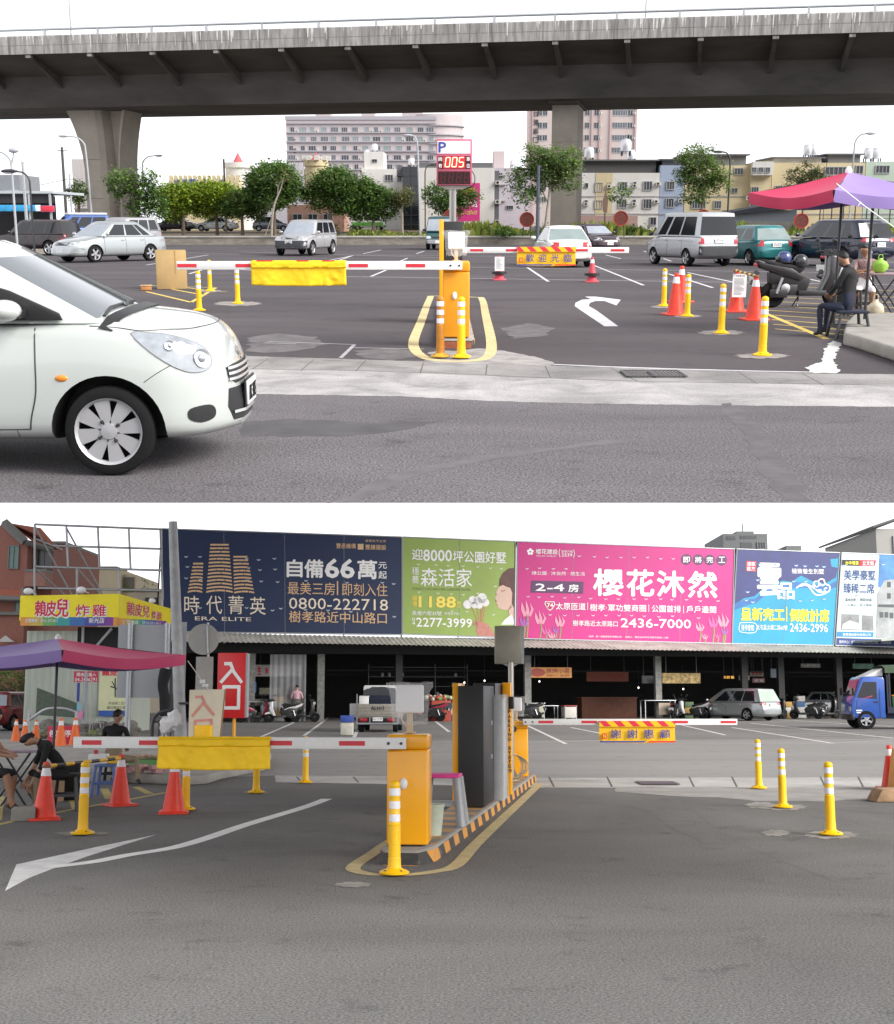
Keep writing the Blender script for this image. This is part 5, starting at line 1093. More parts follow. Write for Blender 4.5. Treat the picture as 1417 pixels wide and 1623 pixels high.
cr=MB();[cr.m(q)for q in leafmats('dry')];leaves(cr,[((1.0,0,3.9),(.7,.5,.35))],120,.22,'dry');cr.build('crown',t)
for u,v,h_,lb in((835,348,1.6,'small tree in a round red lattice holder before the square pier'),(984,346,1.3,'leafy sapling in a round red lattice holder beside the pale terrace'),(1115,344,.8,'round red lattice holder partly hidden by the silver van roof'),(714,344,.7,'round red lattice holder low behind the small green van'),(1270,350,.8,'square red lattice holder under the parasol edge')):
 Y=87.5;p=UP.P(u,v,Y);t=thing('planter',lb,'planter',(p.x,Y,.55),0,'red lattice planters behind the wall');zc=p.z-.55;r_=.50
 M=Matrix.Translation((0,0,zc))@Matrix.Rotation(R(90),4,'X');lr=mk('lattice_red',(.40,.03,.02),.6,var=.3);hb=MB(lr).lathe([(r_*.9,-.06),(r_,-.06),(r_,.06),(r_*.9,.06),(r_*.9,-.06)],n=24,M=M)
 for a in range(5):
  x=(-.66+.33*a)*r_;zl=math.sqrt(max(.01,.81-(x/r_)**2))*r_;hb.box((x,0,zc),(.05,.05,2*zl));hb.box((0,0,zc+x),(2*zl,.05,.05))
 hb.build('lattice',t,smooth=40);MB(mk('basket_dark',(.13,.03,.02),.8,var=.5,scale=12)).lathe([(r_*.88,-.03),(r_*.88,.03)],n=20,M=M).build('basket',t);MB(dark_metal).tube([(-.25,0,0),(-.2,0,zc-.3)],.03,6).tube([(.25,0,0),(.2,0,zc-.3)],.03,6).build('stand',t)
 if h_>1:
  MB(bark_pale).tube(smoothpts([(.0,0,zc+r_*.8),(-.15,0,zc+.8),(.05,0,zc+1.1),(-.05,0,zc+1.7)],4),.03,6).build('stem',t,smooth=60)
  cr=MB();[cr.m(q)for q in leafmats('dark')];leaves(cr,[((0,0,zc+1.2+h_*.3),(h_*.62,.5,h_*.45))],260,.28,'dark');cr.build('foliage',t)
def LP(lb,u,vt,vb,Y,arm_px,d,r=.07,mat=None,lean=0,fork=False,nm='street_lamp'):
 b=UP.P(u,vb,Y);b.z=.55 if Y>wy else 0;h=UP.P(u,vt,Y).z-b.z;return lamp_post(nm,lb,b,h,arm_px*UP.px(Y),d,r,mat,lean,'street lamps',fork)
LP('grey street lamp curving over in front of the flared pier',149,216,380,89,26,-1,lean=-.2)
LP('street lamp behind the trees with its arm pointing away from the flared pier',232,247,380,112,20,1)
LP('street lamp with dark head just beside the counter sign',666,215,365,92,9,-1,lean=-.15)
LP('tall grey lamp post rising behind the red parasol',1345,212,365,96,17,1)
LP('lamp post standing in the middle of the airy green tree',1152,241,368,90,12,-1,mat=dark_metal)
LP('thin lamp post by the white slab house near the counter sign',674,262,365,112,8,1,r=.06,mat=mk('lamp_brown',(.16,.14,.12),.6))
LP('forked street lamp on the elevated road at the edge of the photo',23,240,330,60,26,-1,r=.06,fork=True)
LP('street lamp with a long dark head arched over the awning stall',50,272,330,56,20,-1,r=.05,mat=dark_metal)
def pole(lb,u,vt,vb,Y,r,mat,z0=None):
 b=UP.P(u,vb,Y);b.z=(.55 if Y>wy else 0)if z0 is None else z0;h=UP.P(u,vt,Y).z-b.z;t=thing('utility_pole',lb,'pole',b,0,'poles');MB(mat).tube([(0,0,0),(0,0,h)],[r,r*.75],10).build('shaft',t,smooth=60);return t,h
pdk=mk('pole_dark',(.07,.065,.06),.8,var=.2)
t,h=pole('dark utility pole between the awning stall and the flared pier',107,233,370,90,.12,pdk);MB(dark_metal).tube([(-.35,0,h-.25),(.35,0,h-.25)],.03,6).blob((.3,0,h*.52),(.25,.15,.12)).build('crossarm',t)
pole('grey square post rising above the awning stall roof',41,256,330,62,.09,steel);pole('dark post beside the red turret of the battlement block',359,252,370,118,.11,mk('pole_brown',(.17,.13,.09),.8));pole('short grey post beside the utility pole near the flared pier',116,275,370,96,.09,grey_paint)
pole('steel post carrying the tree in front of the square pier',852,262,370,87,.14,mk('post_blue',(.07,.08,.11),.6));
t,h=pole('slim dark brown banner post before the cream terrace',958,302,368,90,.05,pdk);MB(mk('rust_panel',(.17,.10,.07),.7)).prism([(-.16,h-1.4),(.14,h-1.5),(.2,h-.6),(0,h),(-.2,h-.7)],.06,M=Matrix.Rotation(R(90),4,'X')).build('furled_banner',t)
wr_=thing('overhead_wire','thin wires slung from the utility pole towards the stall','wire',UP.P(107,284,90));q=UP.P(-30,290,80)-Vector(wr_.location);MB(dark_metal).tube(smoothpts([(0,0,0),(q.x*.5,q.y*.5,q.z*.5-.35),(q.x,q.y,q.z)],6),.02,5).build('wire',wr_)
# elevated road over the far side
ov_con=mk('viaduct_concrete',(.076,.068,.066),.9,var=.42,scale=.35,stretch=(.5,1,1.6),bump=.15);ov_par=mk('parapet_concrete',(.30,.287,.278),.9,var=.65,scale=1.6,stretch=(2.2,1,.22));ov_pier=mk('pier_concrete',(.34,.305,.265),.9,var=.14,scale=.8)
V=1.26;D0,D1=84.0*V,74.0*V;a0=UP.P(0,57,D0);a1=UP.P(1417,18,D1);mid=(a0+a1)/2;mid.z=0;yaw=math.degrees(math.atan2(a1.y-a0.y,a1.x-a0.x));ztop=(a0.z+a1.z)/2/V
ov=thing('viaduct','concrete elevated road spanning the whole view on a flared and a square pier','viaduct',mid,yaw);HL=70;ov.scale=(V,V,V)
prof=[(0,ztop-1.02),(.35,ztop-1.02),(.35,ztop-.75),(.45,ztop-.75),(18,ztop-.75),(18,ztop-1.05),(14.4,ztop-2.0),(13.4,ztop-3.9),(4.7,ztop-3.9),(4.0,ztop-2.0),(.5,ztop-1.12),(0,ztop-1.08)]
MYZ=Matrix(((0,0,1,-HL),(1,0,0,0),(0,1,0,0),(0,0,0,1)))
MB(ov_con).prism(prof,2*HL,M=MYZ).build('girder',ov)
MB(ov_par).prism([(-.06,ztop-1.10),(.30,ztop-1.021),(.30,ztop-.02),(.24,ztop),(-.02,ztop),(-.06,ztop-.05)],2*HL,M=MYZ).build('parapet',ov)
jn=MB(mk('parapet_stain',(.16,.15,.14),.9,var=.4));x=-HL
while x<HL:jn.span((x,-.064,ztop-1.09),(x+.05,-.0605,ztop-.03));x+=4.3
jn.span((-HL,-.0635,ztop-.60),(HL,-.0606,ztop-.57));jn.build('parapet_joints',ov)
ss=MB(mk('lime_streak',(.62,.61,.58),.9,var=.3));rs=random.Random(4)
for _ in range(170):
 x=rs.uniform(-36,36);h=rs.uniform(.15,.8);wv=rs.uniform(.02,.10);ss.face([(x,-.0642,ztop-.02-h),(x+wv*.5,-.0642,ztop-.02-h),(x+wv,-.0642,ztop-.03),(x-wv*.3,-.0642,ztop-.03)])
ss.build('lime_streaks',ov)
rl=MB(steel).tube([(-HL,.12,ztop+.36),(HL,.12,ztop+.36)],.07,8);x=-HL
while x<HL:rl.box((x,.12,ztop+.15),(.16,.14,.34),taper=.8);x+=3.55
rl.build('railing',ov,smooth=40)
x=-33.5;i=0
while x<36:
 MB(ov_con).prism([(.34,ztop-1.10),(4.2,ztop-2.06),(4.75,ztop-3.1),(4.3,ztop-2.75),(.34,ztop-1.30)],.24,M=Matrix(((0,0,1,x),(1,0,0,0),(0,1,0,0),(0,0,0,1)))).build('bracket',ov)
 MB(ov_par).span((x-.03,.02,ztop-1.30),(x+.30,.33,ztop-1.14)).build('bracket_end',ov);x+=4.15;i+=1
zs=ztop-3.9
def ovx(u,yl):
 n=Vector((-math.sin(R(yaw)),math.cos(R(yaw)),0));o=mid+n*yl*V;p=UP.on_plane(u,340,o,n);return(p-mid).dot(Vector((math.cos(R(yaw)),math.sin(R(yaw)),0)))/V
yl=7.0;xa,xb=ovx(872,yl),ovx(913,yl);MB(ov_pier).span((xa,yl,0),(xb,yl+4,zs+.3)).build('pier',ov,bevel=.08);jp=MB(mk('pier_joint',(.20,.18,.16),.9))
for z in(3.2,6.2):jp.span((xa-.004,yl-.004,z),(xb+.004,yl-.0005,z+.03))
MB(ov_con).span((xa-.1,yl-1.5,zs-.18),(xb+.1,yl+5,zs-.01)).build('pier_head',ov)
xa,xb,xc=ovx(139,yl),ovx(172,yl),ovx(191,yl);ta,tb_,tc_=ovx(115,yl),ovx(158,yl),ovx(204,yl);rows=[]
for q in[0,.2,.4,.55,.65,.72,.78,.84,.9,.95,1]:
 z=zs*q+.05;f=max(0,(q-.5)/.5)**1.9
 L0,L1,L2=lerp(xa,ta,f),lerp(xb,tb_,f*.4),lerp(xc,tc_,f)
 rows.append([Vector((L0,yl,z)),Vector((L1-.35,yl-.05,z)),Vector((L1+.05,yl+.15,z)),Vector((L1+.35,yl+.95,z)),Vector((lerp(L1,L2,.72),yl+.95,z)),Vector((lerp(L1,L2,.86),yl+.35,z)),Vector((L2,yl+.30,z)),Vector((L2,yl+3.2,z)),Vector((L0,yl+3.2,z))])
pm=MB(ov_pier).grid(rows,close=True);pm.face(rows[-1]);pm.build('pier',ov,smooth=28)
for q in(.32,.62):jp.tube([rows[0][0].lerp(rows[0][0],0)+Vector((0,-.003,zs*q)),Vector((xb-.3,yl-.06,zs*q))],.02,5)
jp.build('pier_joints',ov)
for u,lb in((112,'thin lamp pole standing on the viaduct above the flared pier'),(1023,'thin lamp pole standing on the viaduct beyond the square pier')):
 p=UP.P(u,40,117);t=thing('street_lamp',lb,'street lamp',(p.x,117,(ztop-.75)*V),0,'street lamps');MB(grey_paint).tube([(0,0,0),(0,0,7)],[.09,.06],8).build('post',t,smooth=60);MB(grey_paint).blob((-.5,0,7.0),(.6,.14,.1)).build('lamp_head',t,smooth=60)
# buildings behind
frame_al=mk('frame_alu',(.38,.38,.40),.5,.3);pane_dk=mk('pane_dark',(.05,.055,.065),.15,var=.5,scale=.6);pane_gr=mk('pane_grey',(.12,.13,.15),.15,var=.4,scale=.6)
pink_tile=mk('pink_tile',(.44,.385,.39),.7,var=.08,scale=.6);pink_tile2=mk('pink_tile_warm',(.45,.385,.365),.7,var=.07,scale=.6);grey_band=mk('grey_band',(.33,.315,.345),.8,var=.12)
white_wall=mk('white_render',(.58,.57,.545),.85,var=.10,scale=.5,stretch=(1.5,1.5,.3));cream_wall=mk('cream_render',(.54,.46,.29),.85,var=.10,scale=.5,stretch=(1.5,1.5,.3));yellow_wall=mk('yellow_render',(.58,.43,.19),.85,var=.12,scale=.5);blue_wall=mk('blue_render',(.30,.36,.48),.85,var=.08);lilac_wall=mk('lilac_render',(.44,.40,.45),.85,var=.10,scale=.4)
shed_grey=mk('shed_grey',(.12,.12,.13),.7,var=.2);tank=mk('steel_tank',(.62,.62,.64),.3,.5)
def block(name,lb,u0,u1,vt,Y,depth,mat,group=None,z0=None,cat='building'):
 if z0 is None:z0=.5 if Y<131 else 0.0
 a=UP.P(u0,vt,Y);b=UP.P(u1,vt,Y);t=thing(name,lb,cat,((a.x+b.x)/2,Y,z0),0,group);w_=b.x-a.x;h=a.z-z0
 MB(mat).span((-w_/2,0,0),(w_/2,depth,h)).build('wall',t);return t,w_,h
def water_tank(t,x,y,z,s=1.0):
 MB(tank).lathe([(.6*s,.5*s),(.62*s,1.5*s),(.45*s,1.8*s),(.0001,1.9*s)],c=(x,y,z),n=14).build('water_tank',t,smooth=50);q=MB(dark_metal);[q.span((x+sx*.45*s-.05,y+sy*.45*s-.05,z),(x+sx*.45*s+.05,y+sy*.45*s+.05,z+.55*s))for sx in(-1,1)for sy in(-1,1)];q.build('tank_stand',t)
Y=330.;t,w_,h=block('apartment_block','long pink-grey apartment slab with grey floor bands above the dark trees',453,690,190,Y,14,pink_tile);k=UP.px(Y);Xc=(453+690)/2;fl_h=13.6*k;r=random.Random(2)
zt_=h
for f in range(8):
 z=h-1.0-(f+1)*fl_h;MB(grey_band).span((-w_/2-.1,-.45,z+fl_h+.05),(w_/2+.1,.0,z+fl_h+.35)).build('floor_band',t)
 for i in range(14):
  x=-w_/2+1.3+i*(w_-2.6)/13+r.uniform(-.3,.3);ww=r.choice((1.1,1.6,2.0));
  if f<7 and len([c for c in t.children if c.name.startswith('window')])<98:put_window(t,x,-.02,z+.15,ww,fl_h*.62,frame_al,r.choice((pane_dk,pane_gr,glass_pale)),2 if ww>1.3 else 1)
  if r.random()<.35:put_ac(t,x+1.25,-.02,z+.5,.9)
MB(grey_band).span((-w_/2-.2,-.3,h),(w_/2+.2,.3,h+.9)).build('parapet',t)
rc=Matrix.Translation((w_/2,7,0));cc=MB(pink_tile).lathe([(7.0,0),(7.0,h+1.5)],n=26,c=(w_/2,7,0));cc.build('round_bay',t,smooth=40)
for f in range(8):MB(grey_band).lathe([(7.0,0),(7.45,0),(7.45,.3),(7.0,.3)],n=26,c=(w_/2,7,h-1.2-f*fl_h-.2)).build('floor_band',t,smooth=30)
for(u0,u1,v)in((502,525,172),(572,592,172),(634,665,172)):MB(pink_tile).span(((u0-Xc)*k,2,h),((u1-Xc)*k,9,h+(190-v)*k)).build('stair_head',t)
MB(ink_black).textxz('大',(468-Xc)*k,h-5.4,(473-Xc)*k,h-4.4,-.1).textxz('樓',(468-Xc)*k,h-8,(473-Xc)*k,h-6.8,-.1).build('lettering',t)
Y=335.;t,w_,h=block('apartment_tower','tall pinkish apartment tower rising behind the square viaduct pier',842,1010,120,Y,14,pink_tile2);k=UP.px(Y);fh=18.2*k
for u in(842,850,925,940,952,968,1006):x=(u-926)*k;MB(mk('pilaster',(.44,.31,.30),.7)).span((x-.25,-.35,0),(x+.25,0,h)).build('pilaster',t)
for f in range(10):
 z=h-(135.5-120+18.2*f+6)*k
 for u,ww in((860,1.3),(868,1.3),(932,1.3),(946,1.3),(974,5.2),(997,1.6)):
  xx=(u+(8 if ww>4 else 0)-926)*k;put_window(t,xx,-.02,z,ww,1.5,frame_al,pane_dk if ww<4 else pane_gr,1 if ww<4 else 7)
 for u in(952,1003):put_ac(t,(u-926)*k,-.02,z+.6,1)
lt=MB(ink_black)
for i,c in enumerate('台灣廟口'):lt.textxz(c,(850-926)*k,h-(170-120+i*13+9)*k,(858-926)*k,h-(170-120+i*13)*k,-.4,.02)
lt.build('lettering',t)
def crenels(t,x0,x1,y,z,s,mat,d=.6):
 m=MB(mat);x=x0
 while x<x1:m.span((x,y,z),(x+s*.6,y+d,z+s*.8));x+=s
 m.build('battlement',t)
Y=150.;t,w_,h=block('school_building','cream battlemented school with red turret cones behind the lime trees',268,378,284,Y,10,cream_wall);k=UP.px(Y);crenels(t,-w_/2,w_/2,0,h,.55,cream_wall)
lt=MB(ink_blue)
for i,c in enumerate('幼兒園'):lt.textxz(c,(-46+i*12)*k,h-8*k,(-37+i*12)*k,h-0*k,-.03,.03)
lt.textxz('幼',23*k,h-7*k,31*k,h,-.03,.02);lt.build('lettering',t)
for u,r_,vt in((368,20,283),):
 x=(u-323)*k;c=MB(white_wall).lathe([(r_*k,0),(r_*k,h+1.4),(r_*k*1.12,h+1.4),(r_*k*1.12,h+2.0),(r_*k*.7,h+2.0)],c=(x,4,0),n=24);c.build('turret',t,smooth=40);MB(mk('cone_roof',(.50,.09,.10),.7)).lathe([(9*k,h+1.9),(.01,h+1.9+17*k)],c=(x,4,0),n=18).build('turret_roof',t,smooth=60)
t,w_,h=block('school_building','cream round school turret with red cone between two dark trees',482,520,268,138.,6,cream_wall);k=UP.px(138.);MB(cream_wall).lathe([(17*k,0),(17*k,h+.3),(19*k,h+.3),(19*k,h+.9),(12*k,h+.9)],c=(0,0,0),n=22).build('turret',t,smooth=40);MB(mk('cone_roof',(.50,.09,.10),.7)).lathe([(8.5*k,h+.8),(.01,h+.8+13*k)],n=18).build('turret_roof',t,smooth=60)
for i in range(9):a=i/9*6.28;MB(white_wall).box((18.5*k*math.cos(a),18.5*k*math.sin(a),h+1.1),(.5,.5,.5)).build('merlon',t)
for z in(1.2,3.4):put_window(t,-.9,-1.0,z,1.6,1.3,frame_al,pane_dk,2)
t,w_,h=block('school_building','grey battlemented hall beside the pink apartment slab',412,482,264,165.,10,mk('hall_grey',(.42,.41,.45),.8,var=.1));crenels(t,-w_/2,w_/2,0,h,.62,mk('hall_grey',(.42,.41,.45),.8))
t,w_,h=block('school_building','salmon coloured school wing seen under the dark trees',455,545,325,128.,6,mk('salmon',(.48,.28,.21),.85,var=.15));[put_window(t,-w_/2+1+i*1.5,-.02,.9,1.0,.9,frame_al,pane_dk,1)for i in range(3)]
t,w_,h=block('white_house','white stepped house with a round water tank behind the dark trees',576,640,268,160.,10,white_wall);k=UP.px(160.);MB(white_wall).span((-30*k,.5,h),(0,8,h+26*k)).build('stair_head',t);water_tank(t,-16*k,4,h+26*k,.62);water_tank(t,-28*k,4,h+20*k,.5);put_window(t,8*k,-.02,h-18*k,13*k,10*k,frame_al,pane_dk,2);put_window(t,24*k,-.02,h-18*k,7*k,9*k,frame_al,pane_dk,1);put_window(t,-14*k,.48,h+10*k,8*k,5*k,frame_al,pane_dk,1)
MB(white_wall).span((-34*k,-.2,h-5*k),(-28*k,.5,h+2*k)).build('ledge',t)
t,w_,h=block('glass_block','narrow black glazed block between the white houses',638,664,264,152.,8,glass_dark);k=UP.px(152.);water_tank(t,0,3,h,.6);q=MB(dark_metal);[q.span((-w_/2,-.05,z),(w_/2,-.01,z+.08))for z in[i*h/7 for i in range(1,7)]];q.span((-.04,-.05,0),(.04,-.01,h));q.build('mullions',t)
MB(shed_grey).span((-22*k,1,h-1),(-w_/2-.05,6,h+.2)).build('lean_to',t)
t,w_,h=block('white_house','plain white slab house wall beside the counter sign',665,784,266,140.,9,white_wall);k=UP.px(140.);MB(shed_grey).span((-w_/2,.5,h+.002),(w_/2-.2,8,h+.55)).build('roof',t);MB(shed_grey).span((w_/2+.001,-.001,0),(w_/2+.5,8,h-.3)).build('side_wall',t)
for z in(1.5,3.6,5.6):put_ac(t,w_/2+.4,0,z,.8)
pn=thing('poster_banner','tall magenta and yellow printed banner standing before the white slab house','banner',(UP.P(742,350,132).x,132,.55));k=UP.px(132.);zz=lambda v:UP.P(742,v,132).z-.55
q=MB(mk('poster_pink',(.62,.03,.22),.6)).span((-17*k,0,zz(351)),(18*k,.05,zz(290)));q.build('print',pn);q=MB(mk('poster_orange',(.75,.40,.06),.6)).span((-2*k,-.02,zz(310)),(10*k,-.004,zz(298))).build('print_block',pn);MB(ink_white).textxz('買一送',-10*k,zz(328),14*k,zz(316),-.03,.02).build('lettering',pn);MB(mk('poster_gold',(.8,.55,.2),.6)).textxz('0931-287807',-14*k,zz(340),14*k,zz(334),-.03,.02).build('lettering',pn);MB(grey_paint).tube([(-15*k,.06,0),(-15*k,.06,zz(290))],.05,6).tube([(15*k,.06,0),(15*k,.06,zz(290))],.05,6).build('frame',pn)
t,w_,h=block('lilac_house','lilac grey house with small ledges between the slab house and the tree',775,842,266,155.,9,lilac_wall);k=UP.px(155.);MB(mk('tower_pink',(.50,.42,.42),.8)).span((-24*k,2,h),(-8*k,6,h+26*k)).build('stair_head',t);[MB(grey_band).span((-17*k,-.3,z),(-7*k,0,z+.12)).build('ledge',t)for z in(h-12*k,h-26*k,h-50*k)];put_window(t,-16*k,-.02,h-16*k,10*k,9*k,frame_al,pane_dk,2);put_window(t,0,-.02,h-62*k,11*k,6*k,frame_al,pane_dk,2);water_tank(t,6*k,3,h,.55)
def terrace(lb,u0,u1,vt,Y,mat,wins,attic=None,roof=None,name='terrace_house'):
 t,w_,h=block(name,lb,u0,u1,vt,Y,9,mat,'terrace houses');k=UP.px(Y);c=(u0+u1)/2;Zr=lambda v:UP.P(c,v,Y).z-.5
 for(u,v0,v1,ww,b)in wins:put_window(t,(u-c)*k,-.02,Zr(v1),ww*k,Zr(v0)-Zr(v1),frame_al,pane_dk,b)
 for v in(312,340):MB(grey_band).span((-w_/2-.004,-.06,Zr(v)),(w_/2+.004,-.001,Zr(v)+.1)).build('floor_line',t)
 if attic:
  v0,v1,m=attic;MB(m).span((-w_/2+.3,.8,h+.001),(w_/2-.3,7,h+(v1-v0)*k)).build('attic',t);MB(shed_grey).span((-w_/2,.4,h+(v1-v0)*k+.002),(w_/2,7.5,h+(v1-v0)*k+.14)).build('attic_roof',t)
 return t,w_,h,k,c,Zr
Y=130.
t,w_,h,k,c,Zr=terrace('white and tan house with a dark attic next to the square pier',920,1046,274,Y,white_wall,[(932,290,298,5,0),(951,289,304,12,2),(967,289,295,5,0),(988,288,303,13,2),(1006,288,294,5,0),(1026,287,302,14,2),(932,317,325,5,0),(951,317,331,12,2),(988,316,330,13,2),(1006,316,322,5,0),(1026,315,331,14,2),(1036,344,357,10,1)],attic=(256,274,mk('attic_dark',(.06,.06,.06),.7)))
MB(cream_wall).span(((946-c)*k,-.045,.9),((972-c)*k,-.001,h)).build('tan_panel',t);MB(mk('base_pink',(.36,.24,.22),.8)).span(((920-c)*k,-.05,0),((1012-c)*k,-.0015,Zr(342))).build('base_tiles',t)
for u,v in((967,292),(1006,291),(1042,288),(932,320),(1006,320),(1040,316)):put_ac(t,(u-c)*k,-.03,Zr(v)-.2,.65)
water_tank(t,(940-c)*k,3,h+18*k,.8);water_tank(t,(997-c)*k,3,h+18*k+.6,.9);water_tank(t,(1010-c)*k,5,h+18*k,.7)
t,w_,h,k,c,Zr=terrace('narrow pale blue house in the terrace',1047,1086,262,Y,blue_wall,[(1064,287,301,13,2),(1064,314,329,13,2),(1068,343,351,12,1)],attic=(254,262,shed_grey));put_ac(t,(1080-c)*k,-.03,Zr(318),.65)
t,w_,h,k,c,Zr=terrace('cream terrace house half hidden by the airy tree, dark attic roof',1087,1190,262,Y,cream_wall,[(1111,318,331,22,4),(1165,298,306,10,1),(1170,266,277,14,2),(1110,280,292,12,2),(1140,318,331,12,2)],attic=(247,262,mk('attic_slate',(.17,.17,.18),.7)))
t,w_,h,k,c,Zr=terrace('cream house with a white glazed bay on its top floor',1191,1224,258,Y-.5,cream_wall,[(1199,296,306,12,2),(1197,321,331,9,1),(1215,321,331,9,1)]);MB(white_wall).span((-w_/2,-.6,Zr(278)),(w_/2,-.001,h+.1)).build('bay',t);[put_window(t,(u-c)*k,-.62,Zr(274),8*k,8*k,frame_al,pane_gr,1)for u in(1193.5,1204,1214.5)];put_ac(t,(1176+14-c)*k,-.03,Zr(314),.7)
t,w_,h,k,c,Zr=terrace('yellow terrace house behind the thin yellowish tree',1225,1310,258,Y,cream_wall,[(1238,294,306,12,2),(1262,296,306,10,1),(1290,296,306,12,2),(1240,318,330,12,2),(1290,268,280,14,2)],attic=(251,258,white_wall));water_tank(t,(1300-c)*k,3,h+7*k,.8);water_tank(t,(1292-c)*k,3,h+7*k,.8)
t,w_,h,k,c,Zr=terrace('cream house with a wide dark attic window above the red parasol',1311,1372,258,Y,cream_wall,[(1326,264,278,34,4),(1362,262,276,12,1),(1330,296,306,12,2)],attic=(246,258,mk('attic_slate',(.17,.17,.18),.7)))
t,w_,h,k,c,Zr=terrace('pale green house at the end of the terrace',1373,1450,256,Y,mk('green_render',(.42,.50,.42),.85,var=.08),[(1400,262,275,22,3),(1430,262,275,12,1),(1400,296,308,14,2)]);water_tank(t,(1392-c)*k,3,h,.8);water_tank(t,(1404-c)*k,3,h,.8)
sh=thing('grey_shed','low grey shed with a sloping dark roof behind the teal hatchback','shed',(UP.P(1220,350,105).x,105,.55));k=UP.px(105.);MB(concrete).span((-55*k,0,0),(42*k,5,1.0)).build('wall',sh);MB(mk('shed_wall',(.22,.24,.27),.7,var=.2,stretch=(6,1,1))).span((-55*k,.2,1.0),(42*k,4.8,1.9)).build('siding',sh);MB(mk('shed_roof_dark',(.03,.035,.05),.6,var=.2)).prism([(-62*k,1.75),(42*k,2.75),(42*k,2.2),(30*k,1.95),(-60*k,1.55)],5.4,M=Matrix.Translation((0,5.0,0))@Matrix.Rotation(R(90),4,'X')).build('roof',sh)
fe=thing('mesh_fence','tall dark wire fence under the red parasol behind the navy car','fence',(UP.P(1360,350,100).x,100,.55));q=MB(dark_metal);[q.span((-3+i*.9,0,0),(-2.93+i*.9,.07,2.3))for i in range(9)];[q.span((-3,.01,z),(4.3,.05,z+.04))for z in(.1,1.2,2.25)];q.build('frame',fe)
t,w_,h=block('pale_house','pale house beside the flared pier beyond the utility pole',113,138,252,140.,8,mk('pale_render',(.55,.52,.52),.85,var=.1));k=UP.px(140.);[MB(grey_band).span((-w_/2,-.25,z),(w_/2,-.001,z+.15)).build('floor_line',t)for z in(h*.35,h*.6)]
T('small tree behind the utility pole beside the flared pier',128,285,385,108,[(128,305,14,18,0)],500,.3,'mid')
t,w_,h=block('hall_roof','grey industrial hall at the edge of the photo behind the stall',-60,30,277,80.,4,mk('hall_wall',(.20,.21,.23),.8,var=.15),z0=0);k=UP.px(80.);MB(mk('hall_sheet',(.32,.35,.38),.5,var=.25,stretch=(3,1,1))).prism([(-w_/2,h-1.2),(w_/2-.2,h-.9),(w_/2+1.8,h-1.45),(w_/2+1.8,h-1.6),(-w_/2,h-1.9)],.6,M=Matrix.Translation((0,-.01,0))@Matrix.Rotation(R(90),4,'X')).build('lean_roof',t)
# THE STREET SIDE (level ground under the camera)
W=LO
lo_asphalt=ground_mat('forecourt_asphalt',(.178,.174,.170),(.122,.119,.116),speck=.62,fine=60,big=.30,tint=(.225,.218,.211),streak=(.85,1.0,1),bump=.4)
lo_road=ground_mat('street_asphalt',(.30,.29,.285),(.245,.238,.232),speck=.2,fine=40,big=.2,streak=(.25,1.6,1))
lo_conc=ground_mat('street_gutter',(.52,.51,.50),(.38,.37,.36),speck=.16,fine=30,big=.9)
mk('white_line',(.72,.72,.72),.8,var=.22,scale=4);mk('white_line_worn',(.46,.46,.455),.85,var=.3,scale=4)
gl_=MB(lo_asphalt).grid([[Vector((sx*(30+y*.9 if y>0 else 40),y,0))for sx in(-1,-.5,0,.5,1)]for y in(-14,0,5,9,14,20,30,45,70,120,300,900)]);gl_.build('ground',kind='structure')
sheet('road',[(-300,1240),(120,1240),(440,1229),(850,1234),(1417,1233),(1800,1233),(1900,1168),(1417,1170),(900,1172),(480,1174),(-300,1176)],.004,lo_road)
sheet('forecourt',[(-400,1177),(480,1175),(900,1173),(1417,1171),(1900,1169),(1900,1128),(-400,1128)],.006,ground_mat('market_asphalt',(.22,.215,.21),(.175,.17,.167),speck=.2,fine=20,big=.2))
sheet('gutter',[(436,1229),(600,1230),(850,1233),(1417,1232),(1700,1232),(1700,1250),(1417,1250),(1100,1249),(850,1248),(640,1243),(436,1240)],.009,lo_conc,jit=.02)
sheet('gutter_apron',[(975,1247),(1200,1248),(1385,1249),(1390,1266),(1300,1270),(1200,1269),(1140,1264),(1060,1261),(975,1255)],.012,mk('apron_concrete',(.30,.29,.28),.95,var=.25,scale=2),jit=.05)
gj=MB(mk('joint_dirt',(.05,.045,.04),.95,var=.3))
for u in(470,560,640,730,870,962,1092,1160,1235,1300,1360):line(gj,(u,1231),(u+8,1247 if u>640 else 1240),.03,.0155)
gj.build('gutter_joints',kind='structure')
g=thing('drain_grate','rusty drain cover in the street gutter behind the far boom banner','drain grate',LO.G(1042,1241,.013));MB(mk('grate_iron',(.10,.085,.09),.6,.3)).span((-.3,-.35,0),(.3,.35,.006)).build('frame',g);q=MB(dark_metal);[q.span((-.27+i*.06,-.3,.006),(-.24+i*.06,.3,.010))for i in range(10)];q.build('grating',g)
ml=MB(MATS['white_line'])
for a,b in(((404,1172),(478,1140)),((482,1166),(520,1138)),((560,1172),(566,1158)),((686,1140),(712,1160)),((836,1150),(897,1179)),((905,1153),(1002,1172)),((1062,1145),(1150,1165)),((1160,1153),(1320,1178)),((1190,1146),(1417,1170)),((1230,1140),(1417,1152)),((900,1138),(960,1144))):line(ml,a,b,.12,.012)
ml.m(MATS['white_line_worn'])
for i in range(9):
 v=1141+i*3.7;line(ml,(394-i*4,v+.6),(470-i*9.5,v),.09,.0122);line(ml,(482+(5-i)*3,v),(560,v),.09,.0122)if i>2 else None
 line(ml,(632,v),(706+i*3,v),.08,.0122)if i<7 else None
 if i<8:line(ml,(836+i*7,1150+i*3.4),(985-i*3,1150+i*3.4-1),.09,.0122);line(ml,(1160+i*19,1152+i*3),(1330+i*18,1148+i*3),.09,.0122)
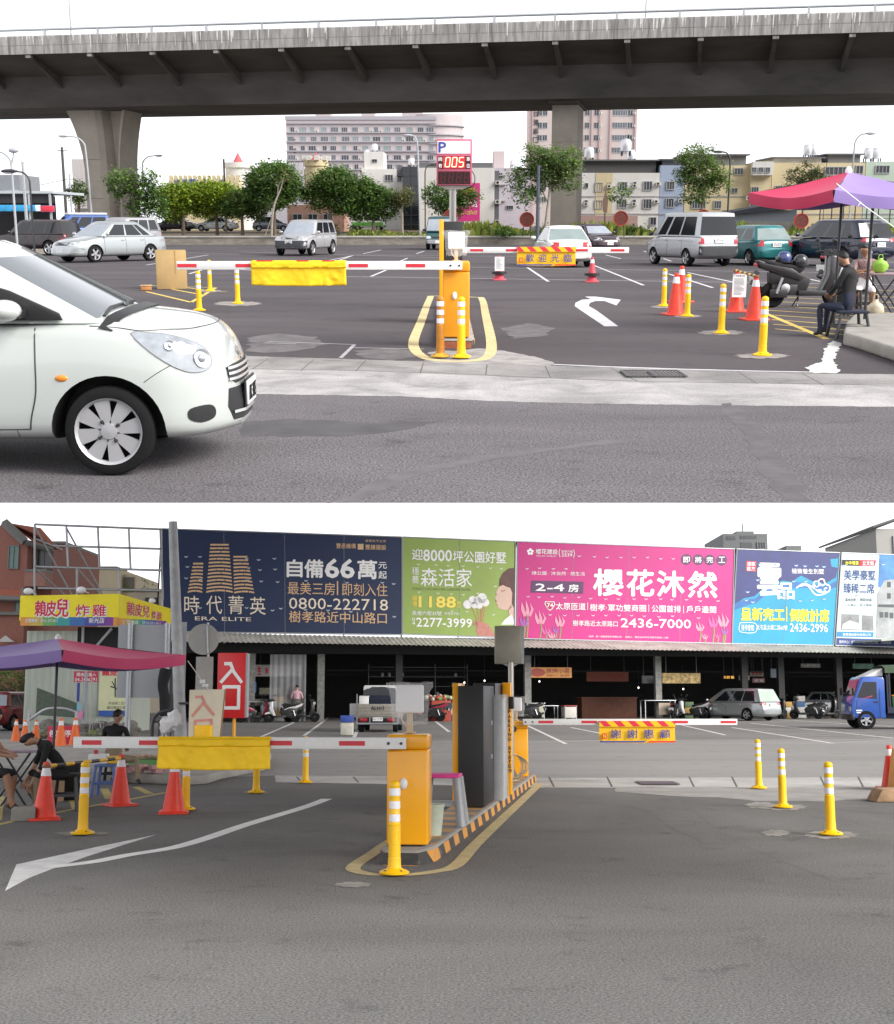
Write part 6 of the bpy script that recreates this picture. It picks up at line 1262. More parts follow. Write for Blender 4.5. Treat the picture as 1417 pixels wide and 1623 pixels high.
line(ml,(1215,1143),(1300,1140),.1,.0122);line(ml,(1310,1178),(1430,1172),.1,.0122);line(ml,(820,1178),(1000,1172),.1,.0122);ml.build('parking_lines',kind='structure')
al=MB(MATS['white_line']).face([LO.G(u,v,.0015)for u,v in((8,1412),(47,1391),(83,1377),(139,1357),(247,1323),(150,1343),(26,1370))]);al.build('turn_arrow',kind='structure')
al=MB(mk('white_fresh',(.80,.80,.80),.75,var=.12,scale=4));ribbon(al,[(p.x,p.y)for p in smoothpts([(75,1374.5,0),(146,1366,0),(203,1355,0),(271,1344,0),(322,1330,0),(390,1307,0),(480,1280,0),(518,1266,0)],4)],.155,.008);al.build('turn_arrow_shaft',kind='structure')
yl=MB(mk('mark_yellow_dim',(.50,.40,.13),.8,var=.25,scale=5));ribbon(yl,[(-30,1313),(40,1297),(130,1280),(200,1268),(262,1256)],.09,.006)
for a,b in(((114,1262),(122,1282)),((165,1250),(173,1266)),((215,1247),(238,1258)),((0,1262),(-6,1300))):line(yl,a,b,.12,.010)
yl.build('hatched_zone',kind='structure')
for u,v,rw,rh in((1317,1323,70,9),(1241,1279,62,7),(1300,1322,40,6),(1205,1276,40,7),(1230,1320,38,7),(625,1384,40,5),(131,1321,70,5),(406,1256,34,4),(294,1283,28,4),(484,1241,22,3),(560,1402,50,6)):
 pts=[(u+rw*.65*(.9+.16*math.sin(k*2.7+u))*math.cos(k*.2244),v+rh*.7*(1+.2*math.cos(k*1.9+v))*math.sin(k*.2244))for k in range(28)];sheet('dust_patch',pts,.014,mk('dust_pale',(.27,.26,.238),.95,var=.4,scale=5),jit=.008)
tmk=mk('tyre_film_dark',(.122,.119,.116),.85,var=.25,scale=3)
for ps in([(1000,1268),(1100,1300),(1160,1345),(1120,1345),(1060,1305),(990,1275)],[(1180,1262),(1300,1268),(1420,1262),(1420,1290),(1300,1282),(1180,1276)]):sheet('tyre_mark',ps,.005,tmk,jit=.08)
sm_=MB(mk('seam_tar',(.095,.092,.09),.7,var=.2))
for ps in([(1075,1262),(1160,1330),(1330,1400)],[(820,1300),(1000,1292),(1180,1298)],[(300,1400),(420,1392),(520,1402)]):ribbon(sm_,[(p.x,p.y)for p in smoothpts([(u,v,0)for u,v in ps],6)],.006,.004)
sm_.build('asphalt_seams',kind='structure')
pv=thing('pavement_corner','raised concrete pavement with rough kerb under the pole and entrance signs','kerb ledge',LO.G(330,1243));P0=Vector(pv.location);q=[LO.G(u,v)-P0 for u,v in((110,1238),(300,1245),(330,1243),(350,1236),(420,1222),(430,1205),(330,1180),(-60,1180),(-60,1238))]
MB(mk('kerb_concrete',(.34,.325,.30),.95,var=.3,scale=1.6,bump=.4)).prism([(p.x,p.y)for p in q],.15).build('slab',pv,bevel=.04)
# island with gates, seen from the lot
iy=10.2;IY=-8.9
isl=thing('traffic_island','kerb island with black and orange stripes under the ticket machine','traffic island',LO.G(636,1372),IY)
R9=Matrix.Rotation(R(IY),3,'Z');IP=lambda x,y,z=0:Vector(isl.location)+R9@Vector((x,y,z))
ks=stripe_mat('kerb_stripe_near',(.045,.043,.04),(.60,.27,.05),1.75,axis=(0,1,0),shear=2.2,wear=.8)
MB(concrete).prism([(-.15,0),(.14,0),(.24,.35),(.26,iy),(-.24,iy),(-.22,.2)],.125).build('kerb_body',isl,bevel=.025,seg=3)
MB(ks).prism([(-.155,-.005),(.145,-.005),(.2455,.35),(.2655,iy),(.260,iy),(.2399,.35),(.1395,0),(-.1495,0),(-.2195,.2),(-.2395,iy),(-.2455,iy),(-.2255,.2)],.105).build('painted_face',isl)
tp_=MB(stripe_mat('kerb_top',(.20,.19,.18),(.50,.27,.10),1.75,axis=(0,1,0),shear=0,wear=1));tp_.grid([[(x,y,.1275)for x in(-.19,0,.20)]for y in(.5,3,6,9,iy-.05)]);tp_.build('painted_top',isl)
il=MB(mark_cream);ribbon(il,[(p.x,p.y)for p in smoothpts([(u,v,0)for u,v in((560,1374),(590,1353),(640,1322),(800,1246),(826,1241),(852,1243),(845,1252),(800,1294),(752,1340),(722,1372),(690,1381),(648,1386),(600,1386),(570,1382))],4,close=True)],.125,.016,close=True);il.build('island_outline',kind='structure')
g1=thing('parking_gate','near yellow parking gate whose white boom carries a blank yellow cloth','parking gate',IP(-.01,.42),IY*.5)
cabinet(g1,.36,.36,.94,.14,gate_yellow);k=UP.px(10.75);ux=lambda u:(u-(708.5+g1.location.x/k))*k
boom(g1,ux(97),ux(646),1.005,.100,-.24,[(ux(112),ux(145)),(ux(208),ux(241)),(ux(424),ux(461)),(ux(538),ux(580))])
MB(mk('lens_white',(.8,.8,.8),.3)).blob((-.03,-.195,.66),(.034,.02,.05)).build('lock_cover',g1,smooth=60)
bo=banner(g1,ux(242),ux(427),.785,1.06,-.285,cloth_yellow,seed=5).build('boom_cover',g1,smooth=60);bo.modifiers.new('t','SOLIDIFY').thickness=.004
bagged_antenna(g1,1.085,1.0,yaw=4)
g2=thing('parking_gate','far yellow parking gate behind the sign pole, thank-you banner on its boom','parking gate',IP(.0,9.6),0)
cabinet(g2,.36,.36,.86,.125,gate_yellow);k=UP.px(g2.location.y-.2);ux=lambda u:(u-(708.5+g2.location.x/UP.px(g2.location.y)))*k
boom(g2,ux(826),ux(1160),.975,.095,-.24,[(ux(850),ux(873)),(ux(917),ux(941)),(ux(1061),ux(1083)),(ux(1134),ux(1158))],end=-1)
wish_banner(g2,ux(944),ux(1062),.66,.985,-.275,'謝謝惠顧');bagged_antenna(g2,.99,.85,yaw=-20)
MB(dark_metal).lathe([(.05,0),(.05,.02),(.0001,.02)],n=16,M=Matrix.Translation((-.05,-.18,.86))@Matrix.Rotation(R(90),4,'X')).build('hub',g2)
tk=thing('ticket_machine','tall black ticket machine with orange edges standing on the striped island','ticket machine',IP(.03,3.9,.125),IY)
MB(black_plastic).box((.02,.55,.70),(.30,1.0,1.38)).build('housing',tk,bevel=.012)
MB(gate_yellow).box((-.165,.35,.71),(.07,.55,1.42)).build('edge_strip',tk,bevel=.008)
MB(gate_yellow).box((.225,2.1,.72),(.11,.22,1.44)).build('edge_strip',tk,bevel=.01);MB(black_plastic).box((.02,1.75,.72),(.28,.9,1.42)).build('housing',tk,bevel=.01)
MB(grey_paint).box((.21,1.35,.62),(.12,.45,1.24)).build('cable_box',tk,bevel=.008);MB(mk('film',(.8,.8,.82),.25,alpha=.35)).box((.215,1.35,.64),(.15,.48,1.30)).build('film_wrap',tk,bevel=.02)
lt=MB(ink_black)
for i,c in enumerate('PARKING SYSTEM'):
 if c!=' ':lt.text(c,(.245+(.015 if c=='I' else 0),1.988,1.04-i*.058),(.010 if c=='I' else.04,0,0),(0,0,.042),.02)
lt.build('lettering',tk)
MB(dark_metal).box((.29,2.02,1.18),(.06,.12,.16)).build('intercom',tk,bevel=.01)
for z in(.55,.95):MB(steel).box((.176,.75,z),(.012,.10,.05)).build('lock',tk)
bk=thing('sign_pole','steel sign pole with blank grey panel back, standing before the far gate','sign pole',IP(.03,8.6,.125));k=UP.px(bk.location.y);cx=708.5+bk.location.x/k;X=lambda u:(u-cx)*k;Z=lambda v:LO.P(806,v,bk.location.y).z-.125
sts=mk('stainless_lo',(.40,.38,.34),.35,.85,var=.12,stretch=(30,30,1));MB(sts).tube([(0,0,0),(0,0,Z(1050))],.043,14).lathe([(.13,0),(.13,.015),(.05,.02)],n=16).build('pole',bk,smooth=50)
MB(mk('panel_olive',(.30,.285,.235),.4,.4,var=.08)).span((X(784),-.02,Z(1052)),(X(826),.16,Z(992))).build('panel',bk,bevel=.012);MB(steel).span((X(826)+.001,-.01,Z(1052)),(X(830),.15,Z(992))).build('panel_edge',bk)
MB(steel).prism([(-.12,Z(1052)-.001),(.12,Z(1052)-.001),(.05,Z(1056)),(-.05,Z(1056))],.1,M=Matrix.Translation((0,.12,0))@Matrix.Rotation(R(90),4,'X')).build('bracket',bk)
for s_ in(-1,1):MB(sts).prism([(.043*s_,0),(.13*s_,0),(.043*s_,.16)],.008,M=Matrix.Rotation(R(90),4,'X')).build('gusset',bk)
cc=thing('cable_coil','coil of thin cables leaning on the sign pole foot before the far gate','cable',IP(.0,8.35,.13));q=MB(mk('cable_tan',(.45,.30,.14),.5));q2=MB(mk('cable_pale',(.55,.52,.48),.5))
for i in range(6):(q if i%2 else q2).tube([(.22*(1+.05*i-.1)*math.cos(a*.3)+.01*i,-.03*i*.3-.05,.22+.21*math.sin(a*.3)*(1-.04*i))for a in range(22)],.008,5)
o=q.build('strand',cc,smooth=60);q2.build('strand',cc,smooth=60)
stool('plastic_stool','grey plastic stool with a pink cushion between the near gate and ticket machine',IP(.02,2.1,.125),mk('stool_grey',(.30,.31,.33),.4),mk('cushion_pink',(.72,.05,.28),.6),.50,.36,rz=-6,lt=.04)
bkt=thing('bucket','small pale green bucket beside the near gate cabinet','bucket',IP(.06,1.15,.125));MB(mk('bucket_green',(.46,.52,.42),.4,var=.15)).lathe([(.095,0),(.12,.26),(.126,.262),(.128,.285),(.118,.285),(.11,.26),(.085,.02),(.0001,.02)],n=22).build('pail',bkt,smooth=40);MB(steel).tube([(.128*math.cos(a*.314),.128*math.sin(a*.314)*.3,.27-.05*math.sin(a*.314))for a in range(11)],.004,5).build('handle',bkt)
for src,u,v,lb in((b1,625,1384,'yellow bollard standing right in front of the near gate cabinet'),(b1,1317,1322,'yellow bollard nearest to the camera of the three by the exit lane'),(b1,1241,1279,'yellow bollard in the middle of the three by the exit lane'),(b1,1203,1249,'yellow bollard farthest away of the three by the exit lane'),(b1,131,1321,'yellow bollard between the two cones that carry a striped bar'),(b1,294,1283,'yellow bollard just behind the single cone under the boom cloth'),(b1,406,1256,'yellow bollard whose head is covered by the boom cloth'),(b1,484,1240,'small looking yellow bollard out by the street gutter'),(b0,831,1241,'orange-brown bollard at the end of the island by the far gate')):
 o=dup(src,lb,LO.G(u,v,.015),v%60);o.scale=(1.02,)*3;o['group']='flexible bollards in the exit lane'
for u,v,lb,rz in((70,1299,'red cone with white band at the near end of the striped bar',20),(190,1277,'red cone at the far end of the striped bar, beside the blue stool',40),(275,1289,'red cone under the boom cloth, its top hidden by the cloth',10),(1412,1250,'red cone cut by the frame behind the exit lane bollards',5)):
 o=dup(c0,lb,LO.G(u,v),rz);o['group']='red cones round the parasol seats';o.scale=(.9,)*3
ca,cb=LO.G(70,1299),LO.G(190,1277);striped_bar('barrier_bar','yellow and black bar resting on two cones in front of the seated people',ca+Vector((0,0,.60)),cb+Vector((0,0,.60)))
c9=thing('traffic_cone','small orange cone on the rough bank by the bent rail','traffic cone',LO.P(25,1166,34),0,'small orange cones on the bank');c9.location.z=.1;cone_mesh(c9,cone_orange,.62,cap=False,base=.34)
for u,v,Y,lb,h in((39,1168,33.6,'worn small orange cone next to the bent rail post',1),(57,1164,35,'small orange cone just behind the head of the bending person',.95),(96,1172,31,'orange cone with white band before the red notices',1.15),(119,1168,31.5,'orange cone leaning on the red notice boards',1.15)):
 o=dup(c9,lb,LO.P(u,v,Y),15,scale=h);o.location.z=.1
og=thing('barrier_stand','orange plastic barrier block in front of the red cone at the frame edge','barrier',LO.G(1424,1252));MB(mk('barrier_orange',(.72,.30,.05),.5,var=.1)).prism([(-.18,0),(.5,0),(.5,.62),(-.08,.62)],.3,M=Matrix.Rotation(R(90),4,'X')).build('barrier_body',og,bevel=.03)
kb=thing('kerb_block','broken kerb end in faded orange by the gutter at the frame edge','kerb ledge',LO.G(1395,1268));MB(mk('kerb_faded',(.42,.27,.16),.9,var=.4,scale=4)).prism([(-.2,0),(1.2,0),(1.2,.18),(-.1,.17)],.4,M=Matrix.Rotation(R(90),4,'X')).build('kerb_piece',kb,bevel=.03)
cbk=thing('concrete_block','grey concrete block lying beside the foot of the red cone','block',LO.G(36,1302),12);MB(concrete).box((0,.1,.075),(.26,.2,.15)).build('block',cbk,bevel=.015)
# parasol, people, stools
D=20.5;ap=LO.P(92,1012,D);ze=LO.P(92,1036,D).z
canopy('market_parasol','purple and red square parasol beside the chicken kiosk',Vector((ap.x,D,0)),64,1.44,ap.z,ze,.17,[pp,pp,pr2,pp],[(-.9,.6),(-.05,-.05)],pu)
gr_p=thing('guy_rope','thin cord with ribbons tied from the parasol tip to the pole','rope',LO.P(298,1048,20.4));q=LO.P(335,1100,27)-Vector(gr_p.location);MB(ink_white).tube([(0,0,0),q],.008,5).box(q*.55,(.10,.01,.07)).box(q*.68,(.12,.01,.05)).build('cord',gr_p)
pA=LO.G(-38,1288);stool('folding_stool','low purple stool at the frame edge under the seated person',pA+Vector((-.05,.1,0)),mk('stool_purple',(.12,.05,.14),.5),None,.42,.3)
PN=person('seated person in a white shirt and dark shorts at the frame edge',pA+Vector((-.05,.1,0)),80,dict(pel=(0,0,.54),chest=(0,-.08,.94),neck=(0,-.14,1.14),head=(0,-.22,1.27),face=(0,-1,-.2),shl=(.18,-.08,1.06),ell=(.22,-.22,.82),wrl=(.10,-.42,.78),shr=(-.18,-.08,1.06),elr=(-.22,-.22,.82),wrr=(-.08,-.42,.76),hipl=(.10,-.05,.5),knl=(.13,-.48,.52),anl=(.12,-.44,.1),hipr=(-.10,-.05,.5),knr=(-.14,-.50,.54),anr=(-.16,-.62,.12)),dict(top=cloth_white,hip=cloth_black,shin=skin_tan,skin=skin,shoe=shoe_dark));PN.scale=(0.90,)*3
pB=LO.G(94,1284);stool('folding_chair','folding chair under the bending person in black',pB+Vector((.06,.05,0)),dark_metal,cloth_black,.44,.36)
PN=person('seated person in black clothes bending far forward over the paper bag side',pB+Vector((.06,.05,0)),-62,dict(pel=(0,.02,.54),chest=(0,-.26,.84),neck=(0,-.42,.98),head=(0,-.54,1.0),face=(0,-.6,-.8),shl=(.17,-.32,.93),ell=(.20,-.40,.62),wrl=(.10,-.50,.40),shr=(-.17,-.32,.93),elr=(-.24,-.40,.64),wrr=(-.12,-.54,.44),hipl=(.11,-.04,.5),knl=(.16,-.46,.52),anl=(.15,-.42,.1),hipr=(-.11,-.04,.5),knr=(-.16,-.46,.52),anr=(-.14,-.40,.1)),dict(top=cloth_black,hip=cloth_black,shin=cloth_khaki,skin=skin,sleeve=cloth_black,fore=skin,shoe=mk('shoe_grey',(.3,.3,.3),.6)));PN.scale=(0.86,)*3
pC=LO.G(178,1243);stool('plastic_stool','low dark stool under the man in black seen from behind',pC,cloth_black,None,.40,.32)
PN=person('man in a black shirt sitting with his back to the camera, leg stretched aside',pC,168,dict(pel=(0,0,.50),chest=(0,-.03,.90),neck=(.0,-.06,1.10),head=(-.02,-.09,1.24),face=(-.6,-.8,-.1),shl=(.20,-.03,1.02),ell=(.26,-.14,.76),wrl=(.12,-.34,.66),shr=(-.20,-.03,1.02),elr=(-.26,-.14,.76),wrr=(-.12,-.34,.66),hipl=(.10,-.03,.46),knl=(.22,-.42,.48),anl=(.24,-.44,.1),hipr=(-.12,-.02,.46),knr=(-.42,-.10,.46),anr=(-.54,.06,.10),toe=(-.6,.7,0)),dict(top=cloth_black,hip=cloth_khaki,shin=cloth_khaki,skin=skin_tan,shoe=shoe_dark));PN.scale=(0.85,)*3
pD=LO.G(470,1144,.02);person('standing man in a pink shirt and grey shorts facing the market',pD,180,dict(pel=(0,0,.92),chest=(0,0,1.28),neck=(0,.0,1.48),head=(0,-.05,1.60),face=(0,-1,-.5),shl=(.19,0,1.39),ell=(.27,-.06,1.13),wrl=(.18,-.24,1.02),shr=(-.19,0,1.39),elr=(-.27,-.06,1.13),wrr=(-.18,-.24,1.02),hipl=(.10,0,.86),knl=(.13,-.02,.48),anl=(.14,.0,.1),hipr=(-.10,0,.86),knr=(-.12,-.02,.48),anr=(-.13,0,.1)),dict(top=cloth_pink,hip=cloth_grey,shin=skin,skin=skin,sleeve=cloth_pink,shoe=cloth_white))
pt_=LO.G(22,1280);fold_table('folding_table','small pinkish folding table between two seated people under the parasol',pt_,.55,.45,.70,mk('table_lilac',(.42,.34,.42),.6))
pg_=LO.G(88,1270);t=thing('paper_bag','upright brown paper bag standing behind the striped bar','bag',pg_,10);MB(mk('kraft',(.46,.32,.20),.85,var=.08)).box((0,0,.21),(.20,.13,.42)).build('bag',t);MB(mk('cord_white',(.6,.6,.6),.6)).tube([(-.06,-.066,.42),(-.05,-.066,.48),(.05,-.066,.48),(.06,-.066,.42)],.006,5).build('handle',t)
t=thing('dark_bag','black upright bag beside the brown paper bag','bag',LO.G(114,1268));MB(cloth_black).box((0,0,.24),(.22,.16,.48),taper=.85).build('bag',t,bevel=.03)
s0=LO.G(168,1262);stool('plastic_stool','blue plastic stool with open legs next to the far cone',s0,mk('stool_blue',(.10,.16,.40),.4),None,.44,.30)
t=thing('foam_box','white foam box with a yellow tray lying on the blue stool','box',s0+Vector((-.06,0,.447)),5);MB(mk('foam',(.8,.8,.8),.8)).box((-.06,0,.07),(.26,.2,.13)).build('box',t,bevel=.01);MB(mk('tray_yellow',(.8,.5,.05),.5)).box((.15,0,.055),(.16,.18,.10)).build('tray',t,bevel=.01);MB(lamp_red).lathe([(.03,.135),(.03,.19),(.0001,.19)],c=(-.1,0,0),n=12).build('lid',t)
t=thing('vegetable_crate','flat crate of pale stems on the pavement beside the sitting man','crate',LO.G(240,1214,.15));MB(mk('crate_green',(.12,.30,.10),.6)).box((0,0,.06),(.7,.5,.12)).build('crate',t,bevel=.01);q=MB(mk('stems',(.52,.38,.28),.8,var=.4,scale=12));rq=random.Random(8)
for _ in range(26):x,y=rq.uniform(-.3,.3),rq.uniform(-.2,.2);q.tube([(x-.14,y,.13+rq.random()*.05),(x+.14,y+rq.uniform(-.1,.1),.14+rq.random()*.06)],.018,5)
q.build('stems',t)
t=thing('vegetable_heap','low heap of pinkish packets on the pavement under the boom','goods',LO.G(228,1226,.15));q=MB(mk('packets_pink',(.52,.28,.30),.7,var=.5,scale=14));[q.box((rq.uniform(-.35,.35),rq.uniform(-.2,.2),.04+rq.random()*.08),(.16,.12,.06),rot=(0,0,rq.random()*3))for _ in range(16)];q.build('packets',t)
# poles and signs by the entrance
D=35.0;b=LO.P(287,1176,D);b.z=0.0;lp_=thing('utility_pole','tall grey steel pole crossing the navy billboard','pole',b,0);q=LO.P(274,827,D)-b;MB(mk('pole_steel',(.40,.41,.42),.6,.3,var=.25,scale=3)).tube([(0,0,0),q*.5,q],[.17,.15,.125],14).build('shaft',lp_,smooth=60);MB(concrete).lathe([(.42,0),(.40,.12),(.20,.16)],n=14).build('base',lp_,smooth=30);MB(dark_metal).lathe([(.172,0),(.176,.01),(.176,.05),(.172,.06)],c=(0,0,1.1),n=16).build('strap',lp_)
D=36.5;b=LO.P(331,1150,D);b.z=0;t=thing('road_sign','round grey road sign seen from behind above a small blank plate','road sign',b);k=UP.px(D);Z=lambda v:LO.P(325,v,D).z
MB(steel).tube([(0,0,0),(-.10,0,Z(987))],.035,10).build('pole',t,smooth=60);gb=mk('sign_back',(.36,.355,.34),.6,.2,var=.08)
MB(gb).lathe([(24*k,0),(24.5*k,.02),(24*k,.03)],n=30,M=Matrix.Translation((-11*k,-.06,Z(1013.5)))@Matrix.Rotation(R(90),4,'X')).build('disc',t,smooth=30);MB(gb).span((-22*k,-.07,Z(1096)),(5*k,-.05,Z(1041))).build('plate',t);MB(steel).tube([(-.1,-.10,Z(992)),(-.06,-.10,Z(1035))],.03,8).build('clamp',t)
D=34.;k=UP.px(D);b=LO.P(372,1150,D);b.z=0;t=thing('entrance_sign','tall red entrance sign with white strokes on a yellow post','sign',b,-6);Z=lambda v:LO.P(370,v,D).z;X=lambda u:(u-372)*k
MB(mk('sign_red_bright',(.66,.02,.025),.4,var=.05)).span((X(344),-.10,Z(1138)),(X(389),.12,Z(1035))).build('box',t,bevel=.01);MB(grey_paint).span((X(389)+.001,-.09,Z(1137)),(X(392),.11,Z(1036))).build('side',t);MB(gate_yellow).tube([(X(371),0,0),(X(371),0,Z(1137))],.045,10).build('post',t,smooth=60)
def stroke(mb,pts,wd,y,th=.01):
 P=[Vector((p[0],y,p[1]))for p in pts]
 for a,c in zip(P,P[1:]):
  u=(c-a).normalized();n=Vector((-u.z,0,u.x))*wd/2;a2=a-u*wd*.4;c2=c+u*wd*.4;mb.face([a2-n,c2-n,c2+n,a2+n])
def entrance(mb,x0,x1,z0,zm,z1,wd,y):
 w_=x1-x0;stroke(mb,[(x0+w_*.20,z1),(x0+w_*.45,z1)],wd,y);stroke(mb,[(x0+w_*.45,z1),(x0+w_*.58,lerp(zm,z1,.66))],wd,y-.002);stroke(mb,[(x0+w_*.55,lerp(zm,z1,.72)),(x0+w_*.02,zm+(z1-zm)*.08)],wd,y-.004);stroke(mb,[(x0+w_*.53,lerp(zm,z1,.70)),(x1-w_*.02,zm+(z1-zm)*.08)],wd,y-.006)
 zt=zm-(z1-zm)*.18;stroke(mb,[(x0+w_*.15,zt),(x1-w_*.12,zt)],wd,y-.002);stroke(mb,[(x0+w_*.15,z0),(x1-w_*.12,z0)],wd,y-.004);stroke(mb,[(x0+w_*.15,z0),(x0+w_*.15,zt)],wd,y-.006);stroke(mb,[(x1-w_*.12,z0),(x1-w_*.12,zt)],wd,y-.008)
q=MB(ink_white);entrance(q,X(350),X(383),Z(1122),Z(1083),Z(1052),5.2*k,-.104);q.build('lettering',t)
D=32.5;k=UP.px(D);b=LO.P(328,1150,D);b.z=.14;t=thing('leaning_board','faded white plywood board with pale red entrance strokes leaning by the pole','board',b,4);t.rotation_euler=(R(-12),R(-3),R(4));MB(mk('board_cream',(.60,.54,.42),.8,var=.10,scale=2)).prism([(-28*k,0),(20*k,0),(29*k,84*k),(-26*k,86*k)],.04,M=Matrix.Rotation(R(90),4,'X')).build('panel',t);q=MB(mk('faded_red',(.60,.25,.20),.8,var=.2));entrance(q,-22*k,12*k,12*k,42*k,74*k,4*k,-.046);q.build('lettering',t);MB(mk('rust_edge',(.25,.16,.09),.8)).tube([(20.5*k,-.02,0),(29.5*k,-.02,84*k)],.025,6).build('edge',t)
t=thing('yellow_box','yellow plastic box on the pavement behind the blank boom cloth','box',LO.P(322,1178,31.5));t.location.z=.15;MB(bollard_yellow).box((0,0,.24),(.42,.3,.48)).build('box',t,bevel=.03)
D=33.5;t=thing('steel_rail','black bent tube rail beside the grey pole','rail',LO.P(256,1180,D));t.location.z=0;q=MB(dark_metal).tube(smoothpts([(-.25,0,0),(-.25,0,.62),(-.15,0,.85),(.1,0,.95),(.4,0,.96)],4),.045,8);[q.tube([(x,0,.0),(x,0,.72)],.02,6)for x in(-.08,.07,.22)];q.tube([(-.25,0,.66),(.4,0,.68)],.02,6);q.build('rail',t,smooth=60)
t=thing('plastic_bag','white plastic bags hung over the black rail by the pole','bag',LO.P(270,1143,33.1));rb2=random.Random(6);q=MB(mk('bag_white',(.78,.78,.80),.45,var=.12))
for cx_,cz_,rx_,rz_ in((-.12,-.12,.16,.22),(.12,.05,.17,.24),(.02,-.04,.2,.18)):q.blob((cx_,0,cz_),(rx_,.12,rz_),12,9)
q.v=[p+Vector((rb2.gauss(0,.018),rb2.gauss(0,.018),rb2.gauss(0,.018)))for p in q.v];q.build('bag',t,smooth=30)
D=37.;k=UP.px(D);b=LO.P(222,1150,D);b.z=0;t=thing('sign_board_back','large plain grey sign back on two steel posts behind the parasol','road sign',b);Z=lambda v:LO.P(222,v,D).z;X=lambda u:(u-222)*k
MB(mk('sheet_grey',(.36,.37,.39),.55,.3,var=.06,scale=1)).span((X(183),0,Z(1106)),(X(266),.03,Z(990))).build('panel',t);[MB(steel).tube([(X(u),-.06,0),(X(u),-.06,Z(988))],.085,10).build('post',t,smooth=60)for u in(203,261)]
MB(mk('sheet_grey',(.36,.37,.39),.55,.3,var=.06,scale=1)).span((X(267),.3,Z(1100)),(X(287),.33,Z(985))).build('panel',t)
bt_=MB(cloth_black).tube(smoothpts([(X(263),-.2,Z(1060)),(X(258),-.2,Z(1085)),(X(262),-.2,Z(1110)),(X(260),-.2,Z(1135))],4),[.16,.18,.17,.16,.15,.15,.14,.15,.16,.15,.13,.12,.1],9);bt_.build('black_wrap',t,smooth=60)
# chicken kiosk
D=44.;k=UP.px(D);b=LO.P(110,1130,D);b.z=0;KS=thing('snack_kiosk','fried chicken kiosk with a yellow fascia and pale corrugated walls','kiosk',b);Z=lambda v:LO.P(110,v,D).z;X=lambda u:(u-110)*k
side=mk('siding_pale',(.44,.48,.42),.7,var=.14,scale=2,stretch=(6,6,.3));sg_=MB(side)
rows=[[(X(38)+i*.06,-.0-(.02 if i%4 in(1,2)else 0),z)for i in range(int((X(183)-X(38))/.06))]for z in(0,Z(1000))];sg_.grid(rows);sg_.span((X(38),.03,0),(X(183),5,Z(1000)));sg_.build('wall',KS)
MB(mk('opening_shade',(.012,.012,.014),.8)).span((X(118),-.03,Z(1040)),(X(182),-.024,Z(994))).build('opening',KS);MB(grey_paint).tube([(X(140),-.06,Z(1035)),(X(172),-.06,Z(996))],.05,6).tube([(X(127),-.06,Z(1040)),(X(127),-.06,Z(994))],.05,6).build('brace',KS)  # wall is solid here; a near-black plate paints the opening's inner shade
fy=mk('fascia_yellow',(.95,.80,.004),.45,var=.05);FY=-.55
q=MB(fy).face([(X(33),FY,Z(985)),(X(187),FY,Z(985)),(X(187),FY,Z(943)),(X(33),FY,Z(946))]);Cx,Cz0,Cz1=LO.P(271,990,55),LO.P(271,991,55).z,LO.P(271,965,55).z;rx=Cx.x-b.x;ry=55-D
q.face([(X(187),FY,Z(993)),(rx,ry,Cz0),(rx,ry,Cz1),(X(187),FY,Z(943))]);q.span((X(33),FY+.004,Z(985)),(X(186),.0,Z(946)));q.build('fascia',KS)
cols=[(.75,.32,.06),(.60,.45,.08),(.15,.42,.12),(.04,.35,.35),(.04,.16,.45),(.06,.08,.40),(.16,.05,.34),(.22,.05,.34)];us=[35,50,70,90,112,135,155,170,180];q=MB()
for c,u0,u1 in zip(cols,us,us[1:]):q.m(mk('strip_%d'%u0,c,.5,var=.03)).face([(X(u0),FY,Z(993)),(X(u1),FY,Z(993)),(X(u1),FY,Z(979.5)),(X(u0),FY,Z(979.5))]);
q.m(mk('strip_orange',(.75,.32,.06),.5)).face([(X(180),FY,Z(993)),(X(187),FY,Z(993)),(X(187),FY,Z(979.5)),(X(180),FY,Z(979.5))]);
for p in range(len(q.v)):q.v[p].y-=.003
q.build('colour_strip',KS)
def sgn(words,pts,mb,dz=0,bold=.04,y=FY-.012):
 for ch,(u0,v0,u1,v1)in zip(words,pts):mb.textxz(ch,X(u0)+dz,Z(v1)-dz,X(u1)+dz,Z(v0)-dz,y,bold)
W1=[(57,954,74,978),(74,954,90,978),(90,951,109,979)];W2=[(121,960,142,978),(147,960,168,978)]
q=MB(ink_white);sgn('賴皮兒',W1,q,.03,.07,FY-.008);sgn('炸雞',W2,q,.03,.07,FY-.008);q.textxz('訂購專線：0916-291-813',X(43),Z(988),X(93),Z(982),FY-.010,.01);q.textxz('新光店',X(142),Z(989),X(166),Z(981),FY-.010,.02);q.build('lettering',KS)
q=MB(mk('lettering_red',(.68,.01,.06),.5));sgn('賴皮兒',W1,q,0,.025);sgn('炸雞',W2,q,0,.02);q.build('lettering',KS)
A0=Vector((X(187),FY,0));A1=Vector((rx,ry,0));dv=(A1-A0);nrm=Vector((dv.y,-dv.x,0)).normalized()*.02
def wing(mb,ch,t0,t1,f0,f1,off,bold=0):
 g_,f=glyph(ch,bold);vs=[]
 for a,c in g_:
  t_=lerp(t0,t1,a);zb_=lerp(Z(993),Cz0,t_);zt_=lerp(Z(943),Cz1,t_);p=A0.lerp(A1,t_)+nrm*off;vs.append((p.x,p.y,lerp(zb_,zt_,lerp(f0,f1,c))))
 mb.add(vs,f)
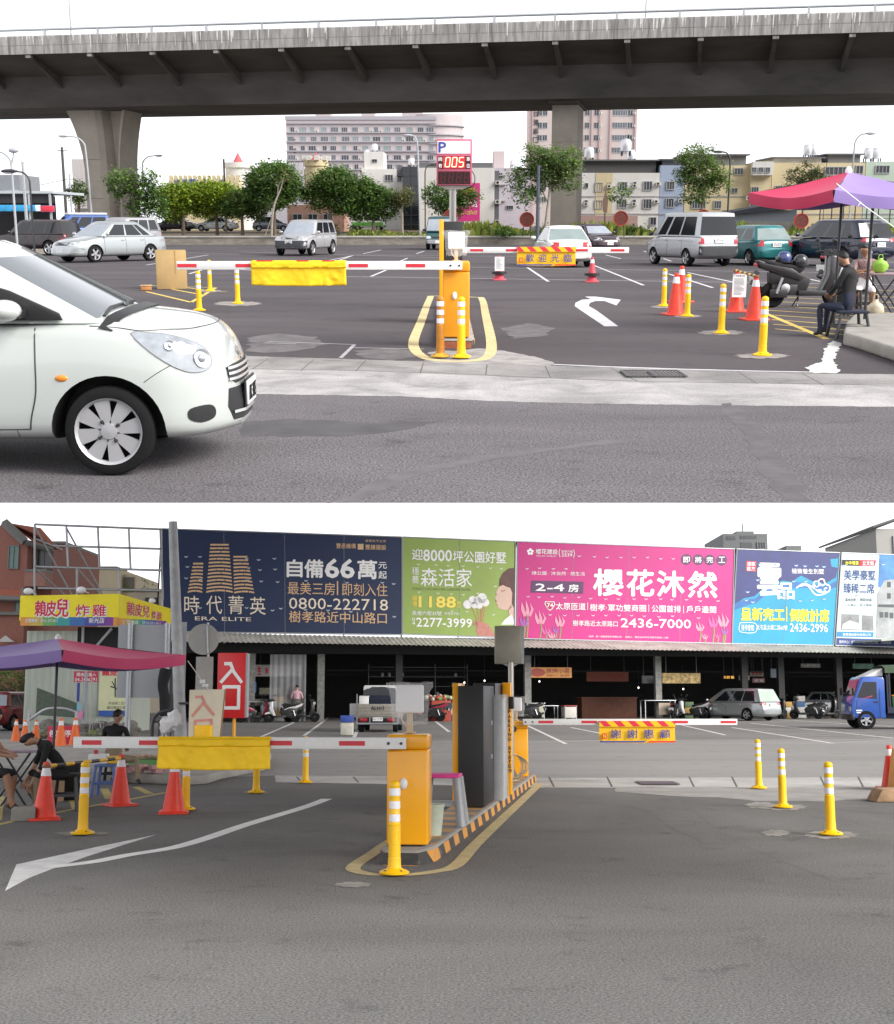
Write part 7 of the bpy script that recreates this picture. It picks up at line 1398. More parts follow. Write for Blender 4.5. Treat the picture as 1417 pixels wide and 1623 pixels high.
q=MB(ink_white);wing(q,'賴皮兒',.135,.535,.33,.81,1);wing(q,'炸雞',.57,.78,.26,.66,1,.07);wing(q,'訂購專線：0916-291-813',.06,.75,.05,.19,1.4,.01);q.build('lettering',KS);q=MB(mk('lettering_red',(.68,.01,.06),.5));wing(q,'賴皮兒',.12,.52,.35,.84,2);wing(q,'炸雞',.56,.77,.27,.68,2);q.build('lettering',KS)
for i,c in enumerate(cols):
 q=MB(MATS['strip_%d'%us[i]]);t0,t1=i/9,(i+1)/9;pa,pb=A0.lerp(A1,t0)+nrm*.4,A0.lerp(A1,t1)+nrm*.4;za,zb=lerp(Z(993),Cz0,t0),lerp(Z(993),Cz0,t1);ha,hb_=lerp(Z(943),Cz1,t0),lerp(Z(943),Cz1,t1);q.face([(pa.x,pa.y,za),(pb.x,pb.y,zb),(pb.x,pb.y,lerp(zb,hb_,.24)),(pa.x,pa.y,lerp(za,ha,.24))]);q.build('colour_strip',KS)
for u,v in((49,940),(131,938)):MB(ink_white).blob((X(u),FY-.25,Z(v)),(.17,.13,.12)).tube([(X(u),FY-.2,Z(v)),(X(u)+.2,FY,Z(v+4))],.015,6).build('floodlight',KS,smooth=60)
MB(ink_white).blob((lerp(A0.x,A1.x,.6),lerp(A0.y,A1.y,.6)-.2,lerp(Z(943),Cz1,.6)+.1),(.14,.12,.10)).build('floodlight',KS,smooth=60)
po=MB(mk('poster_map',(.66,.68,.42),.6,var=.05)).span((X(156),-.10,Z(1126)),(X(205),-.07,Z(1062))).build('poster',KS);q=MB(MATS['lettering_red']);q.textxz('賴皮兒',X(160),Z(1071),X(196),Z(1063),-.105,.05);q.textxz('炸',X(191),Z(1084),X(197),Z(1076),-.105,.04);q.build('lettering',po);q=MB(ink_black);q.textxz('外送滿三百元',X(172),Z(1117),X(201),Z(1112),-.104);q.textxz('歡迎電話訂購',X(170),Z(1124),X(199),Z(1119),-.104);q.tube([(X(182),-.104,Z(1105)),(X(181),-.104,Z(1075))],.02,4).tube([(X(174),-.104,Z(1088)),(X(194),-.104,Z(1094))],.02,4).tube([(X(176),-.104,Z(1080)),(X(188),-.104,Z(1100))],.015,4);q.build('map_lines',po);MB(mk('poster_blue',(.03,.10,.42),.5)).span((X(157),-.105,Z(1135)),(X(203),-.08,Z(1126.3))).build('foot_strip',po)
t=thing('notice_sign','small red notice with white print under the parasol before the kiosk wall','notice',LO.P(133,1160,40));t.location.z=0;kk=UP.px(40.);zq=lambda v:LO.P(133,v,40).z;MB(mk('notice_red',(.58,.03,.08),.5)).span((-19*kk,-.02,zq(1081)),(19*kk,.0,zq(1064))).build('panel',t);q=MB(ink_white).textxz('請由此進入',-15*kk,zq(1072),16*kk,zq(1066),-.024,.02).textxz('04-2436291',-17*kk,zq(1080),17*kk,zq(1074),-.024,.01);q.build('lettering',t);MB(grey_paint).tube([(0,.03,0),(0,.03,zq(1064))],.07,8).build('post',t)
MB(mk('tag_pink',(.75,.25,.45),.6)).span((-12*kk,-.12,zq(1139)),(-2*kk,-.1,zq(1127))).build('tag',t);MB(mk('tag_cyan',(.25,.5,.6),.6)).span((-11*kk,-.12,zq(1126.5)),(-4*kk,-.1,zq(1114))).build('tag',t);MB(ink_blue).span((-13*kk,-.03,zq(1112)),(-9*kk,-.01,zq(1082))).build('strip',t)
bkn=thing('stone_bank','rough stone bank with weeds below the kiosk wall','bank',LO.P(105,1170,37));bkn.location.z=0;q=MB(mk('bank_stone',(.20,.19,.17),.95,var=.45,scale=3,bump=.5));rq=random.Random(3)
for _ in range(90):x,y=rq.uniform(-1.0,1.8),rq.uniform(-.5,1.6);s_=rq.uniform(.12,.32);q.blob((x,y,max(.05,.42*(y+.6)/2.2)*rq.uniform(.6,1.1)),(s_,s_*.8,s_*.7),7,5)
q.build('stones',bkn,smooth=25);cr=MB();[cr.m(z)for z in leafmats('grass')];leaves(cr,[((-.7,-.3,.1),(.5,.3,.12)),((.9,-.4,.1),(.5,.3,.12))],120,.14,'grass');cr.build('weeds',bkn)
t=thing('steel_rail','bent grey tube rail on the bank beside the small cones','rail',LO.P(46,1165,34.5));t.location.z=0;MB(steel).tube(smoothpts([(-.02,0,0),(-.02,0,.98)],2),.045,8).tube(smoothpts([(-.1,0,.62),(.15,0,.80),(.45,0,.98),(.9,0,1.0),(1.25,0,.90)],4),.04,8).tube([(1.25,0,0),(1.25,0,.92)],.04,8).build('rail',t,smooth=60)
for u,lb in((88,'red notice board with white letters standing behind the small cones, next to the kiosk bank'),(112,'second red notice board tilted against the banded cone on the bank')):
 t=thing('notice_board',lb,'notice',LO.P(u,1172,31.8),-8 if u<100 else 10);t.location.z=.06;MB(mk('notice_red',(.58,.03,.08),.5)).box((0,0,.32),(.42,.03,.44)).build('panel',t);MB(ink_white).textxz('停車',-.16,.28,.16,.44,-.018,.03).build('lettering',t)
stool('plastic_stool','pale plastic stool standing by the rubble in front of the poster',LO.P(153,1160,38),mk('stool_pale',(.40,.36,.40),.5),None,.45,.34);TOPS[-1][0].location.z=.1
t=thing('mesh_screen','dark green shade net sloping along the kiosk wall','screen',LO.P(92,1130,43.0));t.location.z=0;kk=UP.px(43.);zq=lambda v:LO.P(92,v,43).z;MB(mk('net_green',(.10,.13,.10),.9,var=.3,scale=8)).prism([((58-92)*kk,zq(1133)),((126-92)*kk,zq(1138)),((126-92)*kk,zq(1116)),((58-92)*kk,zq(1090))],.05,M=Matrix.Rotation(R(90),4,'X')).build('net',t)
car('parked_car','dark red estate parked at the frame edge behind the bank cones','car',LO.P(14,1155,49)*1+Vector((0,0,0)),82,'hatch',mk('car_red_dark',(.20,.012,.022),.3,.2,coat=.7),'cars on the street side',rear_glass=glass_grey,plate='3815');TOPS[-1][0].location.z=0
T2=LO.P(14,1100,62);W_=W;tree('tree','green bushy tree between the brick houses and the kiosk',(T2.x,62,0),[(0,0,0),(0,0,1),(0,0,1.6)],[((0,0,1.6),(1.6,1,1.0)),((.9,0,.9),(1,.8,.7))],1300,.22,'mid')
D=50.;k=UP.px(D);b=LO.P(156,950,D);t=thing('sign_scaffold','empty grey tube scaffold frame standing on the kiosk roof beside the navy billboard','scaffold',(b.x,D,LO.P(156,958,D).z));P_=lambda u,v:(LO.P(u,v,D).x-b.x,0,LO.P(u,v,D).z-t.location.z);q=MB(mk('tube_grey',(.33,.34,.36),.5,.4,var=.15))
for u0,v0,u1,v1 in((55,831,257,839),(84,865,257,870),(55,898,257,904),(60,932,257,936),(55,831,55,955),(105,833,108,900),(155,835,158,901),(204,837,207,902),(254,839,258,950),(122,900,122,950),(188,902,190,952)):q.tube([P_(u0,v0),P_(u1,v1)],.045,6)
for u0,v0,u1,v1 in((56,836,96,940),(106,838,148,942),(54,900,88,942),(123,902,146,942)):a=Vector(P_(u0,v0));c=Vector(P_(u1,v1));c.y=1.6;q.tube([a,c],.04,6)
q.tube([P_(56,854),(P_(84,866)[0],1.2,P_(84,866)[2])],.04,6);q.build('tubes',t,smooth=60)
brick=mk('brick_wall',(.30,.13,.10),.9,var=.22,scale=5,stretch=(1,1,3));tile_o=mk('roof_tile',(.42,.14,.09),.75,var=.25,scale=4,stretch=(6,1,6));trim_g=mk('trim_grey',(.20,.20,.19),.8,var=.1);D=72.;k=UP.px(D);b=LO.P(20,1090,D);b.z=0;BH=thing('brick_house','red brick town house with orange tiled roof and grey balcony at the frame edge','house',b);X=lambda u:(u-20)*k;Z=lambda v:LO.P(20,v,D).z
MB(brick).span((X(-120),0,0),(X(33),9,Z(862))).prism([(X(-60),Z(862)),(X(33),Z(862)),(X(-4),Z(828))],.3,M=Matrix.Translation((0,.3,0))@Matrix.Rotation(R(90),4,'X')).span((X(33.1),1.2,0),(X(64),9,Z(866))).build('wall',BH)
MB(tile_o).face([(X(2),-.2,Z(829)),(X(45),-.2,Z(846)),(X(66),2.5,Z(868)),(X(30),2.5,Z(829))]).face([(X(2),.0,Z(829)),(X(30),2.5,Z(828)),(X(66),2.5,Z(867)),(X(44),-.3,Z(860))]).build('roof',BH);MB(trim_g).tube([(X(-3),-.4,Z(829)),(X(32),-.4,Z(860))],.26,4).tube([(X(32),-.4,Z(860)),(X(66),.8,Z(869))],.16,4).build('eaves',BH)
for u,v,w_,h_ in((12,900,17,38),(78,915,0,0),(50,897,26,34)):
 if w_:put_window(BH,X(u),-.03 if u<33 else 1.17,Z(v+2),w_*k,h_*k,trim_g,mk('pane_teal',(.10,.22,.20),.2,var=.4,scale=1.5)if u<33 else pane_dk,1)
bl=MB(mk('brick_light',(.34,.17,.14),.9,var=.15,scale=5)).span((X(33),-.3,Z(930)),(X(66),1.1,Z(907)));bl.build('balcony',BH);MB(trim_g).span((X(32.5),-.36,Z(907)+.001),(X(66.5),1.15,Z(903))).build('balcony_rail',BH)
MB(tile_o).face([(X(-60),-.9,Z(947)),(X(38),-.9,Z(949)),(X(22),.6,Z(926)),(X(-60),.6,Z(921))]).build('lower_roof',BH);MB(trim_g).tube([(X(-60),-.95,Z(948)),(X(40),-.95,Z(951))],.15,6).tube([(X(22),.6,Z(925)),(X(40),-.95,Z(950))],.12,6).build('gutter',BH);put_window(BH,X(22),-.03,Z(972),9*k,20*k,trim_g,MATS['pane_teal'],0)
MB(trim_g).span((X(-60),-.25,Z(975)),(X(34),-.01,Z(970))).build('string_course',BH);MB(white_wall).prism([(X(-2),Z(1018)),(X(10),Z(1008)),(X(24),Z(1018))],.2,M=Matrix.Translation((0,-.4,0))@Matrix.Rotation(R(90),4,'X')).build('porch',BH)
D=78.;k=UP.px(D);b=LO.P(78,1090,D);b.z=0;t=thing('brick_house','narrow red brick house wing with a tall green window next to the gabled one','house',b);MB(brick).span((-14*k,0,0),(15*k,8,LO.P(78,862,D).z)).build('wall',t);put_window(t,-1*k,-.03,LO.P(78,925,D).z,6*k,34*k,trim_g,mk('pane_green',(.05,.18,.12),.2),0);MB(trim_g).span((-15*k,-.1,LO.P(78,862,D).z),(15.5*k,8,LO.P(78,858,D).z)).build('coping',t);MB(steel).tube([(-14*k,-.2,LO.P(78,858,D).z),(8*k,-.2,LO.P(78,866,D).z)],.05,5).build('rail',t)
beige=mk('beige_render',(.52,.45,.32),.85,var=.1,scale=.6);W=LO
def lblock(name,lb,u0,u1,vt,Y,depth,mat):
 a,c=LO.P(u0,vt,Y),LO.P(u1,vt,Y);t=thing(name,lb,'building',((a.x+c.x)/2,Y,0));MB(mat).span((-(c.x-a.x)/2,0,0),((c.x-a.x)/2,depth,a.z)).build('wall',t);return t,c.x-a.x,a.z
t,w_,h=lblock('beige_building','plain beige building with a flat roof behind the scaffold frame',95,192,902,92.,9,beige);k=UP.px(92.);MB(trim_g).span((-w_/2+.5,-.1,h),(w_/2-.3,3,h+.2)).build('parapet',t);MB(beige).span((w_/2+.001,.5,0),(w_/2+22*k,8,h-8*k)).build('annex',t);MB(mk('balcony_shade',(.16,.15,.12),.9)).span((w_/2+2*k,.45,h-36*k),(w_/2+19*k,.49,h-12*k)).build('balcony',t);leafy('shrub','dark green plants on the beige building balcony','shrub',(t.location.x+w_/2+12*k,91.5,h-36*k),[((0,0,.2),(.45,.3,.3))],150,.14,'dark')  # balcony is a flat dark plate, its shade put into the colour
t,w_,h=lblock('beige_building','low cream building with two small windows near the navy billboard',214,262,937,88.,8,mk('cream_pale',(.58,.54,.44),.85,var=.1));k=UP.px(88.);[put_window(t,x*k,-.03,h-24*k,6*k,14*k,trim_g,pane_gr,0)for x in(-4,10)];MB(shed_grey).span((-w_/2-.1,-.15,h),(w_/2+.1,7,h+.15)).build('roof_edge',t);leafy('shrub','dry rooftop plant on the low cream building','shrub',(t.location.x-3*k,87.9,h+.15),[((0,0,.35),(.5,.3,.35))],120,.14,'dry')
t,w_,h=lblock('grey_building','grey concrete building top rising over the blue billboard',1146,1216,846,122.,9,mk('grey_conc',(.30,.31,.32),.85,var=.1));k=UP.px(122.)
MB(mk('grey_conc_shaded',(.20,.21,.22),.85,var=.1)).span((-30*k,-.04,h-10*k),(-16*k,-.001,h-4*k)).span((-8*k,-.04,h-8*k),(18*k,-.001,h-3*k)).span((-8*k,-.04,h-26*k),(10*k,-.001,h-14*k)).build('recess_shade',t);MB(MATS['grey_conc']).span((-10*k,1,h+.001),(18*k,6,h+6*k)).build('roof_room',t);put_window(t,25*k,-.03,h-25*k,13*k,12*k,frame_al,pane_gr,2);MB(dark_metal).tube([(4*k,2,h+6*k),(4*k,2,h+20*k)],.05,5).build('mast',t)  # raised plates; recess shade is painted as a darker copy of the concrete
t,w_,h=lblock('grey_building','small grey roof corner behind the blue billboard',1246,1270,865,118.,6,MATS['grey_conc'])
t,w_,h=lblock('shed_building','tall grey metal hall with projecting eaves behind the pale billboard at the frame edge',1388,1470,838,88.,12,mk('hall_metal',(.36,.36,.34),.6,.1,var=.1,stretch=(8,8,.4)));k=UP.px(88.);MB(shed_grey).prism([(-w_/2-8*k,h),(-w_/2-8*k,h+.15),(w_/2,h+1.5),(w_/2,h+1.35)],13,M=Matrix.Translation((0,12.5,0))@Matrix.Rotation(R(90),4,'X')).build('roof',t);put_window(t,-.2,-.03,h-1.9,.9,1.4,frame_al,glass_pale,0);MB(grey_band).span((-w_/2-.01,-.05,h-2.2),(w_/2,-.002,h-2.05)).build('band',t)
# covered market with the billboards on its roof
PA=LO.P(257,1000,60.);PB=LO.P(1417,1000,70.);PA.z=PB.z=0;fd=(PB-PA).normalized();fn=Vector((fd.y,-fd.x,0))
FYAW=math.degrees(math.atan2(fd.y,fd.x))
def FA(u,v,off=0.0):return LO.on_plane(u,v,PA+fn*off,fn)
MK=thing('market_hall','dark open-fronted market hall with a pale corrugated canopy','market hall',PA,FYAW)
Minv=(Matrix.Translation(PA)@Matrix.Rotation(R(FYAW),4,'Z')).inverted();loc=lambda p:Minv@p
LX0,LX1=loc(FA(288,1050)).x,50.0;zc0=FA(500,1010,1.2).z;zc1=FA(500,1020,1.2).z
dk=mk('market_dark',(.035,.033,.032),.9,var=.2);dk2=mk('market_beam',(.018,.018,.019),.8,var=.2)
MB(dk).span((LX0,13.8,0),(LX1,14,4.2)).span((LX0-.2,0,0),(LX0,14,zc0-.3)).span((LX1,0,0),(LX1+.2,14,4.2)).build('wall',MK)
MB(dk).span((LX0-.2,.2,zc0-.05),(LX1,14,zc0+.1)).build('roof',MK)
cg=mk('canopy_sheet',(.52,.505,.46),.6,var=.36,scale=1.2,stretch=(1,1,.2));rows=[[],[],[]];x=LX0-.3;i=0
zl=[(288,1004,1017),(440,1009,1019),(640,1013,1022),(830,1018,1026),(960,1019,1029),(1165,1024,1032),(1300,1027,1034),(1417,1031,1036),(1600,1037,1041)]
tops_=[(loc(FA(u,a,.6)).x,FA(u,a,.6).z)for u,a,c in zl];bots_=[(loc(FA(u,c,1.9)).x,FA(u,c,1.9).z)for u,a,c in zl]
while x<LX1:
 wv=.022*(1 if i%2 else-1);rows[0].append((x,-.25,interp(tops_,x)+wv+.12));rows[1].append((x,-1.1,lerp(interp(tops_,x),interp(bots_,x),.5)+wv+.07));rows[2].append((x,-1.9,interp(bots_,x)+wv));x+=.12;i+=1
MB(cg).grid(rows).build('canopy',MK);q=MB(dk2)
x=LX0
while x<LX1:q.span((x,-1.85,interp(bots_,x)-.02),(x+.08,0,interp(bots_,x)+.06-.1));x+=2.4
q.span((LX0,-.1,zc0-.75),(LX1,.1,zc0-.3));q.build('rafters',MK)
for u,m in((398,'p'),(508,'p'),(632,'d'),(836,'p'),(1043,'p'),(1180,'d'),(1238,'d'),(1330,'d')):
 p=loc(FA(u,1100));MB(mk('post_pale',(.19,.19,.18),.8,var=.4,scale=6)if m=='p' else dk2).span((p.x-.17,-.12,0),(p.x+.17,.12,zc0-.76)).build('post',MK)
for u,a,c in((0,0,0),):pass
q=MB(dk2);[q.span((LX0+.2,y,2.3+.2*(y%2)),(LX1-.2,y+.06,2.36+.2*(y%2)))for y in(3,6,9)];q.build('beams',MK)
def FP(u,v,off=0.0):p=FA(u,v,off);return p
def fthing(name,lb,cat,u,v,off=0.0,group=None):return thing(name,lb,cat,FA(u,v,off),FYAW,group)
def hang_sign(lb,u0,v0,u1,v1,off,mat,words=(),name='shop_sign',frame=None):
 a,c=FA(u0,v1,off),FA(u1,v0,off);t=thing(name,lb,'shop sign',a,FYAW);w_=(Vector((c.x,c.y,0))-Vector((a.x,a.y,0))).length;h=c.z-a.z;MB(mat).span((0,0,0),(w_,.08,h)).build('panel',t)
 if frame:MB(frame).span((-.04,-.01,-.04),(w_+.04,.07,-.002)).span((-.04,-.01,h+.002),(w_+.04,.07,h+.04)).build('frame',t)
 for s,x0,z0,x1,z1,m,bd in words:MB(m).textxz(s,x0*w_,z0*h,x1*w_,z1*h,-.012,bd).build('lettering',t)
 MB(dark_metal).span((w_*.1,.03,h),(w_*.1+.03,.06,h+1.2)).span((w_*.9,.03,h),(w_*.9+.03,.06,h+1.2)).build('hanger',t);return t,w_,h
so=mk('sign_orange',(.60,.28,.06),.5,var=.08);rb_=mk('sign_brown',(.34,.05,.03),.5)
t,w_,h=hang_sign('orange hanging sign with a red oval and brown letters in the market',841,1058,906,1074,-.3,so,[('原牌小菜',.38,.45,.95,.9,rb_,.02),('真誠九九 滷.滷菜',.38,.1,.95,.36,rb_,0)]);MB(rb_).lathe([(.42,0),(.42,.006),(.3,.007)],n=24,M=Matrix.Translation((w_*.17,-.004,h*.5))@Matrix.Scale(.5,4,(0,0,1))@Matrix.Rotation(R(90),4,'X')).build('emblem',t)
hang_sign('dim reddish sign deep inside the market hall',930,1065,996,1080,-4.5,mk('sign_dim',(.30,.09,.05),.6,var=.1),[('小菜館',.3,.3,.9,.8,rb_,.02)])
hang_sign('white sign with red lettering behind the plastic curtain',405,1054,478,1072,-1.5,mk('sign_pale',(.46,.45,.45),.6),[('生',.04,.15,.12,.85,ink_red,.03),('米',.2,.2,.28,.75,ink_red,.03),('中 央 食 堂',.45,.25,.95,.75,mk('ink_faded',(.40,.30,.32),.6),0)])
ft=mk('fruit_print',(.40,.28,.10),.6,var=.9,scale=5);hang_sign('colourful fruit printed cloth sign above the white scooter',1050,1067,1110,1083,-.2,ft,name='shop_sign')
hang_sign('small orange lettered light box above the silver estate',1146,1071,1164,1076,-3,mk('sign_black',(.02,.02,.02),.5),[('水餃 麵',.05,.1,.95,.95,mk('lit_amber',(.9,.5,.08),.5,emit=.5),.03)])
hang_sign('small white menu strip hanging above the silver estate roof',1172,1071,1188,1078,-3,mk('sign_pale',(.46,.45,.45),.6),[('自助餐',.1,.2,.9,.8,ink_red,.02)])
hang_sign('pale green menu strip with red letters beside the white one',1189,1064,1210,1072,-4,mk('menu_green',(.45,.50,.38),.6),[('家常菜',.1,.2,.9,.8,ink_red,.02)]);hang_sign('red and white menu strip right above the estate rear window',1193,1075,1212,1082,-4,mk('menu_pink',(.52,.22,.25),.6),[('便當',.1,.2,.9,.8,ink_white,.03)])
for u,v,lb in((513,1083,'small pinkish lamp glowing in the dark of the market'),(736,1082,'bare white bulb hanging over the ticket machine'),(768,1079,'warm bare bulb hanging near the orange edged ticket machine'),(855,1080,'white bulb hanging under the orange sign'),(1012,1090,'white bulb in the dark beside the post'),(1083,1092,'white bulb above the white scooter')):
 t=thing('light_bulb',lb,'lamp',FA(u,v,-2.),0,'bulbs hanging in the market');MB(mk('bulb_glow',(1,.93,.82),.4,emit=2.2)).blob((0,0,0),(.04,.04,.05),10,8).build('bulb',t,smooth=60);MB(dark_metal).tube([(0,0,.05),(0,0,1.3)],.01,4).build('cord',t)
t=fthing('plastic_curtain','tall translucent plastic strip curtain behind the man in pink','curtain',455,1128,.3);t.location.z=0;q=MB(mk('curtain_film',(.42,.43,.45),.35,alpha=.5,var=.15,scale=2,stretch=(8,8,.3)));q.grid([[(-.85+.06*i,.05*math.sin(i*1.3),z)for i in range(30)]for z in(.05,1.5,zc0-.8)]);q.build('curtain',t,smooth=60)
def cyl(lb,u,v,off,mat):t=fthing('gas_cylinder',lb,'gas cylinder',u,v,off,'gas cylinders by the curtain');t.location.z=0.02;MB(mat).lathe([(.15,0),(.17,.03),(.17,.72),(.12,.82),(.06,.86)],n=18).lathe([(.10,.86),(.11,.98),(.10,.98)],n=14).build('tank',t,smooth=40);return t
cyl('grey gas cylinder near the red scooter, first of two',418,1138,.8,mk('cyl_grey',(.22,.23,.25),.5,.3));cyl('grey gas cylinder next to the curtain, second of two',427,1138,.8,MATS['cyl_grey'])
t=fthing('water_jug','blue water jug standing on a shelf by the market post','jug',401,1098,-.3);MB(mk('jug_blue',(.05,.16,.42),.25)).lathe([(.14,0),(.15,.05),(.15,.5),(.05,.58),(.05,.64)],n=16).build('jug',t,smooth=40);
def shop_table(lb,u,v,off,w_,d_,h,top,legs=steel,name='market_table',body=None):
 t=fthing(name,lb,'table',u,v,off);t.location.z=.012;MB(top).box((0,0,h),(w_,d_,.04)).build('tabletop',t,bevel=.008)
 for sx in(-1,1):
  for sy in(-1,1):MB(legs).span((sx*(w_/2-.05)-.02,sy*(d_/2-.05)-.02,0),(sx*(w_/2-.05)+.02,sy*(d_/2-.05)+.02,h-.02)).build('leg',t)
 if body:MB(body).box((0,0,h*.55),(w_*.92,d_*.9,h*.75)).build('body',t,bevel=.01)
 return t
shop_table('pale counter board on trestles by the red scooter',414,1140,.3,1.3,.6,.95,mk('top_pale',(.45,.45,.44),.6));shop_table('steel work table with a cream box under it by the pale post',846,1138,.3,1.0,.7,.85,steel,body=mk('box_cream',(.36,.36,.28),.7));shop_table('thin steel table behind the sign pole in the market front',868,1136,.0,1.0,.6,.72,steel);shop_table('cream cart with a red top edge under the orange sign',902,1136,.5,.70,.6,.72,mk('cart_red',(.40,.06,.06),.6),body=mk('cart_cream',(.50,.48,.45),.6),name='food_cart');shop_table('steel rack table with cream side board by the market post',1043,1136,.5,1.75,.7,.98,steel,body=None)
t=fthing('board','stained cream board leaning inside the steel rack table','board',1055,1134,.9);t.location.z=.25;MB(mk('board_stained',(.36,.30,.24),.8,var=.3,scale=3)).box((0,0,.32),(.75,.03,.6)).build('panel',t)
t=fthing('fruit_stall','red crate stall heaped with green and red produce beside the pickup','stall',697,1140,.4);t.location.z=.012;MB(mk('crate_red',(.34,.05,.03),.7,var=.2)).box((0,0,.5),(1.0,.7,1.0)).build('crate',t,bevel=.02);MB(black_plastic).box((.3,-.36,.72),(.4,.03,.34)).build('flap',t);q=MB();fm=[mk('produce_green',(.18,.28,.08),.7),mk('produce_white',(.5,.5,.42),.7),mk('produce_red',(.45,.06,.05),.6)]
for _ in range(46):q.m(rq.choice(fm)).blob((rq.uniform(-.8,.6),rq.uniform(-.3,.3),1.04+rq.random()*.16),rq.uniform(.07,.13),7,5)
q.build('produce',t,smooth=60)
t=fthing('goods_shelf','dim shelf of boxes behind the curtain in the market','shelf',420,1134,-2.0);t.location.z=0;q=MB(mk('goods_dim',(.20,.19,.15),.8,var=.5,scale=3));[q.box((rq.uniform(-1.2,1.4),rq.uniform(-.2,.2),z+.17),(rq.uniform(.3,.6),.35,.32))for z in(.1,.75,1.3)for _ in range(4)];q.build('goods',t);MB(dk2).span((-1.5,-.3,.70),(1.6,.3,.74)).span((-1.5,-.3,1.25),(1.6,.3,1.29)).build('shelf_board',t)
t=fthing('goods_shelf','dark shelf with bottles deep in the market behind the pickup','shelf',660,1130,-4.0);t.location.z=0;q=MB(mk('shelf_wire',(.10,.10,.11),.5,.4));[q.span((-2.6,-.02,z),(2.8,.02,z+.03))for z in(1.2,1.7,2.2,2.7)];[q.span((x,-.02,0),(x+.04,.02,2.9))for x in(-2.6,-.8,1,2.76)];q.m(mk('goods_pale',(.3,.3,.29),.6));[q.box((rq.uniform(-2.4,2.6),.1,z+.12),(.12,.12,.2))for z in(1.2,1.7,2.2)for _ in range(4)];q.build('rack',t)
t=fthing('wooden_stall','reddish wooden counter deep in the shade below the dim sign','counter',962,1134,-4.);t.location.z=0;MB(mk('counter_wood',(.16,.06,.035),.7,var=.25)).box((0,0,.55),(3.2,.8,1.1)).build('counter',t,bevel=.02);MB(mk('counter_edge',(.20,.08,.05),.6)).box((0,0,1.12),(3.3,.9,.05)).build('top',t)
def crates(lb,u,v,off,mats_,n,w_=.5,h=.3,name='crate_stack',cat='crates'):
 t=fthing(name,lb,cat,u,v,off);t.location.z=.012
 for i in range(n):MB(mats_[i%len(mats_)]).box((rq.uniform(-.04,.04),rq.uniform(-.03,.03),h*i+h*.49),(w_,w_*.75,h*.97)).build('crate',t,bevel=.015)
cr_g,cr_y,cr_w,cr_b=mk('crate_moss',(.10,.16,.08),.7,var=.2),mk('crate_ochre',(.40,.24,.05),.7,var=.2),mk('crate_white',(.46,.46,.44),.7,var=.2),mk('crate_blue',(.05,.12,.28),.7,var=.2)
crates('stack of ochre and white crates between the estate and the market post',1246,1136,-.3,(cr_y,cr_w),3);crates('stack of white crates near the inner grey car',1268,1134,-1.5,(cr_w,cr_w,cr_b),4);crates('low stack of green crates under the fruit printed cloth',1090,1134,-1.2,(cr_g,cr_y),3);crates('blue and white crates beside the fruit stall',722,1138,.2,(cr_b,cr_w),3);crates('moss green crates deep behind the pickup',640,1134,-1.6,(cr_g,cr_w),3,.7);crates('stack of pale boxes behind the gas cylinders',440,1134,-1.2,(cr_w,cr_y),4,.6);crates('single row of ochre boxes inside the market near the blue truck',1330,1134,-1.0,(cr_y,cr_w),3,.7)
hang_sign('long pale banner of small print under the roof near the blue truck',1270,1052,1300,1058,-2,mk('banner_dim',(.30,.30,.28),.6,var=.6,scale=4));hang_sign('green awning cloth hanging near the blue truck',1352,1052,1385,1060,-1,mk('cloth_teal',(.10,.20,.15),.7,var=.4,scale=3));hang_sign('pale blue menu board beside the leaning market post',1222,1060,1234,1074,-2.5,mk('menu_blue',(.30,.36,.42),.6));hang_sign('grey cloth hanging between the post and the fruit cloth',1018,1071,1040,1083,-1,mk('cloth_grey_dim',(.16,.16,.17),.8,var=.2))
t0,_=car('parked_car','silver estate with a pale green rear window parked before the market','car',LO.G(1168,1141.5),126,'mpv',silver,'cars on the street side',plate='8-1936',rear_glass=mk('glass_green',(.34,.42,.36),.1,var=.2,scale=1));
for u,v,lb,pt in((1288,1120,'grey car parked deep inside the market behind the scooters',silver),):
 car('parked_car',lb,'car',FA(u,v,-8.)*1,FYAW+175,'sedan',pt,'cars on the street side');TOPS[-1][0].location.z=.012
car('parked_car','white car beyond the grey one in the market passage','car',FA(1310,1100,-11.5),FYAW+172,'sedan',white_car,'cars on the street side');TOPS[-1][0].location.z=.012
def scoot(lb,src,u,v,rz,off,swap=None):
 o=dup(src,lb,FA(u,v,off),rz,'scooters by the market',swap=swap);o.location.z=.012;return o
scoot('white and black scooter in front of the plastic curtain',st,447,1140,195,1.2,{'scooter_grey':'scooter_white','silver_trim':'ink_white'});scoot('red scooter behind the red entrance sign',st,404,1140,20,.9,{'scooter_grey':'scooter_red','silver_trim':'scooter_red'});scoot('black scooter beyond the man in pink',st,478,1140,10,.9,{'scooter_grey':'scooter_black','silver_trim':'scooter_black'});scoot('pink-red scooter with raised tail between the pickup and fruit stall',st,678,1138,175,.8,{'scooter_grey':'scooter_red','silver_trim':'scooter_red'});scoot('black scooter with red tail lamp by the steel work table',st,832,1139,185,.9,{'scooter_grey':'scooter_black','silver_trim':'scooter_black'})
scoot('black scooter leaning by the stained board',st,1075,1138,60,.8,{'scooter_grey':'scooter_black','silver_trim':'scooter_black'});scoot('white scooter just in front of the silver estate nose',st,1096,1139,150,1.0,{'scooter_grey':'scooter_white','silver_trim':'ink_white'});scoot('black scooter behind the silver estate tail',st,1232,1138,40,.8,{'scooter_grey':'scooter_black','silver_trim':'scooter_black'});scoot('dark scooter with a grey shield parked below the inner white car',st,1278,1137,160,.9,{'silver_trim':'scooter_grey'});scoot('dark scooter with a pale mudguard between the estate and the blue truck',st,1312,1137,30,.9,{'scooter_grey':'scooter_black','silver_trim':'ink_white'})
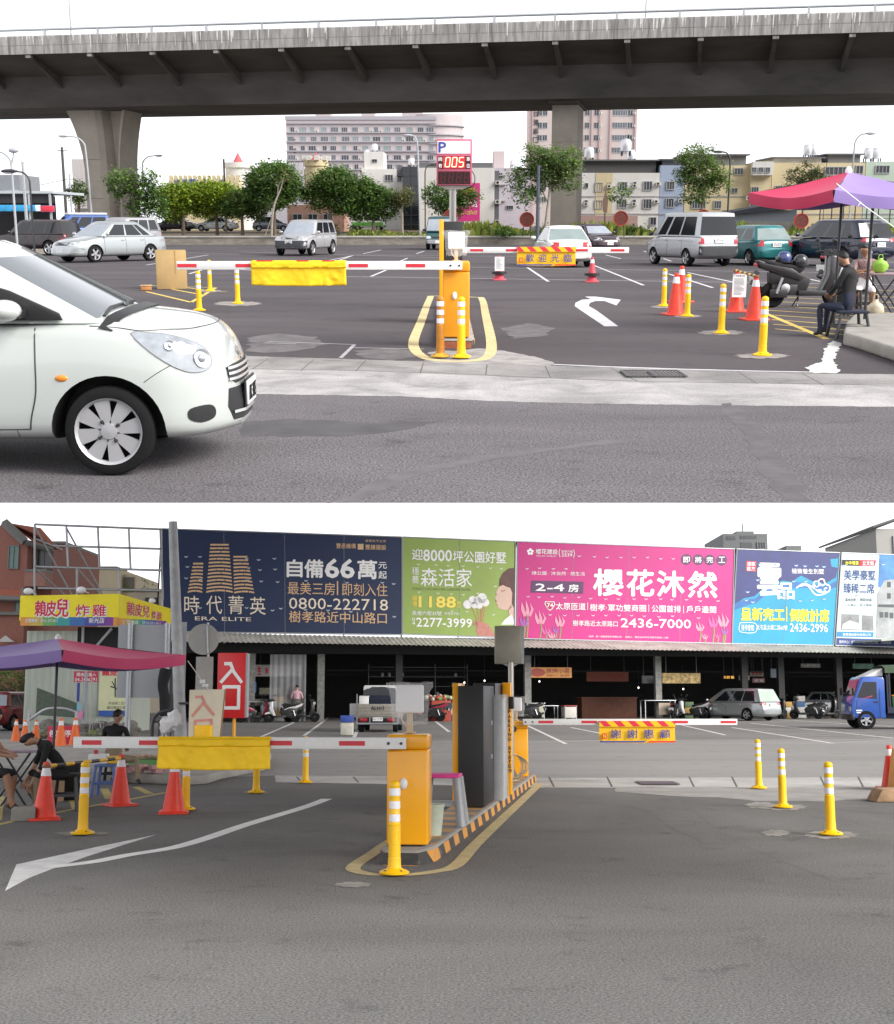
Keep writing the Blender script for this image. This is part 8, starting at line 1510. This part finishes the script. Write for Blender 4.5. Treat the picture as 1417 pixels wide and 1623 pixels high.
pk=thing('pickup_truck','weathered small pickup seen from behind with a dark tarpaulin load','pickup truck',LO.G(598,1161),-2,'cars on the street side');pk.scale=(.96,)*3
pm_=mk('pickup_paint',(.34,.32,.28),.6,.2,var=.25,scale=5)
MB(pm_).span((-.78,0,.58),(.78,.06,1.05)).span((-.80,0,.55),(-.74,2.0,1.05)).span((.74,.06,.55),(.80,2.0,1.05)).span((-.78,.06,.52),(.78,2.0,.58)).build('cargo_bed',pk,bevel=.012);q=MB(mk('bed_rib',(.27,.255,.22),.6,var=.2));[q.span((-.74,-.014,z),(.74,-.001,z+.03))for z in(.66,.78,.90)];q.build('tailgate_rib',pk)
MB(white_paint).span((-.74,2.05,.5),(.74,3.4,1.75)).build('cab',pk,bevel=.08);MB(glass_dark).span((-.62,2.02,1.15),(.62,2.045,1.62)).build('rear_window',pk);MB(dark_metal).span((-.7,.1,.28),(.7,3.2,.5)).build('chassis',pk);MB(steel).span((-.78,-.03,.30),(.78,.04,.36)).span((-.78,-.03,.36),(-.74,.04,.57)).span((.74,-.03,.36),(.78,.04,.57)).span((-.3,-.03,.36),(-.26,.04,.57)).build('bumper',pk)
for s_ in(-1,1):MB(lamp_red).span((s_*.52-.14,-.025,.41),(s_*.52+.14,.02,.52)).build('taillight',pk,bevel=.01);MB(steel).span((s_*.77-.02,.0,1.05),(s_*.77+.02,.04,1.42)).build('stake',pk)
spk=dict(SPECS['minivan']);[wheel(pk,sx,sy,dict(R=.27,W=1.5,tw=.16,rim=.6),grey_paint)for sx,sy in()]
for s_ in(-1,1):
 for y in(.55,2.7):MB(rubber).lathe([(.13,-.08),(.25,-.085),(.27,-.05),(.27,.05),(.25,.085),(.13,.08)],n=24,M=Matrix.Translation((s_*.64,y,.27))@Matrix.Rotation(R(90),4,'Y')).build('wheel',pk,smooth=40)
MB(plate_white).span((-.17,-.042,.42),(.21,-.032,.56)).build('licence_plate',pk);MB(ink_black).textxz('6J·1195',-.15,.45,.19,.53,-.044).textxz('ALH·3',-.25,.82,.25,.97,-.018,.01).build('lettering',pk)
tp=MB(mk('tarp_dark',(.055,.06,.068),.75,var=.2,scale=4)).grid([[(x,y,z+.03*math.sin(x*7+y*3))for x,z in((-.62,1.05),(-.60,1.55),(-.30,1.66),(.1,1.68),(.5,1.62),(.66,1.5),(.68,1.05))]for y in(.7,1.2,1.7,2.0)]);tp.face([(-.62,.7,1.05),(.68,.7,1.05),(.66,.7,1.5),(.5,.7,1.62),(.1,.7,1.68),(-.3,.7,1.66),(-.6,.7,1.55)]);tp.build('tarpaulin',pk,smooth=40);MB(cloth_navy).span((-.34,.25,.95),(.5,.65,1.38)).build('load_cover',pk,bevel=.05)
t=thing('foam_box','white foam box riding in the pickup bed corner','box',Vector(pk.location)+Vector((-.5,.35,.55)));MB(MATS['foam']).box((0,0,.36),(.34,.4,.72)).build('box',t,bevel=.01);MB(MATS['foam']).box((.02,0,.73),(.36,.42,.03)).build('lid',t)
t=thing('storage_box','small white foam box hooked beside the pickup','box',LO.G(553,1160)+Vector((.1,1.5,0)));t.location.z=.0;MB(paper).box((0,0,.75),(.36,.3,.5)).build('box',t,bevel=.01);MB(dark_metal).span((-.15,-.1,0),(-.12,-.07,.5)).span((.12,-.1,0),(.15,-.07,.5)).span((-.15,.1,0),(-.12,.13,.5)).span((.12,.1,0),(.15,.13,.5)).build('stand',t)
t=thing('water_container','white jerry can with a blue basket on top beside the pickup','container',LO.G(550,1166));MB(mk('can_white',(.55,.54,.48),.5,var=.15)).box((0,0,.22),(.42,.36,.42)).build('can',t,bevel=.04);MB(mk('basket_blue',(.05,.10,.40),.5)).box((0,0,.55),(.40,.36,.22),taper=1.08).build('basket',t,bevel=.02)
bt=thing('delivery_truck','blue light truck with a green tarpaulin and printed cartons at the frame edge','truck',LO.G(1384,1155),176);tb=mk('truck_blue',(.03,.10,.42),.3,coat=.6);k=1.0
cabp=[(.0,.42),(.95,.42),(1.0,.62),(1.0,1.1),(.86,1.28),(.62,1.95),(.5,2.02),(-.25,2.02),(-.3,1.9),(-.3,.42)]
ci=lambda P,y0,y1,m:MB(m).prism(P,y1-y0,M=Matrix.Translation((0,y1,0))@Matrix.Rotation(R(90),4,'X'))
cb_=ci(cabp,-.85,.85,tb);o=cb_.build('cab',bt,bevel=.05)
for s_ in(-1,1):ci([(.78,1.22),(.52,1.82),(.02,1.82),(.02,1.16)],s_*.852-.004,s_*.852+.004,glass_dark).build('side_window',bt);MB(mk('seam_black',(.03,.03,.03),.6)).box((-.08,s_*.852,1.0),(.02,.012,1.1)).box((.80,s_*.852,.85),(.015,.012,.5)).build('door_seam',bt);MB(black_plastic).box((.95,s_*1.0,1.45),(.08,.16,.3)).build('door_mirror',bt,bevel=.02);MB(black_plastic).box((.06,s_*.86,1.05),(.16,.02,.05)).build('door_handle',bt)
MB(glass_dark).face([(.872,-.72,1.29),(.872,.72,1.29),(.655,.66,1.92),(.655,-.66,1.92)]).build('windshield',bt);MB(lamp_clear).box((1.0,.6,.78),(.04,.3,.18)).box((1.0,-.6,.78),(.04,.3,.18)).build('headlight',bt);MB(black_plastic).box((.96,0,.46),(.14,1.72,.22)).build('bumper',bt,bevel=.03)
MB(ink_white).box((.72,.858,.72),(.22,.004,.05)).box((.74,.858,.64),(.16,.004,.04)).box((.72,-.858,.72),(.22,.004,.05)).build('door_print',bt);MB(mk('swoosh_red',(.55,.05,.18),.5)).prism([(.75,1.12),(.2,1.26),(.2,1.30)],.004,M=Matrix.Translation((0,.862,0))@Matrix.Rotation(R(90),4,'X')).build('swoosh',bt)
MB(white_paint).prism([(.45,2.02),(-.28,2.04),(-.28,2.35)],1.4,M=Matrix.Translation((0,.7,0))@Matrix.Rotation(R(90),4,'X')).build('wind_deflector',bt,bevel=.02)
MB(mk('bed_navy',(.015,.02,.05),.6)).span((-4.2,-.9,.62),(-.36,.9,.86)).span((-4.1,-.5,.40),(-.36,.5,.62)).span((-.42,-.88,.86),(-.36,.88,2.1)).build('cargo_bed',bt);q=MB(dark_metal);[q.span((x,s_*.86-.03,.86),(x+.06,s_*.86+.03,2.3))for x in(-4.1,-2.4,-.5)for s_ in(-1,1)];q.build('stake',bt);gt=mk('tarp_green',(.06,.10,.055),.7,var=.25,scale=3);MB(gt).grid([[(x,y,z+.02*math.sin(x*5))for y,z in((-.94,2.18),(-.93,2.36),(-.5,2.48),(0,2.5),(.5,2.48),(.93,2.36),(.94,2.18))]for x in(-4.2,-3.2,-2.2,-1.2,-.3)]).build('tarpaulin',bt,smooth=50)
for x in(.45,-2.9):
 for s_ in(-1,1):wheel(bt,x,s_,dict(R=.36,W=1.76,tw=.20,rim=.62),alloy,5)
q=Matrix.Rotation(R(176),3,'Z');bp=Vector(bt.location);cprint=mk('carton_print',(.62,.55,.55),.7,var=.1)
for i,(x,y,z)in enumerate(((-1.5,.45,.86),(-1.5,.45,1.16),(-1.5,.45,1.46),(-2.1,.45,.86),(-2.1,.45,1.16),(-2.1,.45,1.46))):
 lb=('bottom','middle','top')[i%3]+(' printed carton in the stack nearer the truck cab' if i<3 else ' printed carton in the second stack behind the truck cab');t=thing('printed_carton',lb,'carton',bp+q@Vector((x,y,z+.003)),176,'cartons on the blue truck');MB(cprint).box((0,0,.145),(.56,.5,.285)).build('box',t,bevel=.006);MB(ink_red).text('蘋果',(.24,.2545,.06),(-.48,0,0),(0,0,.18),.03).build('lettering',t)
t=thing('fruit_crate','green crate with an orange lid beside the cartons on the truck','crate',bp+q@Vector((-.85,.45,.863)),176);MB(mk('crate_dark_green',(.03,.12,.05),.6)).box((0,0,.2),(.5,.5,.4)).build('crate',t,bevel=.02);MB(mk('lid_orange',(.55,.22,.03),.6)).box((0,0,.43),(.54,.54,.05)).build('lid',t,bevel=.01)
rf=thing('metal_awning','flat grey metal awning corner projecting in front of the pale billboard','awning',FA(1440,1019,1.0)+Vector((2,0,0)),FYAW);MB(mk('awning_grey',(.34,.36,.33),.5,.2,var=.15)).prism([(-4.8,.0),(3,.55),(3,.68),(-4.8,.10)],2.6,M=Matrix.Translation((0,1.3,0))@Matrix.Rotation(R(90),4,'X')).build('sheet',rf);MB(dk2).span((2.0,0,-2.4-rf.location.z+2.4),(2.1,.1,.5)).build('bracket',rf)
# billboards
def board(lb,quad,mat,name='billboard'):
 """quad: picture corners tl, tr, br, bl on the facade plane"""
 P=[FA(u,v,.25)for u,v in quad];o=P[3].copy();t=thing(name,lb,'billboard',o,0,'advertising billboards on the market roof');q=[p-o for p in P];back=-fn*.12
 b=MB(mat).face([q[3],q[2],q[1],q[0]]);n=1
 b.m(dk2).face([q[0]+back,q[1]+back,q[2]+back,q[3]+back]);[b.face([q[i],q[(i+1)%4],q[(i+1)%4]+back,q[i]+back])for i in range(4)];b.build('panel',t)
 fr=MB(steel)
 for a,c in((0,1),(1,2),(2,3),(3,0)):fr.tube([q[a]+fn*.01,q[c]+fn*.01],.035,6)
 nn=max(2,round((q[1]-q[0]).length/3.2))
 for i in range(nn+1):
  f=q[3].lerp(q[2],i/nn);fr.tube([f-fn*.2,f-fn*.2+Vector((0,0,-.55))],.03,5)
 fr.build('frame',t)
 sm=MB(mk('board_seam',(.30,.31,.33),.6,alpha=.45,var=0));
 for i in range(1,nn):a=q[3].lerp(q[2],i/nn)+fn*.004;c=q[0].lerp(q[1],i/nn)+fn*.004;sm.face([a-fd*.018,a+fd*.018,c+fd*.018,c-fd*.018])
 sm.build('panel_seam',t)
 for i in range(nn+1):a=q[0].lerp(q[1],i/nn)-fn*.15;MB(dk2).tube([a,a-fn*2.2+Vector((0,0,-4.2))],.04,5).build('strut',t)
 t['_q']=0;return t,o
class Ink:
 """lettering and flat print on a billboard, placed by picture points on the board's own plane"""
 def __init__(s,t,o,mat,off=.012):s.t,s.o,s.m,s.off=t,o,MB(mat),off
 def p(s,u,v):return FA(u,v,.25+s.off)-s.o
 def w(s,txt,u0,v0,u1,v1,bold=.0,sl=None):
  sl=(u1-u0)*.018 if sl is None else sl
  o=s.p(u0,v1);s.m.text(txt,o,s.p(u1,v1+sl)-o,s.p(u0,v0)-o,bold);return s
 def col(s,txt,u0,v0,u1,v1,bold=0):
  n=len(txt);h=(v1-v0)/n
  for i,c in enumerate(txt):s.w(c,u0,v0+i*h,u1,v0+(i+.92)*h,bold,0)
  return s
 def poly(s,pts):s.m.face([s.p(u,v)for u,v in pts][::-1]);return s
 def disc(s,u,v,r,n=18,ry=None):return s.poly([(u+r*math.cos(a*6.2832/n),v+(ry or r)*math.sin(a*6.2832/n))for a in range(n)])
 def stroke(s,pts,wd):
  pts=[(p.x,p.y)for p in smoothpts([(a,b,0)for a,b in pts],5)]
  for(a,b),(c,d)in zip(pts,pts[1:]):
   l=math.hypot(c-a,d-b)or 1;nx,ny=-(d-b)/l*wd/2,(c-a)/l*wd/2;s.poly([(a-nx,b-ny),(c-nx,d-ny),(c+nx,d+ny),(a+nx,b+ny)])
  return s
 def done(s,name='lettering'):return s.m.build(name,s.t)
def slits(t,o,pts,light,dark):
 a,b_=Ink(t,o,light,.020),Ink(t,o,dark,.022)
 for u,v in pts:
  a.poly([(u+3.0*math.cos(x),v+2.9*math.sin(x))for x in[i*math.pi/8 for i in range(9)]]);b_.poly([(u+2.6*math.cos(x),v+1.1*math.sin(x)-.2)for x in[i*math.pi/8 for i in range(9)]])
 a.done('wind_flap');b_.done('wind_slit')
bn=mk('board_navy',(.011,.026,.082),.45,var=.10,scale=.4);gold=mk('ink_gold',(.72,.47,.26),.5,var=.05);cream=mk('ink_cream',(.85,.74,.60),.5,var=.03)
t,o=board('navy billboard with gold tower emblem and large white price',[(256,838),(637,851),(637,1006),(258,1001)],bn)
i_=Ink(t,o,gold);i_.w('最美三房',456,922,531,942).w('|',534,921,536,943).w('即刻入住',542,924,614,944).w('樹孝路近中山路口',458,968,613,986,.004).w('豐邑機構',533,861,564,869,.01).w('豐謙建設',579,863,612,871,.01).w('愛是永不止息',579,855,612,859);i_.poly([(567,862),(576,862),(576,871),(567,871)])
for(uc,hw,v0,v1,n)in((348,21,862,937,14),(314,11.5,892,937,9),(381,16,881,938,11)):
 for k in range(n):
  q=k/(n-1);v=lerp(v0,v1,q);ww=hw*(.70+.30*q);dip=(3.0 if uc==348 else 2.2)*q;sh={348:0,314:-5*q,381:6*q}[uc]
  for seg in((-1,-.30),(-.26,.40),(.46,1))if k%3==1 else((-1,.1),(.16,1))if k%3==2 else((-1,1),):
   a,c=seg;f=lambda s_:v+(1-s_*s_)*-dip*.9 if 1 else v
   ss_=[lerp(a,c,j/5)for j in range(6)];i_.poly([(uc+sh+ww*s_,f(s_))for s_ in ss_]+[(uc+sh+ww*s_,f(s_)+2.7)for s_ in ss_[::-1]])
i_.done();i_=Ink(t,o,cream);i_.w('時',292,944,316,973).w('代',327,944,352,973).w('菁',362,944,386,973).w('英',396,946,421,974).w('ERA ELITE',309,977,398,983).w('0800-222718',458,947,615,965);i_.done()
i_=Ink(t,o,ink_white);i_.w('自',455,887,479,914,.03).w('備',483,887,512,915,.03).w('66',516,886,561,915,.05).w('萬',567,888,597,917,.03).w('元',600,891,613,901,.015).w('起',600,905,613,917,.015);i_.done()
slits(t,o,[(u,v)for u,v in((295,881),(317,881),(297,897),(295,915),(318,917),(391,884),(410,886),(435,884),(394,899),(412,902),(436,901),(414,920),(440,921),(392,918),(317,962),(391,962),(412,965),(432,966),(624,924),(606,922),(550,922),(485,919),(484,965),(520,966),(556,968),(625,976),(445,963))],mk('flap_pale',(.45,.5,.6),.6),bn)
bg_=mk('board_green',(.30,.42,.10),.5,var=.14,scale=.35);t,o=board('green billboard with dandelions and a girl in profile, price 1188',[(638,851),(817,858),(815,1011),(638,1005)],bg_)
i_=Ink(t,o,ink_white,.014);i_.w('迎',653,870,670,887,.015).w('8000',671,871,716,889,.03).w('坪公園好墅',718,873,802,891,.015,2).w('森活家',667,900,748,929,.006).col('穩蕎',653,899,664,926).w('長億六街35號',653,968,700,975,.008).w('(長億高中旁)',704,970,728,975).col('04',653,979,658,991).w('2277-3999',660,979,748,993,.025);i_.done()
i_=Ink(t,o,mk('ink_yellow',(.90,.70,.12),.5,var=.03),.016);i_.w('1188',664,945,722,962,.05).col('總價',653,944,661,962,.01).col('萬起',724,953,730,964);i_.done();i_=Ink(t,o,mk('ink_olive',(.17,.22,.08),.5));i_.w('FOREST LIVE NATURE GARDEN HOME',654,931,746,935);i_.done()
i_=Ink(t,o,mk('print_hair',(.12,.055,.05),.5,var=.3,scale=2),.016);i_.poly([(791,930),(792,918),(797,908),(806,901),(815,900),(815,965),(811,956),(812,940),(809,932),(803,930),(797,927)]);i_.done('print_hair')
i_=Ink(t,o,mk('print_face',(.66,.46,.38),.5,var=.08),.014);i_.poly([(792,926),(790,931),(787,937),(785.5,940),(788,942),(784,947),(786,950),(784.5,953),(788,958),(790,964),(800,967),(808,966),(813,958),(815,952),(815,925),(803,924)]);i_.poly([(806,964),(815,956),(815,990),(808,985)]);i_.done('print_face');i_=Ink(t,o,mk('print_feature',(.25,.09,.08),.5),.018);i_.stroke([(794,936),(797,937),(801,935)],1.1);i_.stroke([(785,952),(788,953.5)],1.6);i_.done('print_feature')
i_=Ink(t,o,mk('print_hand',(.52,.22,.18),.5,var=.15),.015);i_.poly([(752,984),(757,983),(764,986),(772,988),(780,999),(786,1009),(758,1008),(754,1000),(756,994)]);i_.poly([(749,988),(756,985),(758,990),(751,992)]);i_.done('print_hand');i_=Ink(t,o,mk('print_stem',(.58,.30,.15),.5),.017)
for a,b_ in(((748,962),(757,985)),((756,960),(760,985)),((762,958),(762,986)),((766,962),(762,986)),((770,955),(764,988))):i_.stroke([a,((a[0]+b_[0])/2+.5,(a[1]+b_[1])/2),b_],1.3)
i_.done('print_stem');i_=Ink(t,o,mk('print_puff',(.80,.80,.80),.7,var=.15,scale=4),.019)
for u,v,r_ in((741,958,7),(749,951,6.5),(757,952,6.5),(764,948,8),(769,955,6.5),(752,959,5.5),(760,960,5)):i_.disc(u,v,r_,14)
i_.done('print_puff');i_=Ink(t,o,ink_white,.017);i_.poly([(794,990),(800,982),(811,974),(815,985),(815,990)]);i_.done('print_collar')
slits(t,o,[(663,893),(691,894),(710,895),(734,896),(757,897),(777,899),(794,900),(785,928),(664,937),(694,939),(715,940),(734,941),(757,939),(782,973),(716,967),(740,968)],mk('flap_green',(.62,.66,.48),.6),bg_)
bm_=mk('board_magenta',(.54,.018,.21),.45,var=.08,scale=.4);dkp=mk('ink_plum',(.09,.035,.11),.5);t,o=board('magenta billboard with big white title and phone 2436-7000 between tulips',[(820,858),(1164,870),(1160,1020),(818,1012)],bm_)
i_=Ink(t,o,dkp);i_.poly([(842,920),(925,922),(924,941),(841,939)]);[i_.disc(u,887+k_,8.6)for u,k_ in((1088,-.4),(1107,0),(1125,.4),(1144,.8))];i_.done('print_block')
i_=Ink(t,o,ink_white,.016)
for c,u0,v0,u1,v1 in(('櫻',941,902,987,943),('花',994,903,1036,944),('沐',1042,905,1084,945),('然',1091,906,1136,946)):i_.w(c,u0,v0,u1,v1,.035)
for(ch,u)in zip('即將完工',(1088,1107,1125,1144)):i_.w(ch,u-5.2,882.5,u+5.2,892,.015,0)
i_.w('2-4',849,925,894,936,.03).w('房',901,926,917,938,.02).w('太原匝道',881,955,928,966,.012).w('|',931,955,931.8,967).w('樹孝·軍功雙商圈',935,957,1024,968,.012).w('|',1028,958,1028.8,970).w('公園首排',1033,959,1079,970,.012).w('|',1083,960,1083.8,972).w('戶戶邊間',1088,960,1135,971,.012)
i_.w('樹孝路近太原路口',908,983,979,992,.004).w('2436-7000',984,980,1095,994,.02).w('櫻花建設',849,870,884,878,.012).w('SAKURA DEVELOP',850,880,882,882).w('股票代號',890,872,908,876).w('2539',890,877,907,882,.01).w('綠公園 · 沐自然 · 悠生活',843,905,927,911).w('投資：第一城開發股份有限公司',933,1007,985,1010).w('銷售人／廣告台中市北屯區平安街1-16號',991,1008,1059,1011)
i_.stroke([(887.5,870),(886,876),(887.5,883)],.8).stroke([(909,871),(910.5,877),(909,884)],.8);[i_.disc(840.5+3.3*math.cos(a*1.2566-1.57),874.5+3.3*math.sin(a*1.2566-1.57),2.3,8)for a in range(5)];i_.poly([(864,953),(879,953.5),(880,958),(876,965),(871.5,968),(867,964),(863,957)]);i_.done()
i_=Ink(t,o,mk('ink_crimson',(.45,.02,.10),.5),.02);i_.poly([(865,954),(878,954.4),(878.6,958),(875.5,964),(871.5,966.5),(867.5,963.5),(864.5,957)]);i_.done('print_block');i_=Ink(t,o,ink_white,.024);i_.w('74',867,956,876.5,962.5,.03,0);i_.done()
pk1,pk2,grn,vio=mk('tulip_pink',(.72,.30,.42),.5,var=.2,scale=5),mk('tulip_rose',(.62,.12,.36),.5,var=.2,scale=5),mk('tulip_stem',(.22,.34,.10),.5),mk('tulip_violet',(.34,.12,.42),.5,var=.2)
tu=[(836,966,9,22,pk1),(831,985,6,14,vio),(857,980,8,18,pk1),(888,985,7,16,pk1),(866,1000,6,11,pk2),(875,1007,5,9,pk1),(881,998,4,10,vio),(1110,994,6,12,pk1),(1131,986,7,16,pk2),(1147,984,8,18,pk1),(1118,1009,4,8,pk1),(1149,1000,5,10,vio),(1138,1007,4,8,pk2)]
for mm in(grn,pk1,pk2,vio):
 i_=Ink(t,o,mm,.014 if mm is grn else.018)
 for u,v,r_,h,m in tu:
  end=1012+(u-820)*.02
  if mm is grn:i_.stroke([(u,v+h*.3),(u+1,(v+end)/2),(u-1,end)],1.8)
  elif m is mm:
   for s_ in(-1,0,1):i_.poly([(u-r_*.3+s_*r_*.4,v+h*.5),(u+s_*r_*.9-r_*.25,v),(u+s_*r_*.7-3,v-h*.75+abs(s_)*h*.2),(u+s_*r_*.8+r_*.3,v),(u+r_*.3+s_*r_*.3,v+h*.5)])
 i_.done('print_tulip')
slits(t,o,[(918,880),(942,881),(962,882),(984,882),(1005,882),(1026,882),(1047,884),(1067,884),(835,900),(855,899),(877,900),(897,900),(837,944),(854,945),(875,944),(895,946),(917,945),(936,947),(960,948),(980,948),(1005,948),(1024,948),(1047,948),(1065,949),(1088,949),(1110,951),(1138,951),(872,973),(895,974),(916,974),(940,974),(960,974),(981,974),(1001,974),(1021,975),(1044,976),(1066,975),(1107,978)],mk('flap_pink',(.72,.42,.58),.6),mk('flap_shadow',(.36,.015,.15),.6))
bb_=mk('board_cyan',(.012,.30,.50),.45,var=.16,scale=.45);t,o=board('blue billboard with brushed white title, cloud swirl and yellow headline',[(1168,870),(1331,876),(1321,1023),(1160,1020)],bb_)
i_=Ink(t,o,mk('print_indigo',(.03,.04,.17),.45,var=.25,scale=.8),.008);i_.poly([(1167,871),(1330,877),(1328,885),(1316,886),(1318,898),(1328,900),(1325,915),(1308,925),(1290,922),(1270,912),(1255,922),(1240,920),(1228,926),(1210,932),(1196,945),(1180,948),(1163,958)]);i_.done('print_sky')
i_=Ink(t,o,mk('print_midblue',(.03,.15,.42),.45,var=.25,scale=.8),.006);i_.poly([(1163,955),(1182,950),(1198,948),(1212,936),(1240,926),(1262,922),(1292,926),(1312,928),(1326,920),(1326,930),(1310,936),(1285,932),(1255,932),(1230,936),(1212,944),(1200,955),(1182,960),(1162,968)]);i_.done('print_sky')
i_=Ink(t,o,ink_white,.016);i_.w('雲',1201,893,1238,944,.03).w('品',1233,924,1259,949,.03).w('極致養生別墅',1255,901,1306,909,.012).w('2436-2996',1252,988,1312,1001,.012).w('北屯區太順二路60號',1199,990,1248,998,.004).w('接待會館',1175,989.5,1195,999.5,.004);i_.stroke([(1173,987),(1197,988),(1197,1002),(1173,1001),(1173,987)],.9)
for w_,pts in((2.2,[(1262,932),(1274,925),(1287,930),(1298,938),(1308,938)]),(2.2,[(1268,929),(1280,928),(1292,942),(1304,942),(1312,938)]),(2.0,[(1290,925),(1293,930),(1298,928),(1297,922),(1291,922),(1289,929),(1294,935),(1302,935)]),(2.0,[(1297,922),(1300,918),(1306,919),(1307,926),(1302,928),(1300,924)]),(2.2,[(1306,920),(1309,926),(1315,929),(1314,937),(1308,938),(1307,933),(1311,932)])):i_.stroke(pts,w_)
i_.done();i_=Ink(t,o,mk('ink_lemon',(.88,.80,.03),.5,var=.06),.016);i_.w('呈新完工',1175,963,1243,983,.04).w('倒數計席',1252,965,1314,985,.04).w('|',1246,962,1247.5,985);i_.done();i_=Ink(t,o,mk('seal_red',(.55,.04,.07),.5),.014);i_.poly([(1183,889),(1199,890),(1198,906),(1182,905)]);i_.done('print_seal');i_=Ink(t,o,ink_white,.018);i_.w('建築',1184.5,890.5,1197,897,.01).w('藝方',1184,898,1196.5,904.5,.01);i_.done()
slits(t,o,[(1205,893),(1229,894),(1262,895),(1276,896),(1295,896),(1306,897),(1185,937),(1183,950),(1201,918),(1242,945),(1268,951),(1287,950),(1306,948),(1193,953),(1258,920),(1277,920)],mk('flap_blue',(.42,.55,.68),.6),mk('flap_blue_dark',(.03,.12,.32),.6))
bw_=mk('board_pale',(.56,.68,.72),.5,var=.06,scale=.4);t,o=board('pale villa billboard with navy writing, house photo and dark foot strip',[(1334,876),(1500,882),(1500,1028),(1324,1023)],bw_)
i_=Ink(t,o,mk('ink_navy',(.02,.05,.20),.5),.014);i_.w('美學豪墅',1338,903,1388,919,.015,1).w('臻稀二席',1337,924,1386,940,.015,1);i_.poly([(1325,1011),(1500,1016),(1500,1028),(1324,1022)]);i_.done();i_=Ink(t,o,ink_black,.014);i_.w('電梯別墅',1340,948,1357,953).w('鋼筋耐震',1363,948,1382,953).w('三大單位',1339,957,1357,961).w('百大首席',1363,957,1382,961);i_.poly([(1335,887),(1363,887.6),(1362,897),(1334,896)]);i_.done();i_=Ink(t,o,ink_red,.015);i_.poly([(1363,887.6),(1389,888),(1386,897.5),(1362,897)]);i_.done('print_block');i_=Ink(t,o,ink_white,.018);i_.w('立文街',1367,889,1385,896,.02).w('接待中心：台中市太平區立文街228號',1330,1014.5,1392,1019.5).w('投資興建',1396,1016,1412,1020);i_.done();i_=Ink(t,o,mk('ink_lemon',(.88,.80,.03),.5),.018);i_.w('台中環景',1340,889,1361,895,.02);i_.done()
i_=Ink(t,o,mk('print_strip_blue',(.02,.22,.45),.5),.014);i_.poly([(1326,1001),(1385,1002),(1384,1010),(1325,1009)]);i_.done('print_block');i_=Ink(t,o,ink_white,.018);i_.w('富華建設股份有限公司',1336,1003.5,1380,1007.5,.01);i_.done()
i_=Ink(t,o,mk('print_room',(.22,.23,.24),.5,var=.4,scale=1.5),.012);i_.poly([(1334,973),(1362,974),(1362,999),(1333,998)]);i_.poly([(1366,975),(1384,976),(1385,1000),(1366,999)]);i_.done('print_photo');i_=Ink(t,o,mk('print_floor',(.50,.52,.52),.5),.014);i_.poly([(1336,989),(1347,983),(1362,988),(1362,998),(1334,997)]);i_.done('print_photo')
i_=Ink(t,o,mk('print_sky_blue',(.06,.22,.52),.5,var=.5,scale=1),.010);i_.poly([(1394,879),(1500,883),(1500,960),(1392,930)]);i_.done('print_sky');i_=Ink(t,o,mk('print_house',(.33,.35,.36),.5,var=.4,scale=1),.013);i_.poly([(1391,940),(1402,920),(1417,918),(1500,915),(1500,1015),(1388,1011),(1390,965)]);i_.done('print_house');i_=Ink(t,o,mk('print_dark',(.06,.07,.08),.5),.016);[i_.poly([(a,b_),(a+6,b_+.2),(a+6,b_+9),(a,b_+9)])for a,b_ in((1406,922),(1406,940),(1394,970),(1402,970),(1410,971))];i_.poly([(1392,958),(1417,958),(1417,963),(1391,962)]);i_.done('print_house')
slits(t,o,[(1400,893),(1338,895),(1358,943),(1386,908)],mk('flap_blue',(.42,.55,.68),.6),MATS['flap_blue_dark'])
# put the car park on its ramp
bpy.context.view_layer.update()
for o,place in TOPS:
 if place is UP:o.matrix_basis=RAMP@o.matrix_basis
